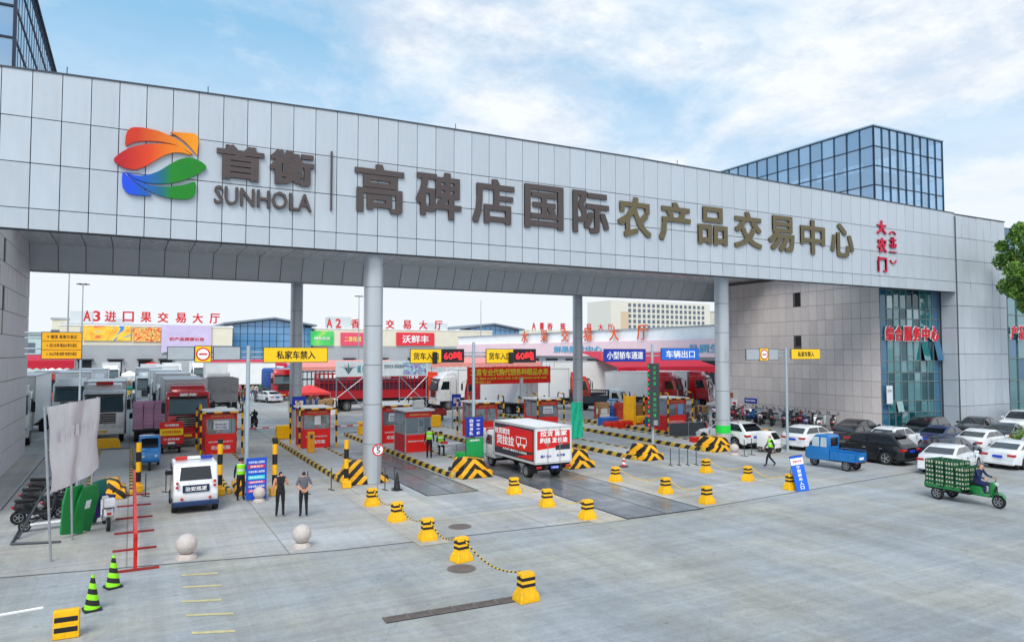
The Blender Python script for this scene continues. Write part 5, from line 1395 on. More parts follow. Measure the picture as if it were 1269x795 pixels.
p = G(404, 572); c = thing('card_machine', 'orange-yellow ticket machine in front of the second red booth', 'ticket machine', (9.75, 44.2, .2))
M_oy = mat('orange_yellow', (244, 160, 20), .45)
MB().rbox(-.2, .2, -.15, .15, 0, 1.25, .04, 2).build('cabinet', M_oy, c)
MB().rbox(-.08, .08, -.17, -.14, .85, 1.1, .01, 1).build('screen', M_dsteel, c)
# barrier arms
for (x, y), l in (((10.95, 50.5), 'red and white boom across the lane behind the front left column'), ((5.4, 51.8), 'dark boom across the lane beside the leftmost red booth')):
    c = thing('boom_barrier', l, 'boom barrier', (x, y, .2))
    MB().rbox(-.18, .18, -.14, .14, 0, 1.05, .03, 1).build('cabinet', M_oy, c)
    MB().box(.18, 4.2, -.03, .03, .82, .9).build('arm', stripes('boom_red_white', (200, 40, 40), (225, 225, 225), (1, 0, 0), .9, .5), c)
# folding table, green crate, stool
c = thing('folding_table', 'grey folding table in front of the booth with the air conditioner', 'table', (16.6, 38.9, .2), .0)
MB().rbox(-.75, .75, -.32, .32, .70, .74, .01, 1).build('table_top', mat('table_grey', (190, 194, 196), .4), c)
for x_ in (-.65, .65):
    for y_ in (-.26, .26): MB().cyl((x_, y_, 0), (x_ * .95, y_, .70), .018, n=6).build('leg', M_steel, c)
lg = mat('bright_green_plastic', (40, 200, 90), .4)
put('green_bin', crate_mesh(.75, .45, .36, lg, 6).box(-.37, .37, -.22, .22, .02, .30).mesh('green_bin', lg), None, (16.9, 37.6, .2), label='bright green plastic bin on the island in front of the folding table', cat='bin')
c = thing('red_box', 'red paper box lying on the folding table', 'box', (16.3, 38.9, .941)); MB().rbox(-.2, .2, -.12, .12, 0, .12, .01, 1).build('box', M_red, c)

# ---------------------------------------------------------------- gantry poles and signs
M_pole = mat('pole_paint_pale', (172, 188, 198), .4, .25, var=.08)
M_signy = mat('sign_yellow', (255, 206, 16), .45, var=.04)
M_signb = mat('sign_back_grey', (178, 186, 192), .5, .2)
M_ink = mat('sign_ink_black', (20, 20, 20), .5)
def frame_board(parent, w, h, loc, face, edge=None, ry=0):
    b = MB().rbox(-w / 2, w / 2, -.03, .03, -h / 2, h / 2, .008, 1).build('sign_board', edge or M_dsteel, parent, loc)
    MB().box(-w / 2 + .03, w / 2 - .03, -.036, -.03, -h / 2 + .03, h / 2 - .03).build('sign_face', face, b)
    return b
def gantry(label, u, y, vtop, z0=.0, zarm=None, r=.1, cat='sign pole'):
    b = S(u, vtop, y); t = thing('sign_pole', label, cat, (b.x, y, z0))
    ht = b.z - z0
    MB().cyl((0, 0, 0), (0, 0, ht), r, r * .85, n=20).cyl((0, 0, 0), (0, 0, .05), r * 2.2, n=20).build('pole', M_pole, t, smooth=40)
    return t, b
def locl(t, u, v, y): q = S(u, v, y); return (q.x - t.location.x, q.z - t.location.z)
def place_board(t, box_, y, face, edge=None, txt=None, ink=None, tw=.8, th=.6, bold=.02):
    u0, v0, u1, v1 = box_
    a = locl(t, u0, (v0 + v1) / 2, y); b = locl(t, u1, (v0 + v1) / 2, y)
    um = (u0 + u1) / 2; zt = locl(t, um, v0, y)[1]; zb_ = locl(t, um, v1, y)[1]
    w, h = b[0] - a[0], zt - zb_
    bd = frame_board(t, w, h, ((a[0] + b[0]) / 2, y - t.location.y, (zt + zb_) / 2), face, edge)
    if txt: letters(bd, txt, w * tw, h * th, ink or M_ink, (0, -.037, 0), depth=.008, bold=bold)
    return bd, w, h
def arm(t, ua, ub, v, y, z_off=.12):
    a = locl(t, ua, v, y); b = locl(t, ub, v, y); zm = locl(t, (ua + ub) / 2, v, y)[1]
    for dz in (-.08, .14): MB().cyl((a[0], z_off, zm + dz), (b[0], z_off, zm + dz), .035, n=8).build('arm', M_pole, t)
def no_entry(t, box_, y):
    bd, w, h = place_board(t, box_, y, M_signy)
    r = min(w, h) * .42
    MB().cyl((0, -.037, 0), (0, -.044, 0), r, n=28).build('red_ring', M_redboard, bd)
    MB().cyl((0, -.044, 0), (0, -.050, 0), r * .8, n=28).build('white_disc', M_lit_white, bd)
    MB().box(-r * .55, r * .55, -.056, -.050, -r * .12, r * .12).build('red_bar', M_redboard, bd)
def led(t, box_, y, txt='60吨'):
    bd, w, h = place_board(t, box_, y, mat('led_black', (26, 20, 24), .4))
    letters(bd, txt, w * .8, h * .62, mat('led_red', (255, 40, 50), .4, emit=.8), (0, -.04, 0), depth=.006, bold=.008)
y1_ = 34.0
t, b = gantry('tall pale pole carrying the 私家车禁入 sign and a no-entry sign, behind the guard', 308, y1_, 428)
arm(t, 203, 406, 440, y1_)
bd, w, h = place_board(t, (326, 430, 406, 449), y1_ - .05, M_signy, txt='私家车禁入', tw=.6, th=.55, bold=.02)
place_board(t, (207, 429, 241, 446), y1_ - .03, M_signb); place_board(t, (264, 429, 298, 446), y1_ - .03, M_signb)
no_entry(t, (241, 428, 262, 449), y1_ - .05)
y2_ = 34.3
t, b = gantry('tall pole carrying two yellow truck entrance signs with red 60 tonne displays', 587, y2_, 424, r=.09)
arm(t, 508, 663, 440, y2_)
for u0 in (508, 602):
    place_board(t, (u0, 432, u0 + 39 - (5 if u0 > 600 else 0), 450), y2_ - .05, M_signy, txt='货车入口', tw=.8, th=.5, bold=.015)
    u1 = u0 + 39 - (5 if u0 > 600 else 0)
    led(t, (u1, 432, u1 + 28, 449), y2_ - .05)
    q = locl(t, u0 + 30, 443, y2_ - .15)
    MB().rbox(-.12, .12, -.1, .1, -.32, .3, .05, 2).build('signal_lamp', M_black, t, (q[0], -.25, q[1]))
bd, w, h = place_board(t, (577, 516, 599, 541), y2_ - .2, M_dblue)
letters(bd, '一车一杆', .16, .8, M_lit_white, (.2, -.037, 0), depth=.006, bold=.02) if 0 else None
for i, ch in enumerate('一车一杆'): letters(bd, ch, .2, .18 if ch != '一' else .04, M_lit_white, (.2, -.037, .33 - i * .22), depth=.006, bold=.02)
for i, ch in enumerate('自觉排队'): letters(bd, ch, .2, .18, M_lit_white, (-.2, -.037, .33 - i * .22), depth=.006, bold=.02)
bd, w, h = place_board(t, (577, 542, 599, 567), y2_ - .2, mat('board_green', (20, 160, 84), .45))
letters(bd, '减速慢行', .6, .1, M_lit_white, (0, -.037, .4), depth=.006, bold=.02)
y3_ = 34.2
t, b = gantry('pale pole carrying two blue lane signs and a tall green LED column', 808, y3_, 426, r=.09)
arm(t, 747, 866, 439, y3_)
bd, w, h = place_board(t, (748, 432, 800, 448), y3_ - .05, M_dblue, txt='小型轿车通道', ink=M_lit_white, tw=.86, th=.6, bold=.02)
place_board(t, (819, 431, 866, 446), y3_ - .05, mat('sign_azure', (30, 110, 220), .45), txt='车辆出口', ink=M_lit_white, tw=.76, th=.62, bold=.02)
bd, w, h = place_board(t, (803, 450, 817, 528), y3_ - .25, mat('led_panel', (56, 60, 66), .5), edge=M_dsteel)
lgreen = mat('led_green', (24, 180, 80), .4, emit=.15)
for i, ch in enumerate('小型车道 车辆出口慢'): 
    if ch != ' ': letters(bd, ch, .2, .19, lgreen, (.05, -.037, h / 2 - .25 - i * .32), depth=.006, bold=.02)
for i in range(14): MB().box(-w / 2 - .02, -w / 2 + .05, -.06, -.036, h / 2 - .1 - i * h / 14 - .12, h / 2 - .1 - i * h / 14).build('led_strip', mat('led_redstrip', (240, 40, 40), .4, emit=.5) if i % 2 else lgreen, bd)
MB().cyl((0, -.2, 1.9), (0, -.2, 2.2), .2, n=12).build('clamp', M_steel, t)
y4_ = 32.6
t, b = gantry('slim pale pole with no-entry and yellow signs, in front of the pinkish wall', 974, 31.8, 431, r=.085)
y4_ = 31.8
arm(t, 924, 990, 439, y4_)
place_board(t, (924, 432, 941, 446), y4_ - .03, M_signb); place_board(t, (952, 432, 964, 446), y4_ - .03, M_signb)
no_entry(t, (941, 431, 952, 447), y4_ - .05)
place_board(t, (980, 432, 1016, 445), y4_ - .05, M_signy, txt='私家车禁入', tw=.55, th=.5, bold=.02)
# speed limit sign
p = G(468, 606); t = thing('speed_limit_sign', 'round red-rimmed speed limit 5 sign on a thin post by the column base', 'traffic sign', (p.x, p.y, 0))
zc_ = S(468, 557, p.y).z; rr_ = .28
MB().cyl((0, 0, 0), (0, 0, zc_ + .2), .025, n=8).build('post', M_steel, t)
MB().cyl((0, -.03, zc_), (0, -.05, zc_), rr_, n=32).build('red_ring', M_redboard, t)
MB().cyl((0, -.05, zc_), (0, -.055, zc_), rr_ * .78, n=32).build('white_disc', M_lit_white, t)
letters(t, '5', .17, .26, M_ink, (0, -.056, zc_ - .02), depth=.005, bold=.012); letters(t, '限速', .2, .08, M_ink, (0, -.056, zc_ + .16), depth=.005, bold=.02)
# notice board by the guard
p = G(318, 620); t = thing('notice_board', 'tall blue notice board with pink and white headings standing beside the guard', 'notice board', (S(318, 600, p.y).x, p.y + .1, 0), .05)
MB().box(-.42, .42, -.03, .0, .05, 1.80).build('board', M_blue, t)
for z, h_, m in ((1.62, .1, M_lit_white), (1.44, .14, M_redboard), (1.22, .1, M_lit_white), (.98, .16, mat('cyan', (60, 220, 230), .5)), (.78, .1, mat('pinkish', (230, 60, 130), .5)), (.60, .1, M_lit_white), (.42, .12, mat('pinkish', (230, 60, 130), .5))):
    MB().box(-.34, .34, -.034, -.03, z - h_ / 2, z + h_ / 2).build('text_band', m, t) if m is not M_lit_white else letters(t, '市场车辆入场须知', .66, h_, m, (0, -.032, z), depth=.005, bold=.02)
for z, s_ in ((1.44, '温馨提示'), (.98, '禁止私家车入'), (.78, '请自觉排队'), (.42, '谢谢合作')): letters(t, s_, .55, .08, M_lit_white, (0, -.036, z), depth=.004, bold=.02)
for x_ in (-.4, .4): MB().tube([(x_, 0, 0), (x_, 0, 1.8)], .015, 5).tube([(x_, .45, 0), (x_, .0, 1.2)], .015, 5).build('leg', M_steel, t)
# leaning lane board
p = G(995, 608); t = thing('lane_board', 'blue board reading 小型轿车入口 with a white top, leaning beside a yellow barrier', 'notice board', (p.x, p.y, 0), -.12)
bd = MB().box(-.36, .36, -.03, 0, 0, 1.55).build('board', mat('board_azure', (24, 104, 226), .45), t, (0, 0, 0)); bd.rotation_euler = (math.radians(-12), math.radians(-4), 0)
MB().box(-.36, .36, -.034, -.0305, 1.18, 1.48).build('white_top', M_lit_white, bd); MB().box(-.36, .36, -.036, 0.004, 1.551, 1.60).build('top_strip', M_dblue, bd)
letters(bd, '首衡市场', .5, .1, M_redboard, (0, -.036, 1.33), depth=.004, bold=.02)
for i, ch in enumerate('小型轿车入口'): letters(bd, ch, .22, .15, M_lit_white, (0, -.032, 1.08 - i * .185), depth=.006, bold=.03)
MB().tube([(-.3, .55, 0), (-.28, .35, 1.4)], .015, 5).tube([(.3, .55, 0), (.28, .35, 1.4)], .015, 5).build('leg', M_dsteel, t)
# big yellow direction sign at left
ys = 34.4
t, b = gantry('large yellow direction sign with three rows of black characters, on a pale pole at left', 101, ys, 405, r=.05)
bd, w, h = place_board(t, (51, 411, 102, 445), ys - .05, mat('sign_orange_yellow', (252, 178, 8), .45, var=.04))
M_sor = mat('sign_amber', (246, 172, 16), .45)
for i, s_ in enumerate(('↑ 榴莲 香蕉交易区', '← 进口水果 精品水果交易区', '← 水山平果 桃李 哈密交易区')): 
    letters(bd, s_, w * .74, .15, M_ink, (0, -.038, h * (.32 - .31 * i)), depth=.006, bold=.005)
for z_ in (.16, -.15): MB().box(-w * .47, w * .47, -.04, -.036, h * z_ - .01, h * z_ + .01).build('divider', M_ink, bd)
arm(t, 30, 52, 416, ys, .12); arm(t, 30, 52, 436, ys, .12)
# teal wrapped column, green band
c = [o for o in gate.children if o.name.startswith('column')]
cx3 = COLS[3]
MB().cyl((0, 0, 0), (0, 0, .5), .475, n=32).build('green_band', mat('green_tape', (30, 214, 70), .45), c[1], (0, 0, 1.05), smooth=40)
q0, q1 = S(705, 497, 44), S(725, 545, 44)
o = MB()
for i in range(9):
    pass
n = 10; rings = []
g_ = []
for k in range(7):
    z = 3.8 - k * .42
    g_.append([((-.5 + i / n) * .95, .05 * math.sin(i * 1.3 + k) + .02 * math.sin(k * 2 + i * .7), z) for i in range(n + 1)])
for k in range(6):
    for i in range(n): o.poly([g_[k][i], g_[k][i + 1], g_[k + 1][i + 1], g_[k + 1][i]])
q = S(715, 520, 42.0)
o.build('teal_tarp', mat('teal_tarp', (26, 206, 160), .6, var=.1), None, (q.x, 42.0, q.z - 2.55), smooth=60, label='bright teal cloth banner hanging in front of the rear column, right of the delivery truck', cat='banner')
# steel stands
def stand(label, u, v, w=1.2, rz=0.0, h=1.0, n=2):
    p = G(u, v); t = thing('steel_stand', label, 'stand', (p.x, p.y, 0), rz)
    for i in range(n):
        x_ = -w / 2 + w * i / (n - 1); MB().cyl((x_, 0, 0), (x_, 0, h), .025, n=6).box(x_ - .03, x_ + .03, -.25, .25, 0, .03).build('leg', M_dsteel, t)
    MB().cyl((-w / 2, 0, .35), (w / 2, 0, .35), .018, n=6).build('rail', M_steel, t)
stand('thin steel stand left of the patrol cart', 193, 612, 1.0, .6)
stand('thin steel stand between the men and the front left column', 396, 609, 1.2, .3)
stand('low steel hurdle with four posts between the right barrier rows', 847, 576, 1.5, -.35, .95, 4)
stand('thin steel stand right of the black cone', 483, 606, .5, .2)
stand('thin steel stand beside the stone ball near the white SUV', 927, 564, .8, .2)
# red rail fence seen end-on
t = thing('red_rail_barrier', 'long low red steel barrier running into the distance beside the left lane', 'barrier rail', (.22, 23.4, 0))
MB().box(-.05, .05, 0, 12.6, .95, 1.08).box(-.03, .03, 0, 12.6, .5, .56).build('rail', M_red, t)
for i in range(6):
    y_ = .1 + i * 2.45
    MB().box(-.05, .05, y_ - .04, y_ + .04, 0, .95).build('post', M_red, t)
    MB().box(-.62, .62, y_ - .05, y_ + .05, 0, .05).build('foot', mat('rusty_red', (150, 36, 34), .7), t)
# ad cloth frame at left
pa, pb = G(66, 695), G(113, 640)
P_tl, P_tr, P_br, P_bl = S(58, 504, pa.y), S(123, 492, pb.y), S(122, 579, pb.y), S(63, 611, pa.y)
t = thing('cloth_banner', 'sagging pale advertising cloth on steel posts above the parked scooters at left', 'banner', (pa.x, pa.y, 0))
o = MB(); nu, nv = 16, 12; gg = []
for j in range(nv + 1):
    row = []
    for i in range(nu + 1):
        a = P_tl.lerp(P_tr, i / nu); b_ = P_bl.lerp(P_br, i / nu); q = a.lerp(b_, j / nv) - Vector(t.location)
        k = math.sin(j / nv * PI * 3 + i * .35) * .05 * (j / nv) + .04 * math.sin(i * .9 + j * .3)
        q = q + Vector((k, 0, -.10 * math.sin(PI * i / nu) * (j / nv)))
        row.append(q)
    gg.append(row)
for j in range(nv):
    for i in range(nu): o.poly([gg[j][i], gg[j][i + 1], gg[j + 1][i + 1], gg[j + 1][i]])
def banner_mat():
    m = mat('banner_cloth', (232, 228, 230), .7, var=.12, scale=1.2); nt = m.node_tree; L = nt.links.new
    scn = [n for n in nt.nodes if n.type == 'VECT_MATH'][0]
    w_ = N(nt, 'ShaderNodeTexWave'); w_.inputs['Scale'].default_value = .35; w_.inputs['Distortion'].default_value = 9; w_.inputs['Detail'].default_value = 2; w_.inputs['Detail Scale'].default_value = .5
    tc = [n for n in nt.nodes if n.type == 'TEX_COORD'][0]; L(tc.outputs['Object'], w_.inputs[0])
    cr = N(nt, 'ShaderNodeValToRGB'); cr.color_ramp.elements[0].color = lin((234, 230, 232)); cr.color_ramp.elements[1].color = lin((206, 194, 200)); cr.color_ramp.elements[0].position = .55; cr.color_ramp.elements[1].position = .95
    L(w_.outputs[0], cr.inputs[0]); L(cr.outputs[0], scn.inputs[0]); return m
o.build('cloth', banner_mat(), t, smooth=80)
dirb = (P_tr - P_tl); rzb = math.atan2(dirb.y, dirb.x)
mid = P_tl.lerp(P_tr, .5).lerp(P_bl.lerp(P_br, .5), .5) - Vector(t.location)
letters(t, '诚信交易 品质保证', 4.4, .42, mat('faded_print', (236, 230, 234), .7), (mid.x + .09, mid.y, mid.z + .4), rz=rzb, depth=.004, bold=.02)
for q, top in ((pa, P_tl), (G(92, 668), P_tl.lerp(P_tr, .42)), (G(101, 655), P_tl.lerp(P_tr, .6)), (pb, P_tr)):
    l0 = q - Vector(t.location); 
    MB().cyl((l0.x - .06, l0.y, 0), (top.x - t.location.x - .06, top.y - t.location.y, top.z + .02), .035, n=8).build('post', M_steel, t)
# steel triangle frame on the ground left of it
def GW(u, v): 
    q = G(u, v); return q
t = thing('steel_prop_frame', 'grey steel pipe frame lying around the black scooters at left', 'pipe frame', GW(15, 674))
o0 = Vector(t.location)
segs_ = [(G(14, 675), G(75, 672)), (G(14, 675), G(62, 592)), (Vector((G(0, 650).x, G(0, 650).y, .5)), S(62, 558, 33)), (G(22, 668), S(60, 600, 31))]
for a, b_ in segs_: MB().cyl(a - o0 + Vector((0, 0, .04)), b_ - o0 + Vector((0, 0, .04)), .04, n=8).build('pipe', M_dsteel, t)

# ---------------------------------------------------------------- scooters and bicycles
def make_scooter(color, name='scooter'):
    t = thing(name, 'x', 'scooter')
    b = MB().prism([(-.75, .55), (-.65, .80), (-.1, .76), (.05, .45), (.35, .38), (.45, .45), (.55, .95), (.62, .93), (.60, .35), (.4, .28), (-.1, .28), (-.45, .38)], 'x', -.15, .15, bev=.04)
    b.build('body', color, t, smooth=40)
    MB().prism([(-.70, .80), (-.66, .90), (-.15, .86), (.0, .80), (-.1, .76)], 'x', -.13, .13, bev=.03).build('seat', M_black, t, smooth=40)
    MB().tube([(0, .78, .26), (0, .60, .95), (-.1, .56, 1.02), (-.33, .48, 1.06)], .022, 6).tube([(0, .60, .95), (.1, .56, 1.02), (.33, .48, 1.06)], .022, 6).build('handlebar', M_dsteel, t)
    MB().rbox(-.11, .11, .52, .68, .90, 1.04, .03, 2).build('headlight_cowl', color, t)
    MB().prism([(.55, .42), (.62, .56), (.82, .58), (1.0, .46), (.98, .42), (.82, .53), (.66, .50)], 'x', -.07, .07, bev=.01).build('mudguard', color, t)
    wheel(t, 0, .78, .25, .10, spokes=5); wheel(t, 0, -.58, .25, .11, spokes=5)
    MB().box(-.07, .07, -.80, -.74, .60, .68).build('tail_light', M_tail, t)
    for s in (-1, 1): MB().tube([(s * .22, .52, 1.04), (s * .26, .50, 1.16)], .008, 4).rbox(s * .26 - .05, s * .26 + .05, .49, .51, 1.15, 1.22, .01, 1).build('mirror', M_black, t)
    return t
SC0 = make_scooter(BASEP)
SGR = 'scooters along the tiled wall'
def scooter(pn, rgb, label, loc, rz, group=None, cover=None, box_=None):
    r = dup(SC0, loc, rz, label, group)
    recolor(r, BASEP, paint(pn, rgb))
    if group == SGR: r.scale = (1.25, 1.25, 1.2)
    if box_: MB().rbox(-.18, .18, -.98, -.62, .88, 1.18, .05, 2).build('top_box', box_, r)
    if cover:
        o = MB(); g2_ = []
        for j in range(7):
            g2_.append([((-.34 + .68 * i / 8) * (1 - .03 * j), .62 + .20 * math.sin(PI * i / 8) - .02 * j + (.03 if i % 2 else 0), 1.08 - j * .13 - .05 * abs(i - 4) / 4) for i in range(9)])
        for j in range(6):
            for i in range(8): o.poly([g2_[j][i], g2_[j][i + 1], g2_[j + 1][i + 1], g2_[j + 1][i]])
        o.build('wind_apron', cover, r, smooth=60)
    return r
p = G(131, 658); scooter('white_sc', (232, 232, 235), 'white scooter with a purple wind apron, parked left of the red rail', (p.x, p.y + .6, 0), .12, cover=mat('purple_cloth', (70, 40, 130), .7), box_=mat('box_white', (230, 230, 235), .5))
SGR = 'scooters along the tiled wall'
cols_ = [('dark', (30, 30, 34)), ('pink', (190, 70, 90)), ('white_sc', (225, 226, 230)), ('teal', (40, 140, 160)), ('dark', (30, 30, 34)), ('silver', (160, 166, 172)), ('dark2', (50, 46, 50)), ('redsc', (180, 24, 40)), ('dark', (30, 30, 34)), ('silver', (160, 166, 172)), ('dark2', (50, 46, 50)), ('white_sc', (225, 226, 230))]
lbs = ['black scooter beside the column with the green band, at the tiled wall', 'pink scooter at the tiled wall, first coloured one from the column', 'white scooter at the tiled wall, beside the pink one', 'turquoise scooter at the tiled wall left of the slim pole',
       'black scooter at the tiled wall just behind the slim pole', 'silver scooter at the tiled wall right of the slim pole', 'dark grey scooter at the tiled wall beside the silver one', 'red scooter at the tiled wall above the white hatchback',
       'black scooter at the tiled wall right of the red one', 'silver-grey scooter at the tiled wall above the black sedan', 'dark scooter at the far right end of the row by the tiled wall', 'pale scooter at the very far left of the row by the tiled wall']
for i in range(12):
    y = 37.0 + (11 - i) * 1.15 if i < 11 else 51.0
    scooter(cols_[i][0], cols_[i][1], lbs[i], (49.7 + R.uniform(-.2, .2), y, 0), E1 + R.uniform(-.25, .25) + .35, SGR)
ORN = ('first', 'second', 'third', 'fourth', 'fifth', 'sixth', 'seventh', 'eighth', 'ninth', 'tenth')
for i in range(10):
    cn = ('black', 'grey', 'black', 'blue', 'silver')[i % 5]
    scooter('w_' + cn, {'black': (28, 28, 32), 'grey': (90, 92, 96), 'blue': (40, 90, 150), 'silver': (170, 174, 178)}[cn], '%s scooter in the outer row by the tiled wall, %s from the silver column' % (cn, ORN[i]), (48.6 + R.uniform(-.2, .2), 49.6 - i * 1.2, 0), E1 + R.uniform(-.3, .3) + .6, SGR)
for i in range(8):
    u, v = R.uniform(52, 100), R.uniform(512, 530) 
    p = G(u, v); scooter('dark', (30, 30, 34), 'dark motor scooter among the traders at left, %s of that cluster' % ORN[i], (p.x, p.y, 0), R.uniform(0, 6), 'scooters among the traders')
for i, (u, v, l) in enumerate(((45, 646, 'black scooter nearest the camera in the huddle under the pale cloth'), (52, 630, 'black scooter in the middle of the huddle under the pale cloth'), (60, 616, 'dark scooter farthest back in the huddle under the pale cloth'), (80, 640, 'black scooter behind the green boards under the pale cloth'))):
    p = G(u, v); scooter('dark', (30, 30, 34), l, (p.x, p.y, 0), E1 + .25 + R.uniform(-.2, .2), 'black scooters under the banner')
p = G(315, 531); scooter('dark', (30, 30, 34), 'dark scooter ridden away through the gate beside the pale pole', (p.x, p.y, 0), .1)
person('ride', 'rider in black on the scooter beyond the pale pole', (p.x, p.y - .3), .1, 'black', 'black', sleeve='long', z=-.02)
# kick scooter platform seen at left (white deck)
p = G(62, 655); t = thing('electric_bike', 'low black and white electric scooter lying nearest the pipe frame at left', 'electric scooter', (p.x, p.y, 0), E1 + .1)
MB().rbox(-.13, .13, -.6, .5, .2, .28, .03, 1).build('deck', M_white, t); wheel(t, 0, .75, .2, .09); wheel(t, 0, -.75, .2, .09)
MB().tube([(0, .72, .2), (0, .55, .8), (-.25, .5, .85)], .02, 6).tube([(0, .55, .8), (.25, .5, .85)], .02, 6).rbox(-.1, .1, -.35, .05, .5, .6, .03, 1).tube([(0, -.6, .25), (0, -.2, .5)], .03, 6).build('stem_and_seat', M_black, t)
# green boards under the banner
for i, (u, v, l, lean) in enumerate(((88, 664, 'green plastic board, leftmost of those leaning under the pale cloth', .1), (99, 660, 'green folded board with a white tag, the largest under the pale cloth', .25), (108, 650, 'teal-green board, rightmost under the pale cloth', .3))):
    p = G(u, v); t = thing('green_board', l, 'board', (p.x, p.y, 0), .75 + .1 * i, 'green boards under the banner')
    o = MB(); m_ = mat('board_green2' if i < 2 else 'board_teal', (16, 132, 62) if i < 2 else (24, 120, 110), .45, var=.1)
    o.prism([(-.42, .15), (.42, .0), (.45, 1.3), (.25, 1.75), (-.35, 1.7), (-.45, 1.2)], 'y', -.04, .04, bev=.015).build('panel', m_, t, rz=0)
    t.rotation_euler = (lean, 0, .75 + .1 * i)
    if i == 1: MB().box(-.1, .12, -.045, -.04, .9, 1.2).build('tag', M_paper, t)
# white mini cart near the marshal
p = G(963, 562); t = thing('mini_cart', 'small white delivery cart behind the walking marshal', 'cart', (p.x + .2, p.y + .8, 0), PI + .2)
MB().prism([(-.6, .3), (-.6, 1.3), (.25, 1.3), (.55, .85), (.62, .3)], 'x', -.45, .45, bev=.05).build('body', M_white, t, smooth=40)
MB().poly([(-.35, .57, .87), (.35, .57, .87), (.33, .32, 1.25), (-.33, .32, 1.25)]).build('windscreen', M_glassdk, t)
for s in (-1, 1): MB().cyl((s * .3, .62, .6), (s * .3, .66, .6), .06, n=10).build('headlight', M_head, t); wheel(t, s * .4, .4, .2, .1); wheel(t, s * .4, -.35, .2, .1)
# striped block by the slim pole
p = G(968, 556); t = thing('striped_block', 'yellow and black chevron block at the foot of the slim pole', 'barrier block', (p.x, p.y + 1.8, 0), -.2)
MB().rbox(-.85, .85, -.25, .25, 0, 1.1, .04, 1).build('body', YB_chev, t)
# ---------------------------------------------------------------- market halls beyond the gate
M_cream = mat('hall_cream', (226, 220, 200), .7, var=.08, scale=.3)
M_hgrey = mat('hall_grey', (168, 172, 178), .7, var=.08, scale=.3)
M_hwhite = mat('hall_white', (248, 249, 249), .6, var=.08, scale=.3)
M_hred = mat('hall_red_letters', (214, 40, 44), .5)
M_horg = mat('hall_orange_letters', (244, 96, 40), .5)
M_dark = mat('dark_opening', (44, 48, 54), .8)
def sign_img(name, cols, scale=.35, dist=4.0):
    m = mat(name, (255, 255, 255), .6, var=.05); nt = m.node_tree; L = nt.links.new
    scn = [n for n in nt.nodes if n.type == 'VECT_MATH'][0]; tc = [n for n in nt.nodes if n.type == 'TEX_COORD'][0]
    n = N(nt, 'ShaderNodeTexNoise'); n.inputs['Scale'].default_value = scale; n.inputs['Distortion'].default_value = dist; n.inputs['Detail'].default_value = 2
    L(tc.outputs['Object'], n.inputs[0]); cr = N(nt, 'ShaderNodeValToRGB'); L(n.outputs[0], cr.inputs[0]); cr.color_ramp.interpolation = 'EASE'
    for i, c in enumerate(cols):
        e = cr.color_ramp.elements[i] if i < 2 else cr.color_ramp.elements.new(.5)
        e.color = lin(c)
    for i, e in enumerate(cr.color_ramp.elements): e.position = .32 + .36 * i / (len(cols) - 1)
    for e, c in zip(cr.color_ramp.elements, cols): e.color = lin(c)
    L(cr.outputs[0], scn.inputs[0]); return m
def hall(label, x0, x1, y, zt, zg, depth, doors=(), name='market_hall'):
    t = thing(name, label, 'market hall', (x0, y, 0)); w = x1 - x0
    MB().box(0, w, .1, depth, 0, zg).build('lower_wall', M_hgrey, t)
    MB().box(0, w, 0, depth, zg, zt).build('upper_wall', M_cream, t)
    MB().box(-.2, w + .2, -.2, depth + .2, zt, zt + .35).build('roof', M_hwhite, t)
    for d in doors: MB().box(d, d + 3.4, -.1, .1, 0, 3.8).box(d - .5, d + 3.9, -1.4, .1, 3.8, 4.2).build('dock_door', M_dark, t)
    return t
def dist_letters(t, txt, xs, y, z, w, h, m, depth=.25):
    for ch, x in zip(txt, xs): letters(t, ch, w * (.62 if ch in 'A1235' else 1), h, m, (x, y, z), depth=depth, bold=.03, name='character')
HY = 250.0
xa, xb = S(75, 400, HY).x, S(240, 400, HY).x
A3 = hall('cream and grey market hall with red rooftop letters A3 进口果交易大厅', -19, 29.2, HY, 14.3, 8.4, 40, doors=(5, 13, 21, 27), name='market_hall')
ch = 'A3进口果交易大厅'; us = (108, 120, 137, 159, 181, 202, 224, 245, 266)
dist_letters(A3, ch, [S(u, 394, HY).x + 19 for u in us], -.2, S(180, 394, HY).z + .3, 3.1, 3.3, M_hred)
MB().box(0, 46, .3, .5, 14.3, 14.9).build('letter_rail', M_steel, A3)
def hoard(t, u0, v0, u1, v1, m, y=HY, txt=None, ink=None, th=.4):
    a, b = S(u0, (v0 + v1) / 2, y - .3), S(u1, (v0 + v1) / 2, y - .3); zt = S((u0 + u1) / 2, v0, y).z; zb_ = S((u0 + u1) / 2, v1, y).z
    L0 = t.location
    o = MB().box(a.x - L0.x, b.x - L0.x, -.5, -.25, zb_, zt).build('advertising_hoarding', m, t)
    if txt: letters(t, txt, (b.x - a.x) * .7, (zt - zb_) * th, ink or M_lit_white, ((a.x + b.x) / 2 - L0.x, -.52, (zt + zb_) / 2), depth=.08, bold=.02)
hoard(A3, 103, 404, 162, 422, sign_img('hoarding_fruit', [(230, 90, 80), (250, 190, 60), (250, 214, 70), (60, 140, 220)], .12))
hoard(A3, 164, 406, 199, 423, sign_img('hoarding_market', [(210, 60, 50), (240, 120, 60), (250, 220, 120), (90, 70, 60)], .35))
hoard(A3, 200, 403, 262, 437, mat('hoarding_lilac', (206, 192, 226), .6, var=.1, scale=.3), txt='农产品溯源公告', ink=M_hred, th=.12)
MB().box(2, 8, 8, 14, 14.3, 19).box(12, 19, 6, 12, 14.3, 16.8).build('roof_plant', mat('roof_plant_pale', (200, 206, 208), .6), A3)
A2 = hall('cream and grey market hall with red rooftop letters A2 香蕉交易大厅, behind the front left column', 56.5, 125, HY, 14.4, 8.4, 40, doors=(10, 22, 34, 46, 58))
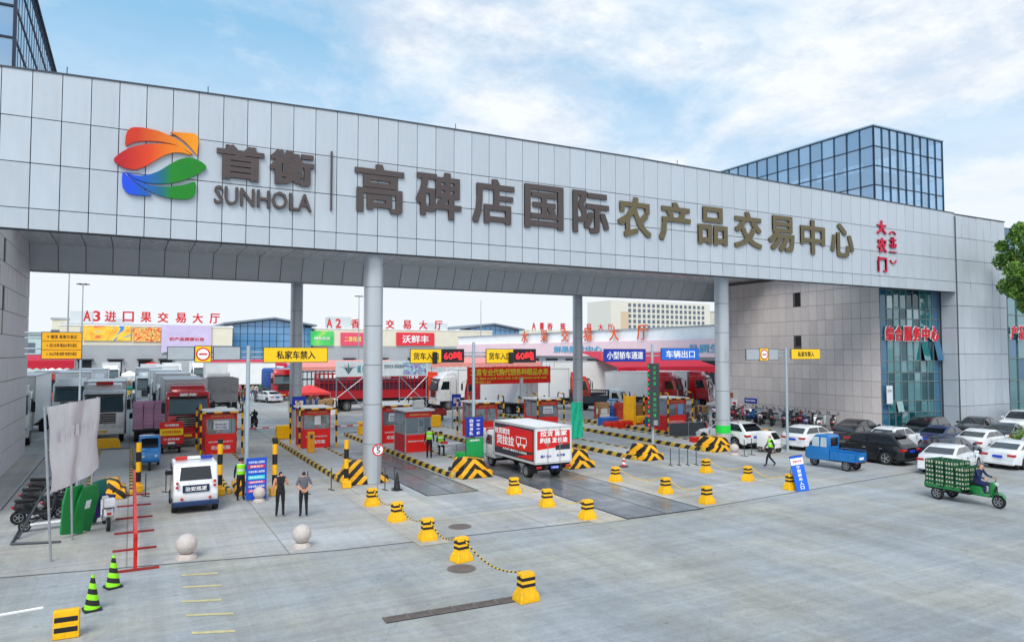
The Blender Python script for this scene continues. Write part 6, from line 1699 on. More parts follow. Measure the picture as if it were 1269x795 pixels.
us = (407, 418, 441, 462, 483, 504, 525, 542) ; us = (408, 419, 440, 462, 483, 504, 524, 543)
dist_letters(A2, 'A2香蕉交易大厅', [S(u, 402, HY).x - 56.5 for u in us], -.2, S(470, 402, HY).z + .2, 3.2, 3.3, M_hred)
hoard(A2, 385, 410, 413, 428, sign_img('hoarding_green', [(60, 190, 90), (90, 210, 110), (230, 230, 60)], .1, 1), txt='绿色生活', th=.2)
hoard(A2, 422, 412, 452, 428, mat('hoarding_pink', (232, 80, 110), .6), txt='二喜佳果', ink=mat('pale_yellow', (250, 230, 130), .5))
hoard(A2, 491, 412, 538, 428, mat('hoarding_red', (226, 50, 66), .6), txt='沃鲜丰', th=.6)
MB().box(6, 14, 6, 12, 14.4, 19).box(44, 52, 6, 12, 14.4, 17.5).build('roof_plant', MATS['roof_plant_pale'], A2)
# blue glass gables between the halls
M_bg = glass('hall_blue_glass', (90, 140, 190), .1, .05, (96, 150, 196))
def gable(label, u0, u1, vl, va, vr, ua, y):
    t = thing('glass_gable_hall', label, 'glass hall', (S(u0, 400, y).x, y, 0))
    x0 = 0; x1 = S(u1, 400, y).x - t.location.x; xm = S(ua, 400, y).x - t.location.x
    zl, zm, zr_ = S(u0, vl, y).z, S(ua, va, y).z, S(u1, vr, y).z
    MB().prism([(x0, 0), (x1, 0), (x1, zr_), (xm, zm), (x0, zl)], 'y', 1.0, 1.4).build('frame_wall', M_dark, t)
    n = int((x1 - x0) / 2.2); w = (x1 - x0) / n
    for i in range(n):
        xa_, xb_ = x0 + i * w + .1, x0 + (i + 1) * w - .1
        f = lambda x_: (zl + (zm - zl) * (x_ / xm) if x_ < xm else zm + (zr_ - zm) * (x_ - xm) / (x1 - xm)) - .3
        z = 0.3
        while z < min(f(xa_), f(xb_)) - .2:
            za = min(z + 2.3, f(xa_)); zb_ = min(z + 2.3, f(xb_))
            MB().add([(xa_, .8, z), (xb_, .8, z), (xb_, .8, zb_), (xa_, .8, za), (xa_, .9, z), (xb_, .9, z), (xb_, .9, zb_), (xa_, .9, za)], [(0, 1, 2, 3), (7, 6, 5, 4), (0, 4, 5, 1), (2, 6, 7, 3), (1, 5, 6, 2), (3, 7, 4, 0)]).build('pane', M_bg, t)
            z += 2.45
    MB().prism([(x0 - 3, zl - .2), (xm, zm), (x1 + 1.5, zr_ - .1), (x1 + 1.5, zr_ + .5), (xm, zm + .6), (x0 - 3, zl + .4)], 'y', -.8, 42).build('roof', mat('gable_roof', (120, 134, 146), .5), t)
gable('blue glass gabled hall between the A3 and A2 market halls', 289, 387, 401, 395, 404, 340, HY + 2)
gable('blue glass gabled hall right of the A2 market hall', 571, 645, 408, 402, 409, 612, HY + 2)
# side hall running along x = 100 with orange letters
SH = thing('side_market_hall', 'long white side hall with orange rooftop letters 水果交易大厅 and a pink fascia', 'market hall', (100, 75, 0))
MB().box(0, 45, 0, 150, 0, 5.3).build('lower_wall', M_hgrey, SH)
MB().box(-.5, 45, 0, 150, 8.8, 11.3).build('upper_wall', M_hwhite, SH)
MB().box(-1.2, 45, 0, 150, 5.3, 8.8).build('pink_fascia', mat('pink_fascia', (246, 212, 218), .6, var=.08, scale=.2), SH)
MB().box(-.8, 46, -.5, 150.5, 11.3, 11.6).build('roof', M_hgrey, SH)
for i in range(14): MB().box(-.15, .1, 6 + i * 10, 12 + i * 10, 0, 4.6).build('dock_door', M_dark, SH)
us = ((651, 418), (675, 418), (701, 417), (729, 416), (762, 414), (797, 412))
for c_, (u, v) in zip('水果交易大厅', us):
    q = SX(u, v, 98.8); letters(SH, c_, 3.6, 3.3, M_horg, (-1.4, q.y - 75, 10.6), rz=-PI / 2, depth=.15, bold=.012, name='character')
for s_, u, w_ in (('鲜果批发中心', 715, 22), ('品质生活', 880, 12)):
    q = SX(u, 432, 98.8); letters(SH, s_, w_, 1.7, mat('pale_blue_print', (110, 180, 214), .6), (-1.25, q.y - 75, 7.0), rz=-PI / 2, depth=.1, bold=.03)
# hall behind with A1 letters, big grid block, more far buildings
FB = thing('far_market_hall', 'far market hall with red rooftop letters A1 香蕉交易大厅 behind the side hall', 'market hall', (170, 300, 0))
MB().box(0, 80, 0, 40, 0, 17.2).build('wall', M_cream, FB)
dist_letters(FB, 'A1香蕉交易大厅', [S(u, 404, 300).x - 170 for u in (661, 671, 681, 697, 714, 729, 744, 756)], -.3, 19.0, 3.2, 3.4, M_hred)
GB = thing('office_block', 'large pale office block with a grid of small square windows, far behind the side hall', 'office block', (S(757, 400, 420).x, 420, 0))
wgb = S(880, 400, 420).x - GB.location.x
MB().box(0, wgb, 0, 30, 0, 44).build('wall', mat('block_wall', (222, 218, 206), .7), GB)
wm = MB().box(-1.2, 1.2, -.3, .05, -1.2, 1.2).mesh('window', mat('block_window', (96, 108, 122), .3))
for j in range(9):
    for i in range(17): put('window', wm, GB, (17 + i * (wgb - 20) / 17, 0, 41 - j * 4.0))
MB().box(9, 16, -.2, .05, 10, 36).build('stair_panel', mat('block_tan', (214, 190, 160), .7), GB)
def fbox(label, x0, x1, y, h, d, m, name='far_building', cat='building'):
    t = thing(name, label, cat, (x0, y, 0)); MB().box(0, x1 - x0, 0, d, 0, h).build('wall', m, t)
    n = max(2, int((x1 - x0) / 8)); w = MB()
    for i in range(n):
        q = (x1 - x0) * (i + .5) / n
        MB().box(q - 2, q + 2, -.15, 0, h * .55, h * .8).build('window', MATS['block_window'], t)
    MB().box(-.4, x1 - x0 + .4, -.4, d + .4, h, h + .5).build('roof', M_hgrey, t)
fbox('low pale building seen through the gate beside the left tiled wall', -45, -21, 230, 11, 30, mat('pale_teal_wall', (184, 206, 206), .7))
fbox('narrow cream block with a flat roof left of the A3 hall', -22, -15, 262, 16.5, 12, M_cream)
fbox('long pale warehouse far beyond the yard left of the office block', 190, 300, 380, 14, 30, M_hwhite)
fbox('distant pale shed behind the A3 hall', -150, -50, 360, 12, 30, M_hwhite)
fbox('distant grey shed behind the gabled halls', 40, 170, 420, 13, 30, M_hgrey)
fbox('far cream tower block at the right behind the side hall', 430, 470, 430, 40, 20, M_cream)
fbox('far low white shed behind the service building', 130, 230, 120, 12, 40, M_hwhite)
fbox('far long shed at the right horizon', 240, 520, 260, 14, 40, M_hgrey)
fbox('far long shed at the left horizon', -420, -170, 420, 12, 40, M_hwhite)
# light masts
def mast(label, u, vtop, y, heads=True):
    b = S(u, vtop, y); t = thing('light_mast', label, 'light mast', (b.x, y, 0))
    MB().cyl((0, 0, 0), (0, 0, b.z), .22, .1, n=8).build('pole', M_steel, t)
    if heads:
        for k in range(6):
            a = k * PI / 3; MB().rbox(-.3, .3, -.2, .2, -.12, .12, .03, 1).build('lamp_head', M_dsteel, t, (math.cos(a) * 1.1, math.sin(a) * 1.1, b.z))
        MB().cyl((0, 0, b.z - .05), (0, 0, b.z + .05), 1.1, n=12).build('ring', M_dsteel, t)
mast('tall light mast with a ring of lamps seen above the A3 hall', 103, 352, 200)
mast('slim mast just right of the left tiled wall', 86, 336, 170, False)
mast('light mast partly hidden by the front left column', 445, 367, 220)
mast('slim mast behind the rear of the A2 hall', 596, 372, 230, False)

# ---------------------------------------------------------------- glass towers above the roofline
M_tw = glass('tower_blue_glass', (206, 232, 248), .62, .02, (104, 170, 214), .26)
M_twd = glass('tower_blue_glass_deep', (140, 200, 236), .4, .02, (96, 170, 216), .35)
M_tf = mat('tower_frame', (44, 66, 86), .5, .3)
T = thing('glass_tower', 'blue see-through glass tower rising above the right end of the gate roof', 'glass tower', (87, 60, 0))
tw, td, tz, rh = 15.4, 44.0, 36.5, 2.62
nx, ny, nz = 9, 22, 7
pm1 = {}
def tp(nrm, w, h, m):
    k = (nrm, m.name)
    if k not in pm1: pm1[k] = (MB().box(-w / 2 + .05, w / 2 - .05, -.015, .015, -h / 2 + .05, h / 2 - .05)).mesh('pane', m)
    return pm1[k]
for j in range(nz):
    z = tz - (j + .5) * rh
    for i in range(nx): put('pane', tp('f', tw / nx, rh, M_tw if R.random() < .8 else M_twd), T, ((i + .5) * tw / nx, 0, z), rot=(R.gauss(0, .006), 0, R.gauss(0, .006)))
    for i in range(ny): put('pane', tp('s', td / ny, rh, M_tw if R.random() < .8 else M_twd), T, (0, (i + .5) * td / ny, z), rot=(R.gauss(0, .006), 0, PI / 2 + R.gauss(0, .006)))
f = MB()
for j in range(nz + 1):
    z = tz - j * rh
    f.box(-.12, tw + .12, -.12, .06, z - .05, z + .05).box(-.12, .06, -.12, td, z - .05, z + .05).box(tw - .06, tw + .1, 0, td, z - .06, z + .06).box(0, tw, td - .06, td + .06, z - .06, z + .06)
for i in range(nx + 1): f.box(i * tw / nx - .05, i * tw / nx + .05, -.15, .05, tz - nz * rh, tz).box(i * tw / nx - .05, i * tw / nx + .05, td - .05, td + .05, tz - nz * rh, tz)
for i in range(ny + 1): f.box(-.15, .05, i * td / ny - .05, i * td / ny + .05, tz - nz * rh, tz).box(tw - .05, tw + .05, i * td / ny - .05, i * td / ny + .05, tz - nz * rh, tz)
f.build('mullion_grid', M_tf, T)
MB().box(-.2, tw + .2, -.2, td + .2, tz + .07, tz + .25).box(0, tw, 0, td, 17.9, 18.1).build('roof', mat('tower_roof', (150, 176, 196), .5), T)
MB().box(1, tw - 1, 1, td - 1, tz - 2 * rh - .5, tz - 2 * rh - .2).box(1, tw - 1, 1, td - 1, tz - 4.5 * rh, tz - 4.5 * rh + .3).build('floor_slab', mat('slab_pale_blue', (170, 190, 204), .7), T)
for i in range(3):
    for j in range(5):
        MB().box(-.3, .3, -.3, .3, 18, tz).build('column', MATS['slab_pale_blue'], T, (1.4 + i * 6.2, 1.4 + j * 9.5, 0))
T2 = thing('glass_tower', 'dark-framed blue glass tower at the top left corner above the gate roof', 'glass tower', (-5.8, 45, 0))
rh = 1.72; z2 = 28.05
for j in range(7):
    z = z2 - (j + .5) * rh * 1
    for i in range(6): put('pane', MB().box(-1.1 + .06, 1.1 - .06, -.015, .015, -rh / 2 + .06, rh / 2 - .06).mesh('pane', M_twd), T2, (-1.1 - i * 2.2, 0, z), rot=(R.gauss(0, .01), 0, R.gauss(0, .01)))
    for i in range(34): put('pane', tp('t2', 1.1, rh, M_tw), T2, (0, .55 + i * 1.1, z), rot=(0, 0, PI / 2))
f = MB()
for j in range(8):
    z = z2 - j * rh; f.box(-14, .06, -.08, .05, z - .06, z + .06).box(-.05, .06, -.08, 38, z - .07, z + .07).box(-14, 0, 37.9, 38, z - .1, z + .1)
for i in range(36): f.box(-.05, .03, i * 1.1 - .04, i * 1.1 + .04, z2 - 7 * rh, z2)
for i in range(7): f.box(-i * 2.2 - .08, -i * 2.2 + .08, -.13, .05, z2 - 7 * rh, z2)
f.build('mullion_grid', mat('tower_frame_navy', (32, 46, 70), .5, .3), T2)
MB().box(-14, .2, -.2, 38, z2 + .09, z2 + .2).box(-14, -1, 1, 38, z2 - 4 * rh - .3, z2 - 4 * rh).box(-13.9, -13.8, 0, 38, z2 - 7 * rh, z2).box(-14, 0, 0, 38, 16.8, 17.0).build('roof', MATS['tower_frame_navy'], T2)

M_tg0 = paint('trike_green', (20, 128, 62))
# ---------------------------------------------------------------- trucks in the market yard
M_silver = mat('truck_silver_box', (214, 216, 218), .5, 0, var=.1, scale=1)
M_boxw = mat('truck_white_box', (246, 247, 246), .45, var=.05, scale=1)
M_redt = paint('truck_red', (186, 18, 30)); M_ort = paint('truck_orange', (236, 66, 30)); M_whtt = paint('truck_white', (236, 238, 238))
M_stred = mat('stake_red', (176, 18, 34), .5, var=.15)
def TX(x, y, rz, **k):
    t = big_truck(loc=(x, y, 0), rz=rz, **k); t.scale = (1.06, 1.06, 1.14); return t
TX(3.4, 57.0, PI, label='dark red truck facing the camera with a grey cargo box, badge 解放 above its windscreen', pm=M_redt, L=10, cm=M_silver, h=2.7, txt='解放')
TX(-1.6, 61.5, PI, label='white truck with a big chrome grille facing the camera, behind the pale cloth', pm=M_whtt, L=9, cm=M_boxw, h=2.5)
MB().rbox(-.5, .5, -.2, .2, 0, .2, .06, 2).build('roof_lamp', M_red, [o for o in bpy.data.objects if o.name == 'box_truck.001'][0], (0, 3.6, 3.52))
TX(-7.2, 64.0, PI, label='white semi-trailer parked tight against the left tiled wall', pm=M_whtt, L=13, cm=M_boxw, h=2.9)
TX(-7.6, 92, PI, label='orange truck cab beyond the white trailer at left', pm=M_ort, L=9, cm=M_boxw)
for i, (x, y, l) in enumerate(((3.2, 70, 'white box truck directly behind the dark red truck'), (3.0, 82, 'white box truck second behind the dark red truck'), (1.8, 94, 'white box truck third in the queue behind the dark red truck'), (4.2, 106, 'white box truck fourth in the queue behind the dark red truck'), (2.6, 119, 'white box truck fifth in the queue behind the dark red truck'), (6.0, 132, 'white box truck last in the queue behind the dark red truck'))):
    TX(x, y, PI, label=l, pm=M_whtt, L=9.5, cm=M_boxw if i % 2 else M_silver, h=2.75, group='white box trucks queueing')
TX(8.3, 80, 0, label='grey stake-bed truck seen from behind, right of the dark red truck', pm=M_whtt, L=7, cargo='stake', cm=mat('stake_grey', (128, 128, 130), .6, var=.2), h=2.6, name='stake_truck')
for i, (u, v, l) in enumerate(((302, 489, 'grey box trailer parked side-on, left of the pale pole'), (330, 489, 'white box trailer parked side-on behind the small white sedan'), (262, 478, 'white box truck far back under the no-entry sign'))):
    p = G(u, v); TX(p.x, p.y + 8, -PI / 2 if i < 2 else PI, label=l, pm=M_whtt, L=9 if i < 2 else 8, cm=M_silver if i != 1 else M_boxw, h=2.9)
p = G(352, 497); t = TX(p.x, p.y + 5, PI, label='red truck with a blue tarpaulin over its load, behind the rear left column', pm=M_redt, L=9, cargo='stake', cm=M_dsteel, h=2.2, name='tarp_truck')
MB().rbox(-1.3, 1.3, -4.4, 2.1, 1.2, 3.6, .35, 3).build('tarpaulin', mat('blue_tarp', (22, 80, 160), .7, var=.2, scale=2, bump=.4), t, smooth=60)
# red stake semi, side-on facing right
t = TX(24.6, 76.5, -PI / 2 - .02, label='long red stake-sided truck parked side-on behind the white banner frame', pm=M_ort, L=13.5, cargo='stake', cm=M_stred, h=3.0, name='stake_truck')
MB().box(-1.1, 1.1, -6.6, 4.2, 1.3, 2.9).build('cargo', mat('dark_cargo', (70, 30, 50), .8), t)
t = TX(21.0, 86.5, -PI / 2, label='dark stake-sided truck left of the long red stake truck', pm=M_redt, L=8, cargo='stake', cm=M_dsteel, h=3.0, name='stake_truck')
TX(33.5, 73.0, PI / 2, label='white tractor cab facing left between the red stake truck and the red banner', pm=M_whtt, L=8, cm=M_boxw, h=2.7)
TX(33.4, 65.0, .35, label='white box truck with red cab, seen from behind over the toll booth roof', pm=M_redt, L=7.4, cm=M_boxw, h=2.2)
TX(39.6, 69.0, -2.1, label='orange-red tractor facing right with a white trailer, behind the rear right column', pm=M_ort, L=12, cm=M_boxw, h=2.8)
small_truck('small white flatbed truck facing the camera, right of the rear right column', (44.6, 63.5, 0), PI + .6, M_whtt, L=6, cargo='stake', cm=M_dsteel, cabh=1.9, w=2.0)
TX(51.5, 74.0, -PI / 2, label='large white container truck parked side-on behind the small white flatbed', pm=M_whtt, L=13, cm=M_boxw, h=3.4)
TX(51.6, 64.5, PI + .55, label='dark red tractor facing the camera under the red canopy, left one of the pair', pm=M_redt, L=8, cm=M_silver, h=2.4)
TX(56.6, 65.0, PI + .55, label='dark red tractor facing the camera under the red canopy, right one of the pair', pm=M_redt, L=8, cm=M_silver, h=2.4)
TX(62, 92, -PI / 2, label='white box truck parked side-on behind the container truck', pm=M_whtt, L=10, cm=M_boxw, h=2.9)
TX(45, 96, -PI / 2, label='grey box truck parked side-on behind the red banner', pm=M_whtt, L=10, cm=M_silver, h=2.9)
# more of the market traffic
for i, (x, y, rz, l, m_, cmx) in enumerate((
  (-4.5, 76, PI, 'white box truck behind the white truck with the chrome grille', M_whtt, M_boxw), (-3.5, 88, PI, 'white box truck two behind the chrome-grilled white truck', M_whtt, M_boxw),
  (-9.5, 122, PI, 'white box truck far back near the crimson scalloped awning', M_whtt, M_boxw), (-3.0, 140, PI, 'silver box truck far back in the left aisle', M_whtt, M_silver),
  (11.5, 150, PI, 'white box truck far back in the middle of the yard', M_whtt, M_boxw), (24, 172, -PI / 2, 'white trailer side-on in the far middle of the yard', M_whtt, M_boxw),
  (34, 120, -PI / 2, 'white trailer side-on behind the white market banner', M_whtt, M_boxw), (30, 98, -PI / 2, 'white box truck side-on behind the long red stake truck', M_redt, M_boxw),
  (47, 84, -PI / 2, 'red-cabbed box truck side-on behind the white container truck', M_redt, M_boxw), (62, 76, PI + .5, 'third dark red tractor beyond the pair under the canopy', M_redt, M_silver),
  (72, 110, -PI / 2, 'white trailer in front of the side hall docks', M_whtt, M_boxw))):
    TX(x, y, rz, label=l, pm=m_, L=9, cm=cmx, h=2.8)
for i, (x, y, rz, l) in enumerate(((-8.5, 58.5, .4, 'black cargo trike by the left tiled wall'), (24.5, 62.0, 1.4, 'red cargo trike behind the booths, in front of the red stake truck'), (29.5, 60.5, -1.2, 'dark cargo trike behind the delivery truck lane'), (41.5, 56.0, .8, 'blue cargo trike with goods beyond the red crates'), (45.2, 54.5, 2.2, 'red cargo trike near the pallets'), (21.5, 84, .4, 'small red trike beyond the boom barrier'), (12.0, 98, 2.6, 'green trike in the open yard beyond the pale pole'))):
    trike(l, (x, y, 0), rz, (M_dsteel, M_redt, M_dsteel, M_tblue, M_redt, M_redt, M_tg0)[i], cab=i in (3,), L=3)
for i in range(10):
    scooter(('dark', 'silver', 'redsc', 'dark2')[i % 4], ((30, 30, 34), (160, 166, 172), (180, 24, 40), (50, 46, 50))[i % 4], ('black', 'silver', 'red', 'grey')[i % 4] + ' scooter in the cluster right of the rightmost booth, ' + ('nearest', 'second', 'third', 'fourth', 'fifth', 'sixth', 'seventh', 'eighth', 'ninth', 'farthest')[i] + ' from the SUV', (42.2 + (i % 3) * 1.1, 42.5 + i * .95, 0), R.uniform(0, 3), 'scooters beside the rightmost booth')
BXC = [mat('carton_brown', (176, 140, 96), .85, rnd=.1), mat('foam_white', (236, 238, 238), .7, rnd=.05), mat('carton_red', (190, 60, 50), .8), mat('crate_blue', (40, 90, 170), .6)]
bxm = [MB().rbox(-.5, .5, -.4, .4, 0, .5, .02, 1).mesh('goods_carton', m_) for m_ in BXC]
RG = random.Random(9)
ORD = ('first', 'second', 'third', 'fourth', 'fifth', 'sixth', 'seventh', 'eighth', 'ninth', 'tenth', 'eleventh', 'twelfth')
for zi, (zn, u0, v0, du, dv) in enumerate((('by the left coral umbrella', 62, 524, 34, 6), ('left of the truck queue', 158, 505, 30, 8), ('beside the coral umbrella', 398, 514, 16, 4), ('beyond the red crates', 742, 519, 40, 5), ('in the far yard', 262, 480, 26, 6))):
    for k in range(12):
        p = G(u0 + RG.uniform(0, du), v0 - RG.uniform(0, dv)); c_ = RG.randrange(4); nst = RG.choice((1, 2, 3))
        for q in range(nst):
            put('goods_carton', bxm[c_], None, (p.x, p.y, q * .505), RG.uniform(-.3, .3), label='%s goods box, level %s, %s pile %s' % (('brown', 'white foam', 'red', 'blue')[c_], ('one', 'two', 'three')[q], ORD[k], zn), cat='box', group='goods boxes in the yard')
# pink crate truck
t = small_truck('small dark truck stacked with pink crates, seen from behind', (1.15, 58.6, 0), 0, M_dsteel, L=5.2, cargo='none', w=1.8)
MB().box(-1.0, 1.0, -2.6, .9, .82, .95).build('flat_bed', M_dsteel, t)
pk = crate_mesh(.62, .45, .30, mat('pink_crate', (244, 186, 218), .5, rnd=.12), 4).box(-.29, .29, -.2, .2, .02, .27, 1).mesh('crate', [MATS['pink_crate'], mat('crate_shade', (216, 170, 202), .7)])
for i in range(3):
    for j in range(4):
        for k in range(6):
            if k < 5 and j > 0 and i == 1: continue
            tier = ('bottom', 'second', 'third', 'fourth', 'fifth', 'top')[k]
            put('crate', pk, None, (1.15 - .66 + i * .66, 56.25 + j * .5, .955 + k * .305), R.gauss(0, .02), label='pink crate on the small dark truck, %s tier, %s column, row %s from the tail' % (tier, ('left', 'middle', 'right')[i], ('first', 'second', 'third', 'fourth')[j]), cat='crate', group='pink crates on the small truck')
# canopies, banners
def canopy(label, x0, x1, y0, y1, z, h, m, name='canopy', rise=.8):
    t = thing(name, label, 'canopy', ((x0 + x1) / 2, y0, 0)); hw = (x1 - x0) / 2; d = y1 - y0
    MB().add([(-hw, 0, z), (hw, 0, z), (hw, d, z + rise), (-hw, d, z + rise), (-hw, 0, z - .06), (hw, 0, z - .06), (hw, d, z + rise - .06), (-hw, d, z + rise - .06)], [(0, 1, 2, 3), (7, 6, 5, 4), (0, 4, 5, 1), (1, 5, 6, 2), (2, 6, 7, 3), (3, 7, 4, 0)]).build('roof_sheet', m, t)
    n = int(hw * 2 / .8); v = MB()
    for i in range(n): v.poly([(-hw + i * 2 * hw / n, -.01, z), (-hw + (i + 1) * 2 * hw / n, -.01, z), (-hw + (i + 1) * 2 * hw / n, -.03, z - h), (-hw + (i + .5) * 2 * hw / n, -.05, z - h * 1.25), (-hw + i * 2 * hw / n, -.03, z - h)])
    v.build('valance', m, t)
    for sx in (-1, 0, 1):
        for yy in (.1, d - .1): MB().cyl((sx * (hw - .1), yy, 0), (sx * (hw - .1), yy, z), .05, n=6).build('post', M_steel, t)
    return t
M_pinkc = mat('salmon_canopy', (236, 150, 140), .7); M_redc = mat('crimson_canopy', (200, 16, 50), .6)
canopy('crimson canopy over the pair of dark red tractors', 50.5, 66.0, 68, 76, 4.5, .7, M_redc, rise=1.9)
canopy('salmon awning above the red fruit banner', 31, 46, 78, 84, 5.0, .4, M_pinkc)
canopy('salmon awning behind the long red stake truck', S(362, 450, 92).x, S(500, 450, 92).x, 92, 98, 4.4, .4, M_pinkc)
canopy('crimson scalloped awning beside the left wall, beyond the orange truck', -13, -6.5, 108, 112, 5.2, .9, M_redc)
canopy('pink awning with a crimson valance left of the A2 hall', 12, 24, 128, 134, 4.2, .5, M_redc)
def banner(label, u0, v0, u1, v1, y, m, name='banner', cat='banner'):
    a, b = S(u0, (v0 + v1) / 2, y), S(u1, (v0 + v1) / 2, y); zt, zb_ = S((u0 + u1) / 2, v0, y).z, S((u0 + u1) / 2, v1, y).z
    w, h = b.x - a.x, zt - zb_
    t = thing(name, label, cat, ((a.x + b.x) / 2, y, 0))
    MB().rbox(-w / 2, w / 2, -.04, .04, zb_, zt, .01, 1).build('banner_cloth', m, t)
    for s in (-1, 1): MB().cyl((s * (w / 2 - .1), .08, 0), (s * (w / 2 - .1), .08, zt), .05, n=6).build('post', M_steel, t)
    return t, w, h, (zt + zb_) / 2
M_ly = mat('banner_yellow_text', (252, 226, 60), .5)
t, w, h, zc = banner('red banner with yellow characters 二喜专业代购代销各种精品水果', 579, 454, 682, 475, 61, mat('banner_red', (255, 34, 22), .6, var=.03))
letters(t, '二喜专业代购代销各种精品水果', w * .94, h * .42, M_ly, (0, -.045, zc + h * .18), depth=.03, bold=.03)
letters(t, '香蕉 榴莲 火龙果 山竹 龙眼 车厘子 各种进口水果 批发', w * .9, h * .13, M_ly, (0, -.045, zc - h * .18), depth=.03, bold=.02)
letters(t, '电话137', w * .18, h * .14, M_ly, (-w * .32, -.045, zc - h * .38), depth=.03, bold=.02)
t, w, h, zc = banner('long white market banner with a lotus emblem on a scaffold frame', 416, 447, 530, 466, 70, mat('banner_white', (222, 232, 236), .6))
M_tealp = mat('teal_print', (40, 150, 160), .6)
letters(t, '诚 信 市 场', w * .2, h * .5, M_tealp, (-w * .18, -.045, zc), depth=.02, bold=.02)
letters(t, '空间对头 精准服务', w * .22, h * .25, mat('grey_print', (130, 150, 160), .6), (w * .12, -.045, zc + h * .15), depth=.02, bold=.02)
for k in range(5):
    a = math.radians(-60 + 30 * k)
    MB().add([(0, 0, -.5), (math.sin(a) * .35 - .12, 0, .1), (math.sin(a) * .9, 0, math.cos(a) * .7 - .1), (math.sin(a) * .35 + .12, 0, .1), (0, -.03, -.5), (math.sin(a) * .35 - .12, -.03, .1), (math.sin(a) * .9, -.03, math.cos(a) * .7 - .1), (math.sin(a) * .35 + .12, -.03, .1)],
             [(0, 1, 2, 3), (7, 6, 5, 4), (0, 4, 5, 1), (1, 5, 6, 2), (2, 6, 7, 3), (3, 7, 4, 0)]).build('lotus_petal', M_tealp if k % 2 == 0 else mat('lotus_pink', (230, 170, 180), .6), t, (-w * .37, -.05, zc))
MB().box(w * .22, w * .48, -.06, -.045, zc - h * .4, zc + h * .4).build('printed_scene', sign_img('banner_scene', [(222, 232, 236), (120, 200, 210), (180, 140, 200), (90, 110, 190)], .6), t)
sf = MB(); zl_ = zc - h / 2
for a, b in (((-w / 2, zl_), (-w * .2, .6)), ((w * .18, zl_), (w / 2, .8)), ((w / 2, zl_), (w * .18, .8)), ((w * .18, 1.6), (w / 2, 1.6)), ((w * .18, 0), (w * .18, zl_)), ((-w * .2, zl_), (-w * .48, 1.8))):
    MB().cyl((a[0], .0, a[1]), (b[0], .0, b[1]), .045, n=6).build('scaffold_tube', M_steel, t)
t, w, h, zc = banner('grey shop fascia with red and green characters behind the blue lane signs', 728, 448, 812, 461, 78, mat('fascia_grey', (176, 180, 184), .6), name='shop_fascia', cat='shop sign')
letters(t, '赢大壮', w * .28, h * .6, M_redboard, (-w * .2, -.045, zc), depth=.05, bold=.04)
letters(t, '现代农业直通车', w * .42, h * .5, M_green, (w * .22, -.045, zc), depth=.05, bold=.04)
t, w, h, zc = banner('small blue sign on a post between the booths and the white tractor', 560, 488, 571, 503, 55, M_dblue, name='small_sign', cat='sign')
letters(t, '出口', w * .7, h * .5, M_lit_white, (0, -.045, zc), depth=.02, bold=.03)
t, w, h, zc = banner('dark blue notice with white lines above the second red booth', 362, 491, 379, 507, 51, M_dblue, name='small_sign', cat='sign')
letters(t, '管理', w * .6, h * .4, M_lit_white, (0, -.045, zc), depth=.02, bold=.03)
# umbrellas
def umbrella(label, u, v, w, col, h=2.6, group='square market umbrellas'):
    p = G(u, v); t = thing('market_umbrella', label, 'umbrella', (p.x, p.y, 0), .2, group)
    hw = w / 2; r0 = [(-hw, -hw, h - .75), (hw, -hw, h - .75), (hw, hw, h - .75), (-hw, hw, h - .75)]
    r1 = [(-hw * .45, -hw * .45, h - .3), (hw * .45, -hw * .45, h - .3), (hw * .45, hw * .45, h - .3), (-hw * .45, hw * .45, h - .3)]
    r2 = [(-.05, -.05, h), (.05, -.05, h), (.05, .05, h), (-.05, .05, h)]
    rb = [(x_, y_, h - 1.0) for x_, y_, _ in r0]
    MB().loft([rb, r0, r1, r2], cap=False).build('canopy', col, t)
    for x_, y_, _ in r0: MB().cyl((x_, y_, 0), (x_, y_, h - .8), .03, n=5).build('post', M_steel, t)
M_um = mat('umbrella_coral', (240, 70, 70), .6)
umbrella('coral market umbrella behind the second red booth, left of the front left column', 383, 511, 3.2, M_um, 2.9)
umbrella('coral market umbrella beyond the pale cloth, beside the white truck', 81, 520, 3.0, M_um, 3.0)
umbrella('coral umbrella in front of the A3 hall docks, left one', 186, 461, 4.5, M_um, 3.2)
umbrella('coral umbrella in front of the A3 hall docks, right one', 214, 459, 5.5, M_um, 3.4)
umbrella('small coral umbrella under the no-entry sign', 254, 466, 5, M_um, 3.2)
umbrella('small white market umbrella in the yard left of the truck queue', 160, 478, 3, M_lit_white, 2.8)
# goods near the right booths
t = thing('forklift', 'yellow forklift loading platform with crates of goods, left of the LED pole', 'forklift', (38.6, 48.6, 0), .2)
MB().rbox(-1.3, 1.2, -.6, .6, .35, .9, .05, 1).box(-1.6, -1.5, -.6, .6, .1, 2.6).box(-1.5, -1.2, -.5, .5, .1, .5).build('body', M_yellow, t)
for s in (-1, 1): MB().box(-1.6, -1.5, s * .6 - .05, s * .6 + .05, 0, 2.8).build('mast', M_yellow, t); wheel(t, s * .01 - 1.0, 0, .3, 1.1) if s > 0 else wheel(t, .8, 0, .3, 1.1)
wc = crate_mesh(.6, .5, .3, mat('wooden_crate', (150, 110, 70), .8, rnd=.15), 4).box(-.28, .28, -.23, .23, .02, .26).mesh('crate', mat('wooden_crate', (150, 110, 70), .8))
for i in range(3):
    for k in range(3): put('crate', wc, None, (38.2 + i * .66, 48.7, .91 + k * .31), .2, label='brown slatted crate on the yellow forklift, %s tier of the %s stack' % (('bottom', 'middle', 'top')[k], ('left', 'middle', 'right')[i]), cat='crate', group='brown crates on the forklift')
M_rc = mat('red_crate', (230, 50, 30), .5, rnd=.1); rc = crate_mesh(.6, .4, .3, M_rc, 4).box(-.28, .28, -.18, .18, .02, .2).mesh('crate', M_rc)
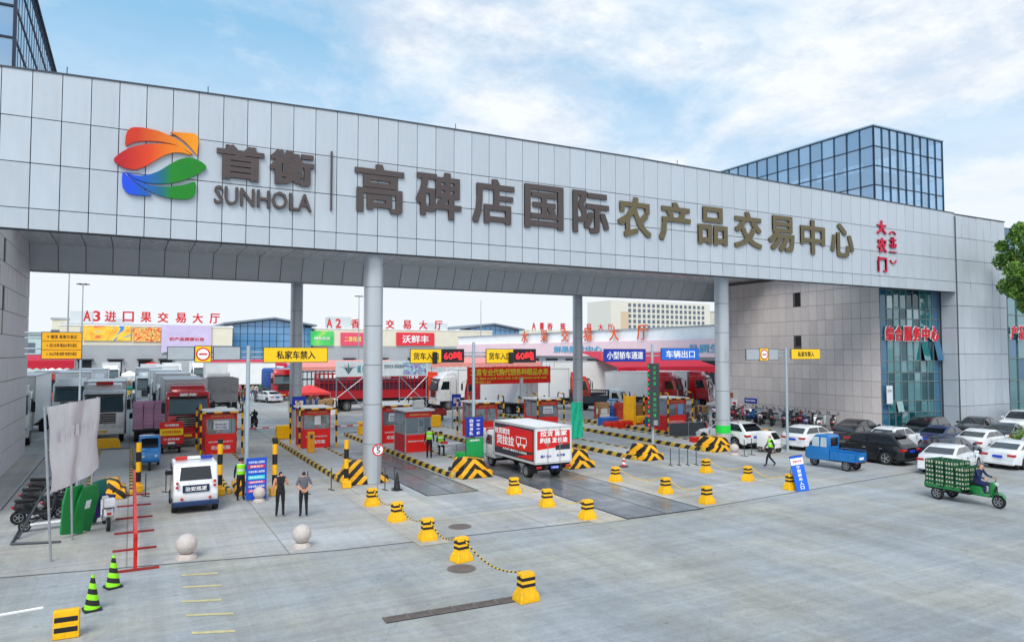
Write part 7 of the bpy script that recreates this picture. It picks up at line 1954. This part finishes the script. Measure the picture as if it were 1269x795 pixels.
for i in range(6):
    for k in range(2): put('crate', rc, None, (34.6 + i * .64, 48.0 + (.04 if k else 0), .0 + k * .305), .05, label='red plastic crate beside the teal cloth, %s layer, %s from the left' % (('lower', 'upper')[k], ('first', 'second', 'third', 'fourth', 'fifth', 'last')[i]), cat='crate', group='red crates in a low row')
put('crate', rc, None, (39.4, 48.7, 1.85), .1, label='single red crate on top of the brown crates', cat='crate')
M_bb = mat('blue_bin', (26, 96, 180), .5)
put('goods_bin', MB().rbox(-.8, .8, -.5, .5, 0, .7, .05, 1).mesh('goods_bin', M_bb), None, (36.4, 50.4, 0), .2, label='blue goods bin behind the low row of red crates', cat='bin')
put('goods_bin', MB().rbox(-.45, .45, -.45, .45, 0, 1.0, .06, 1, taper=(1.1, 1.1)).mesh('goods_bin', mat('teal_bin', (30, 110, 140), .5)), None, (37.9, 46.4, 0), .1, label='teal wheeled bin left of the yellow forklift', cat='bin')
pal = MB()
for k in range(9):
    z = k * .15; pal.box(-.6, .6, -.5, -.35, z, z + .1).box(-.6, .6, -.08, .08, z, z + .1).box(-.6, .6, .35, .5, z, z + .1)
    for i in range(6): pal.box(-.6 + i * .21, -.45 + i * .21, -.5, .5, z + .1, z + .125)
t = thing('pallet_stack', 'stack of wooden pallets right of the rightmost red booth', 'pallets', (47.0, 50.4, 0), .4); pal.build('pallet', mat('pallet_wood', (140, 110, 80), .85, var=.3), t, kind='stuff')
t = thing('folding_barrier', 'dark mesh barrier panels in front of the rightmost red booth', 'barrier', (37.0, 41.0, 0), -.1)
for i in range(2):
    MB().box(-.85, .85, -.02, .02, .1, 1.0).build('mesh_panel', mat('mesh_dark', (60, 66, 70), .6), t, (-.9 + i * 1.75, 0, 0)); MB().tube([(-.87, 0, 0), (-.87, 0, 1.05), (.87, 0, 1.05), (.87, 0, 0)], .025, 6).build('frame', M_steel, t, (-.9 + i * 1.75, 0, 0))
scooter('pink', (214, 110, 150), 'pink flowery scooter right of the mesh barrier panels', (39.0, 40.4, 0), .9)
scooter('dark', (30, 30, 34), 'black bicycle-like scooter between the rightmost booth and the white SUV', (40.4, 41.2, 0), 1.3)
scooter('silver', (160, 166, 172), 'silver scooter with a load beside the pallets', (44.0, 47.5, 0), .6)
put('red_tub', MB().rbox(-.25, .25, -.25, .25, 0, .55, .06, 2, taper=(1.15, 1.15)).mesh('red_tub', M_red), None, (29.9, 36.4, 0), label='small red water-filled block in front of the white SUV', cat='block')
bpy.data.objects['red_tub'].location = (G(861, 551).x, G(861, 551).y, 0)
# yard trikes and boxes left of the truck queue
M_tg = paint('trike_green', (20, 128, 62))
for i, (u, v, rz, l) in enumerate(((176, 500, .3, 'green cargo trike in the yard beyond the pink crates'), (190, 492, 1.2, 'green cargo trike among traders left of the truck queue'), (172, 486, 2.0, 'cargo trike under a pale cover in the yard left of the queue'), (205, 478, .5, 'red cargo trike far back left of the queue'), (190, 470, 2.5, 'farthest cargo trike in front of the A3 hall'))):
    p = G(u, v); trike(l, (p.x, p.y, 0), rz, M_tg if i < 2 else (M_redt if i > 2 else M_dsteel), cab=(i == 2), L=3)
t = canopy('small teal cloth shade over traders left of the truck queue', G(176, 490).x - 2, G(176, 490).x + 1.5, 92, 95, 2.2, .2, mat('teal_cloth', (40, 170, 140), .7), rise=.1)
# crowd in the yard
RC = random.Random(5); SEEN = set()
shirts = list(C_)
spots = [(RC.uniform(284, 346), RC.uniform(488.5, 501)) for _ in range(48)] + [(RC.uniform(158, 198), RC.uniform(466, 502)) for _ in range(22)] + [(RC.uniform(60, 100), RC.uniform(508, 520)) for _ in range(7)] + [(RC.uniform(385, 412), RC.uniform(500, 513)) for _ in range(8)] + [(RC.uniform(265, 300), RC.uniform(466, 480)) for _ in range(14)] + [(RC.uniform(100, 190), RC.uniform(460, 466)) for _ in range(16)]
for u, v in spots:
    p = G(u, v)
    if 318 < u < 352 and v > 491: continue
    s, tr = RC.choice(shirts), RC.choice(['black', 'navy', 'grey', 'blue'])
    zone = 'left of the truck queue' if u < 200 and v > 466.5 else 'in front of the A3 hall docks' if u < 200 else 'under the no-entry sign, far back' if u < 286 and v < 481 else 'near the coral umbrella' if u > 380 else 'beyond the tall pale pole'
    if u < 101 and v > 505: zone = 'beside the coral umbrella at left'
    for _ in range(30):
        ps_ = RC.choice(['stand', 'relaxed', 'walk', 'phone', 'behind'])
        if (s, tr, ps_, zone) not in SEEN: break
        s = RC.choice(shirts)
    SEEN.add((s, tr, ps_, zone))
    person(ps_, 'trader in %s top and %s trousers, %s, %s' % (s, tr, {'stand': 'standing', 'relaxed': 'at ease', 'walk': 'walking', 'phone': 'gesturing', 'behind': 'waiting'}[ps_], zone), p, RC.uniform(0, 6.3), s, tr, sleeve=RC.choice(['long', 'short']), group='traders in the market yard')
for u, v, s, l in ((348, 513, 'white', None), (515, 517, 'white', 'worker in white standing beyond the booths in front of the red stake truck'), (395, 512, 'black', 'trader in black under the coral umbrella right of the second booth'), (700, 527, 'red', None)):
    if l: p = G(u, v); person('relaxed', l, p, .5, s, 'black')
# plastic chairs: one red chair by the white truck
p = G(152, 513); t = thing('plastic_chair', 'red plastic chair standing right of the white truck', 'chair', (p.x, p.y, 0), .5)
MB().rbox(-.22, .22, -.22, .22, .42, .46, .01, 1).build('seat', M_red, t); MB().rbox(-.22, .22, .19, .23, .46, .85, .01, 1).build('backrest', M_red, t)
for a in (-1, 1):
    for b in (-1, 1): MB().box(a * .19 - .02, a * .19 + .02, b * .19 - .02, b * .19 + .02, 0, .42).build('leg', M_red, t)
# wall notices on the tiled wall
def wall_sign(label, u, v, w, h, m, txt=None, ink=None):
    q = SX(u, v, 51.38); t = thing('wall_sign', label, 'wall sign', (51.42, q.y, q.z), -PI / 2)
    MB().box(-w / 2, w / 2, -.03, .02, -h / 2, h / 2).build('plate', m, t)
    if txt: letters(t, txt, w * .8, h * .4, ink or M_lit_white, (0, -.032, 0), depth=.006, bold=.02)
wall_sign('small blue sign on the pinkish tiled wall', 930, 496, 1.5, .45, M_dblue, '电动车停放处')
wall_sign('small white box with a red dot on the tiled wall near the column', 910, 499, .6, .6, M_lit_white, '●', M_redboard)
wall_sign('small brown box on the tiled wall near the column', 906, 489, .45, .45, mat('brown_box', (150, 90, 60), .6))
t = thing('wall_notice', 'white notice at the corner of the green glazing', 'notice', (51.9, FY + 2.3, 3.0)); MB().box(-.35, .35, -.02, .02, -.7, .7).build('plate', M_paper, t); letters(t, '安全出口', .5, .2, M_ink, (0, -.022, .3), depth=.005)
# concrete ramp barrier behind left island
p = G(130, 551); t = thing('yellow_wheel_guard', 'yellow steel wheel guard across the far end of the leftmost island', 'guard', (p.x, 52.3, .2), 0)
MB().prism([(-1.0, 0), (1.0, 0), (.9, .5), (.7, .62), (-.7, .62), (-.9, .5)], 'y', -.15, .15, bev=.03).build('guard', M_yplastic, t)
for x_, y_, l in ((4.2, 55.6, 'behind the leftmost booth'), (9.6, 52.0, 'at the far end of the second booth island'), (21.9, 54.5, 'behind the booth left of the cargo box'), (15.4, 51.8, 'at the far end of the folding table island')):
    t = thing('yellow_wheel_guard', 'yellow steel wheel guard ' + l, 'guard', (x_, y_, .2), .1, 'yellow wheel guards'); MB().rbox(-.55, .55, -.3, .3, 0, .95, .05, 1).build('guard', M_yplastic, t)

# ---------------------------------------------------------------- vegetation
M_leaf = mat('leaf_green', (98, 140, 52), .55, var=.35, scale=.8); M_leaf2 = mat('leaf_green_dark', (62, 98, 38), .55, var=.3, scale=.8); M_leaf3 = mat('leaf_lime', (132, 164, 66), .5, var=.2)
M_bark = mat('bark', (104, 90, 76), .9, var=.3, scale=8)
def tree(label, x, y, h, r, zc, n=9000, leaf=.16, name='broadleaf_tree'):
    t = thing(name, label, 'tree', (x, y, 0)); RT = random.Random(int(x * 7 + y))
    tk = MB(); tk.loft([[(.28 * (1 - k * .13) * math.cos(2 * PI * i / 10) + .1 * math.sin(k), .28 * (1 - k * .13) * math.sin(2 * PI * i / 10), k * (zc) / 5) for i in range(10)] for k in range(6)])
    clumps = []
    for k in range(46):
        a, b, c_ = RT.uniform(0, 2 * PI), RT.uniform(-1, 1), RT.uniform(.55, 1.05)
        q = Vector((math.cos(a) * math.sqrt(1 - b * b) * r * c_, math.sin(a) * math.sqrt(1 - b * b) * r * c_, zc + b * (h - zc) * .93 * c_))
        clumps.append((q, RT.uniform(.5, 1.0) * r * .34))
        if k % 2 == 0:
            s0 = Vector((0, 0, zc - (h - zc) * .4 + RT.uniform(-1, 1.5))); tk.tube([s0, s0.lerp(q, .55) + Vector((0, 0, .3)), q], .06, 5)
    tk.build('trunk', M_bark, t, smooth=50)
    o = MB()
    for i in range(n):
        q, rr = clumps[RT.randrange(len(clumps))]
        d = Vector((RT.gauss(0, 1), RT.gauss(0, 1), RT.gauss(0, 1))).normalized() * rr * (RT.random() ** .45)
        p = q + d; s = leaf * RT.uniform(.4, 1.45)
        a = Vector((RT.gauss(0, 1), RT.gauss(0, 1), RT.gauss(0, .6))).normalized(); b = a.orthogonal().normalized(); 
        b = (b * math.cos(RT.random() * 6) + a.cross(b) * math.sin(RT.random() * 6)).normalized(); c_ = a.cross(b)
        o.add([p - b * s, p + c_ * s * .45, p + b * s, p - c_ * s * .45], [(0, 1, 2, 3)], RT.choice((0, 0, 1, 2)))
    o.build('crown', [M_leaf, M_leaf2, M_leaf3], t, kind='stuff', fix=False)
    return t
tree('leafy green tree entering the frame at the right edge, in front of the panelled pier', 61.2, 28.7, 17.0, 2.6, 12.3, 26000, .14)
for i, (x, y, h, r) in enumerate(((150, 95, 12, 5), (-60, 200, 12, 6), (230, 330, 15, 9), (265, 350, 14, 8), (-90, 300, 14, 8))):
    tree('distant green tree ' + ['beyond the service building', 'far beyond the left tiled wall', 'far behind the side hall, left of the office block', 'beside the office block foot', 'far at the left horizon'][i], x, y, h, r, h * .6, 1800, .7)
t = thing('shrub', 'bright green shrub between the parked cars at the right edge', 'shrub', (51.8, 24.8, 0)); RT = random.Random(3); o = MB()
for i in range(2600):
    p = Vector((RT.gauss(0, .75), RT.gauss(0, .45), .75 + RT.gauss(0, .28))); s = .09
    a = Vector((RT.gauss(0, 1), RT.gauss(0, 1), RT.gauss(0, 1))).normalized(); b = a.orthogonal().normalized(); c_ = a.cross(b)
    o.add([p - b * s, p + c_ * s * .5, p + b * s, p - c_ * s * .5], [(0, 1, 2, 3)], RT.choice((0, 2, 2)))
o.build('foliage', [M_leaf, M_leaf2, M_leaf3], t, kind='stuff', fix=False)
for o in KIDS(SC0): bpy.data.objects.remove(o)
bpy.data.objects.remove(SC0)
for r in _proto.values():
    for o in KIDS(r): bpy.data.objects.remove(o)
    bpy.data.objects.remove(r)

# ---------------------------------------------------------------- air
hzm = bpy.data.materials.new('air_haze'); hzm.use_nodes = True
nt = hzm.node_tree; nt.nodes.clear()
out = nt.nodes.new('ShaderNodeOutputMaterial'); pv = nt.nodes.new('ShaderNodeVolumePrincipled')
pv.inputs['Color'].default_value = (.93, .96, 1, 1); pv.inputs['Density'].default_value = 0.0011; pv.inputs['Anisotropy'].default_value = 0.2
nt.links.new(pv.outputs[0], out.inputs['Volume'])
if HAZE: MB().box(-520, 620, -70, 520, -1.2, 48).build('haze', hzm, kind='stuff')
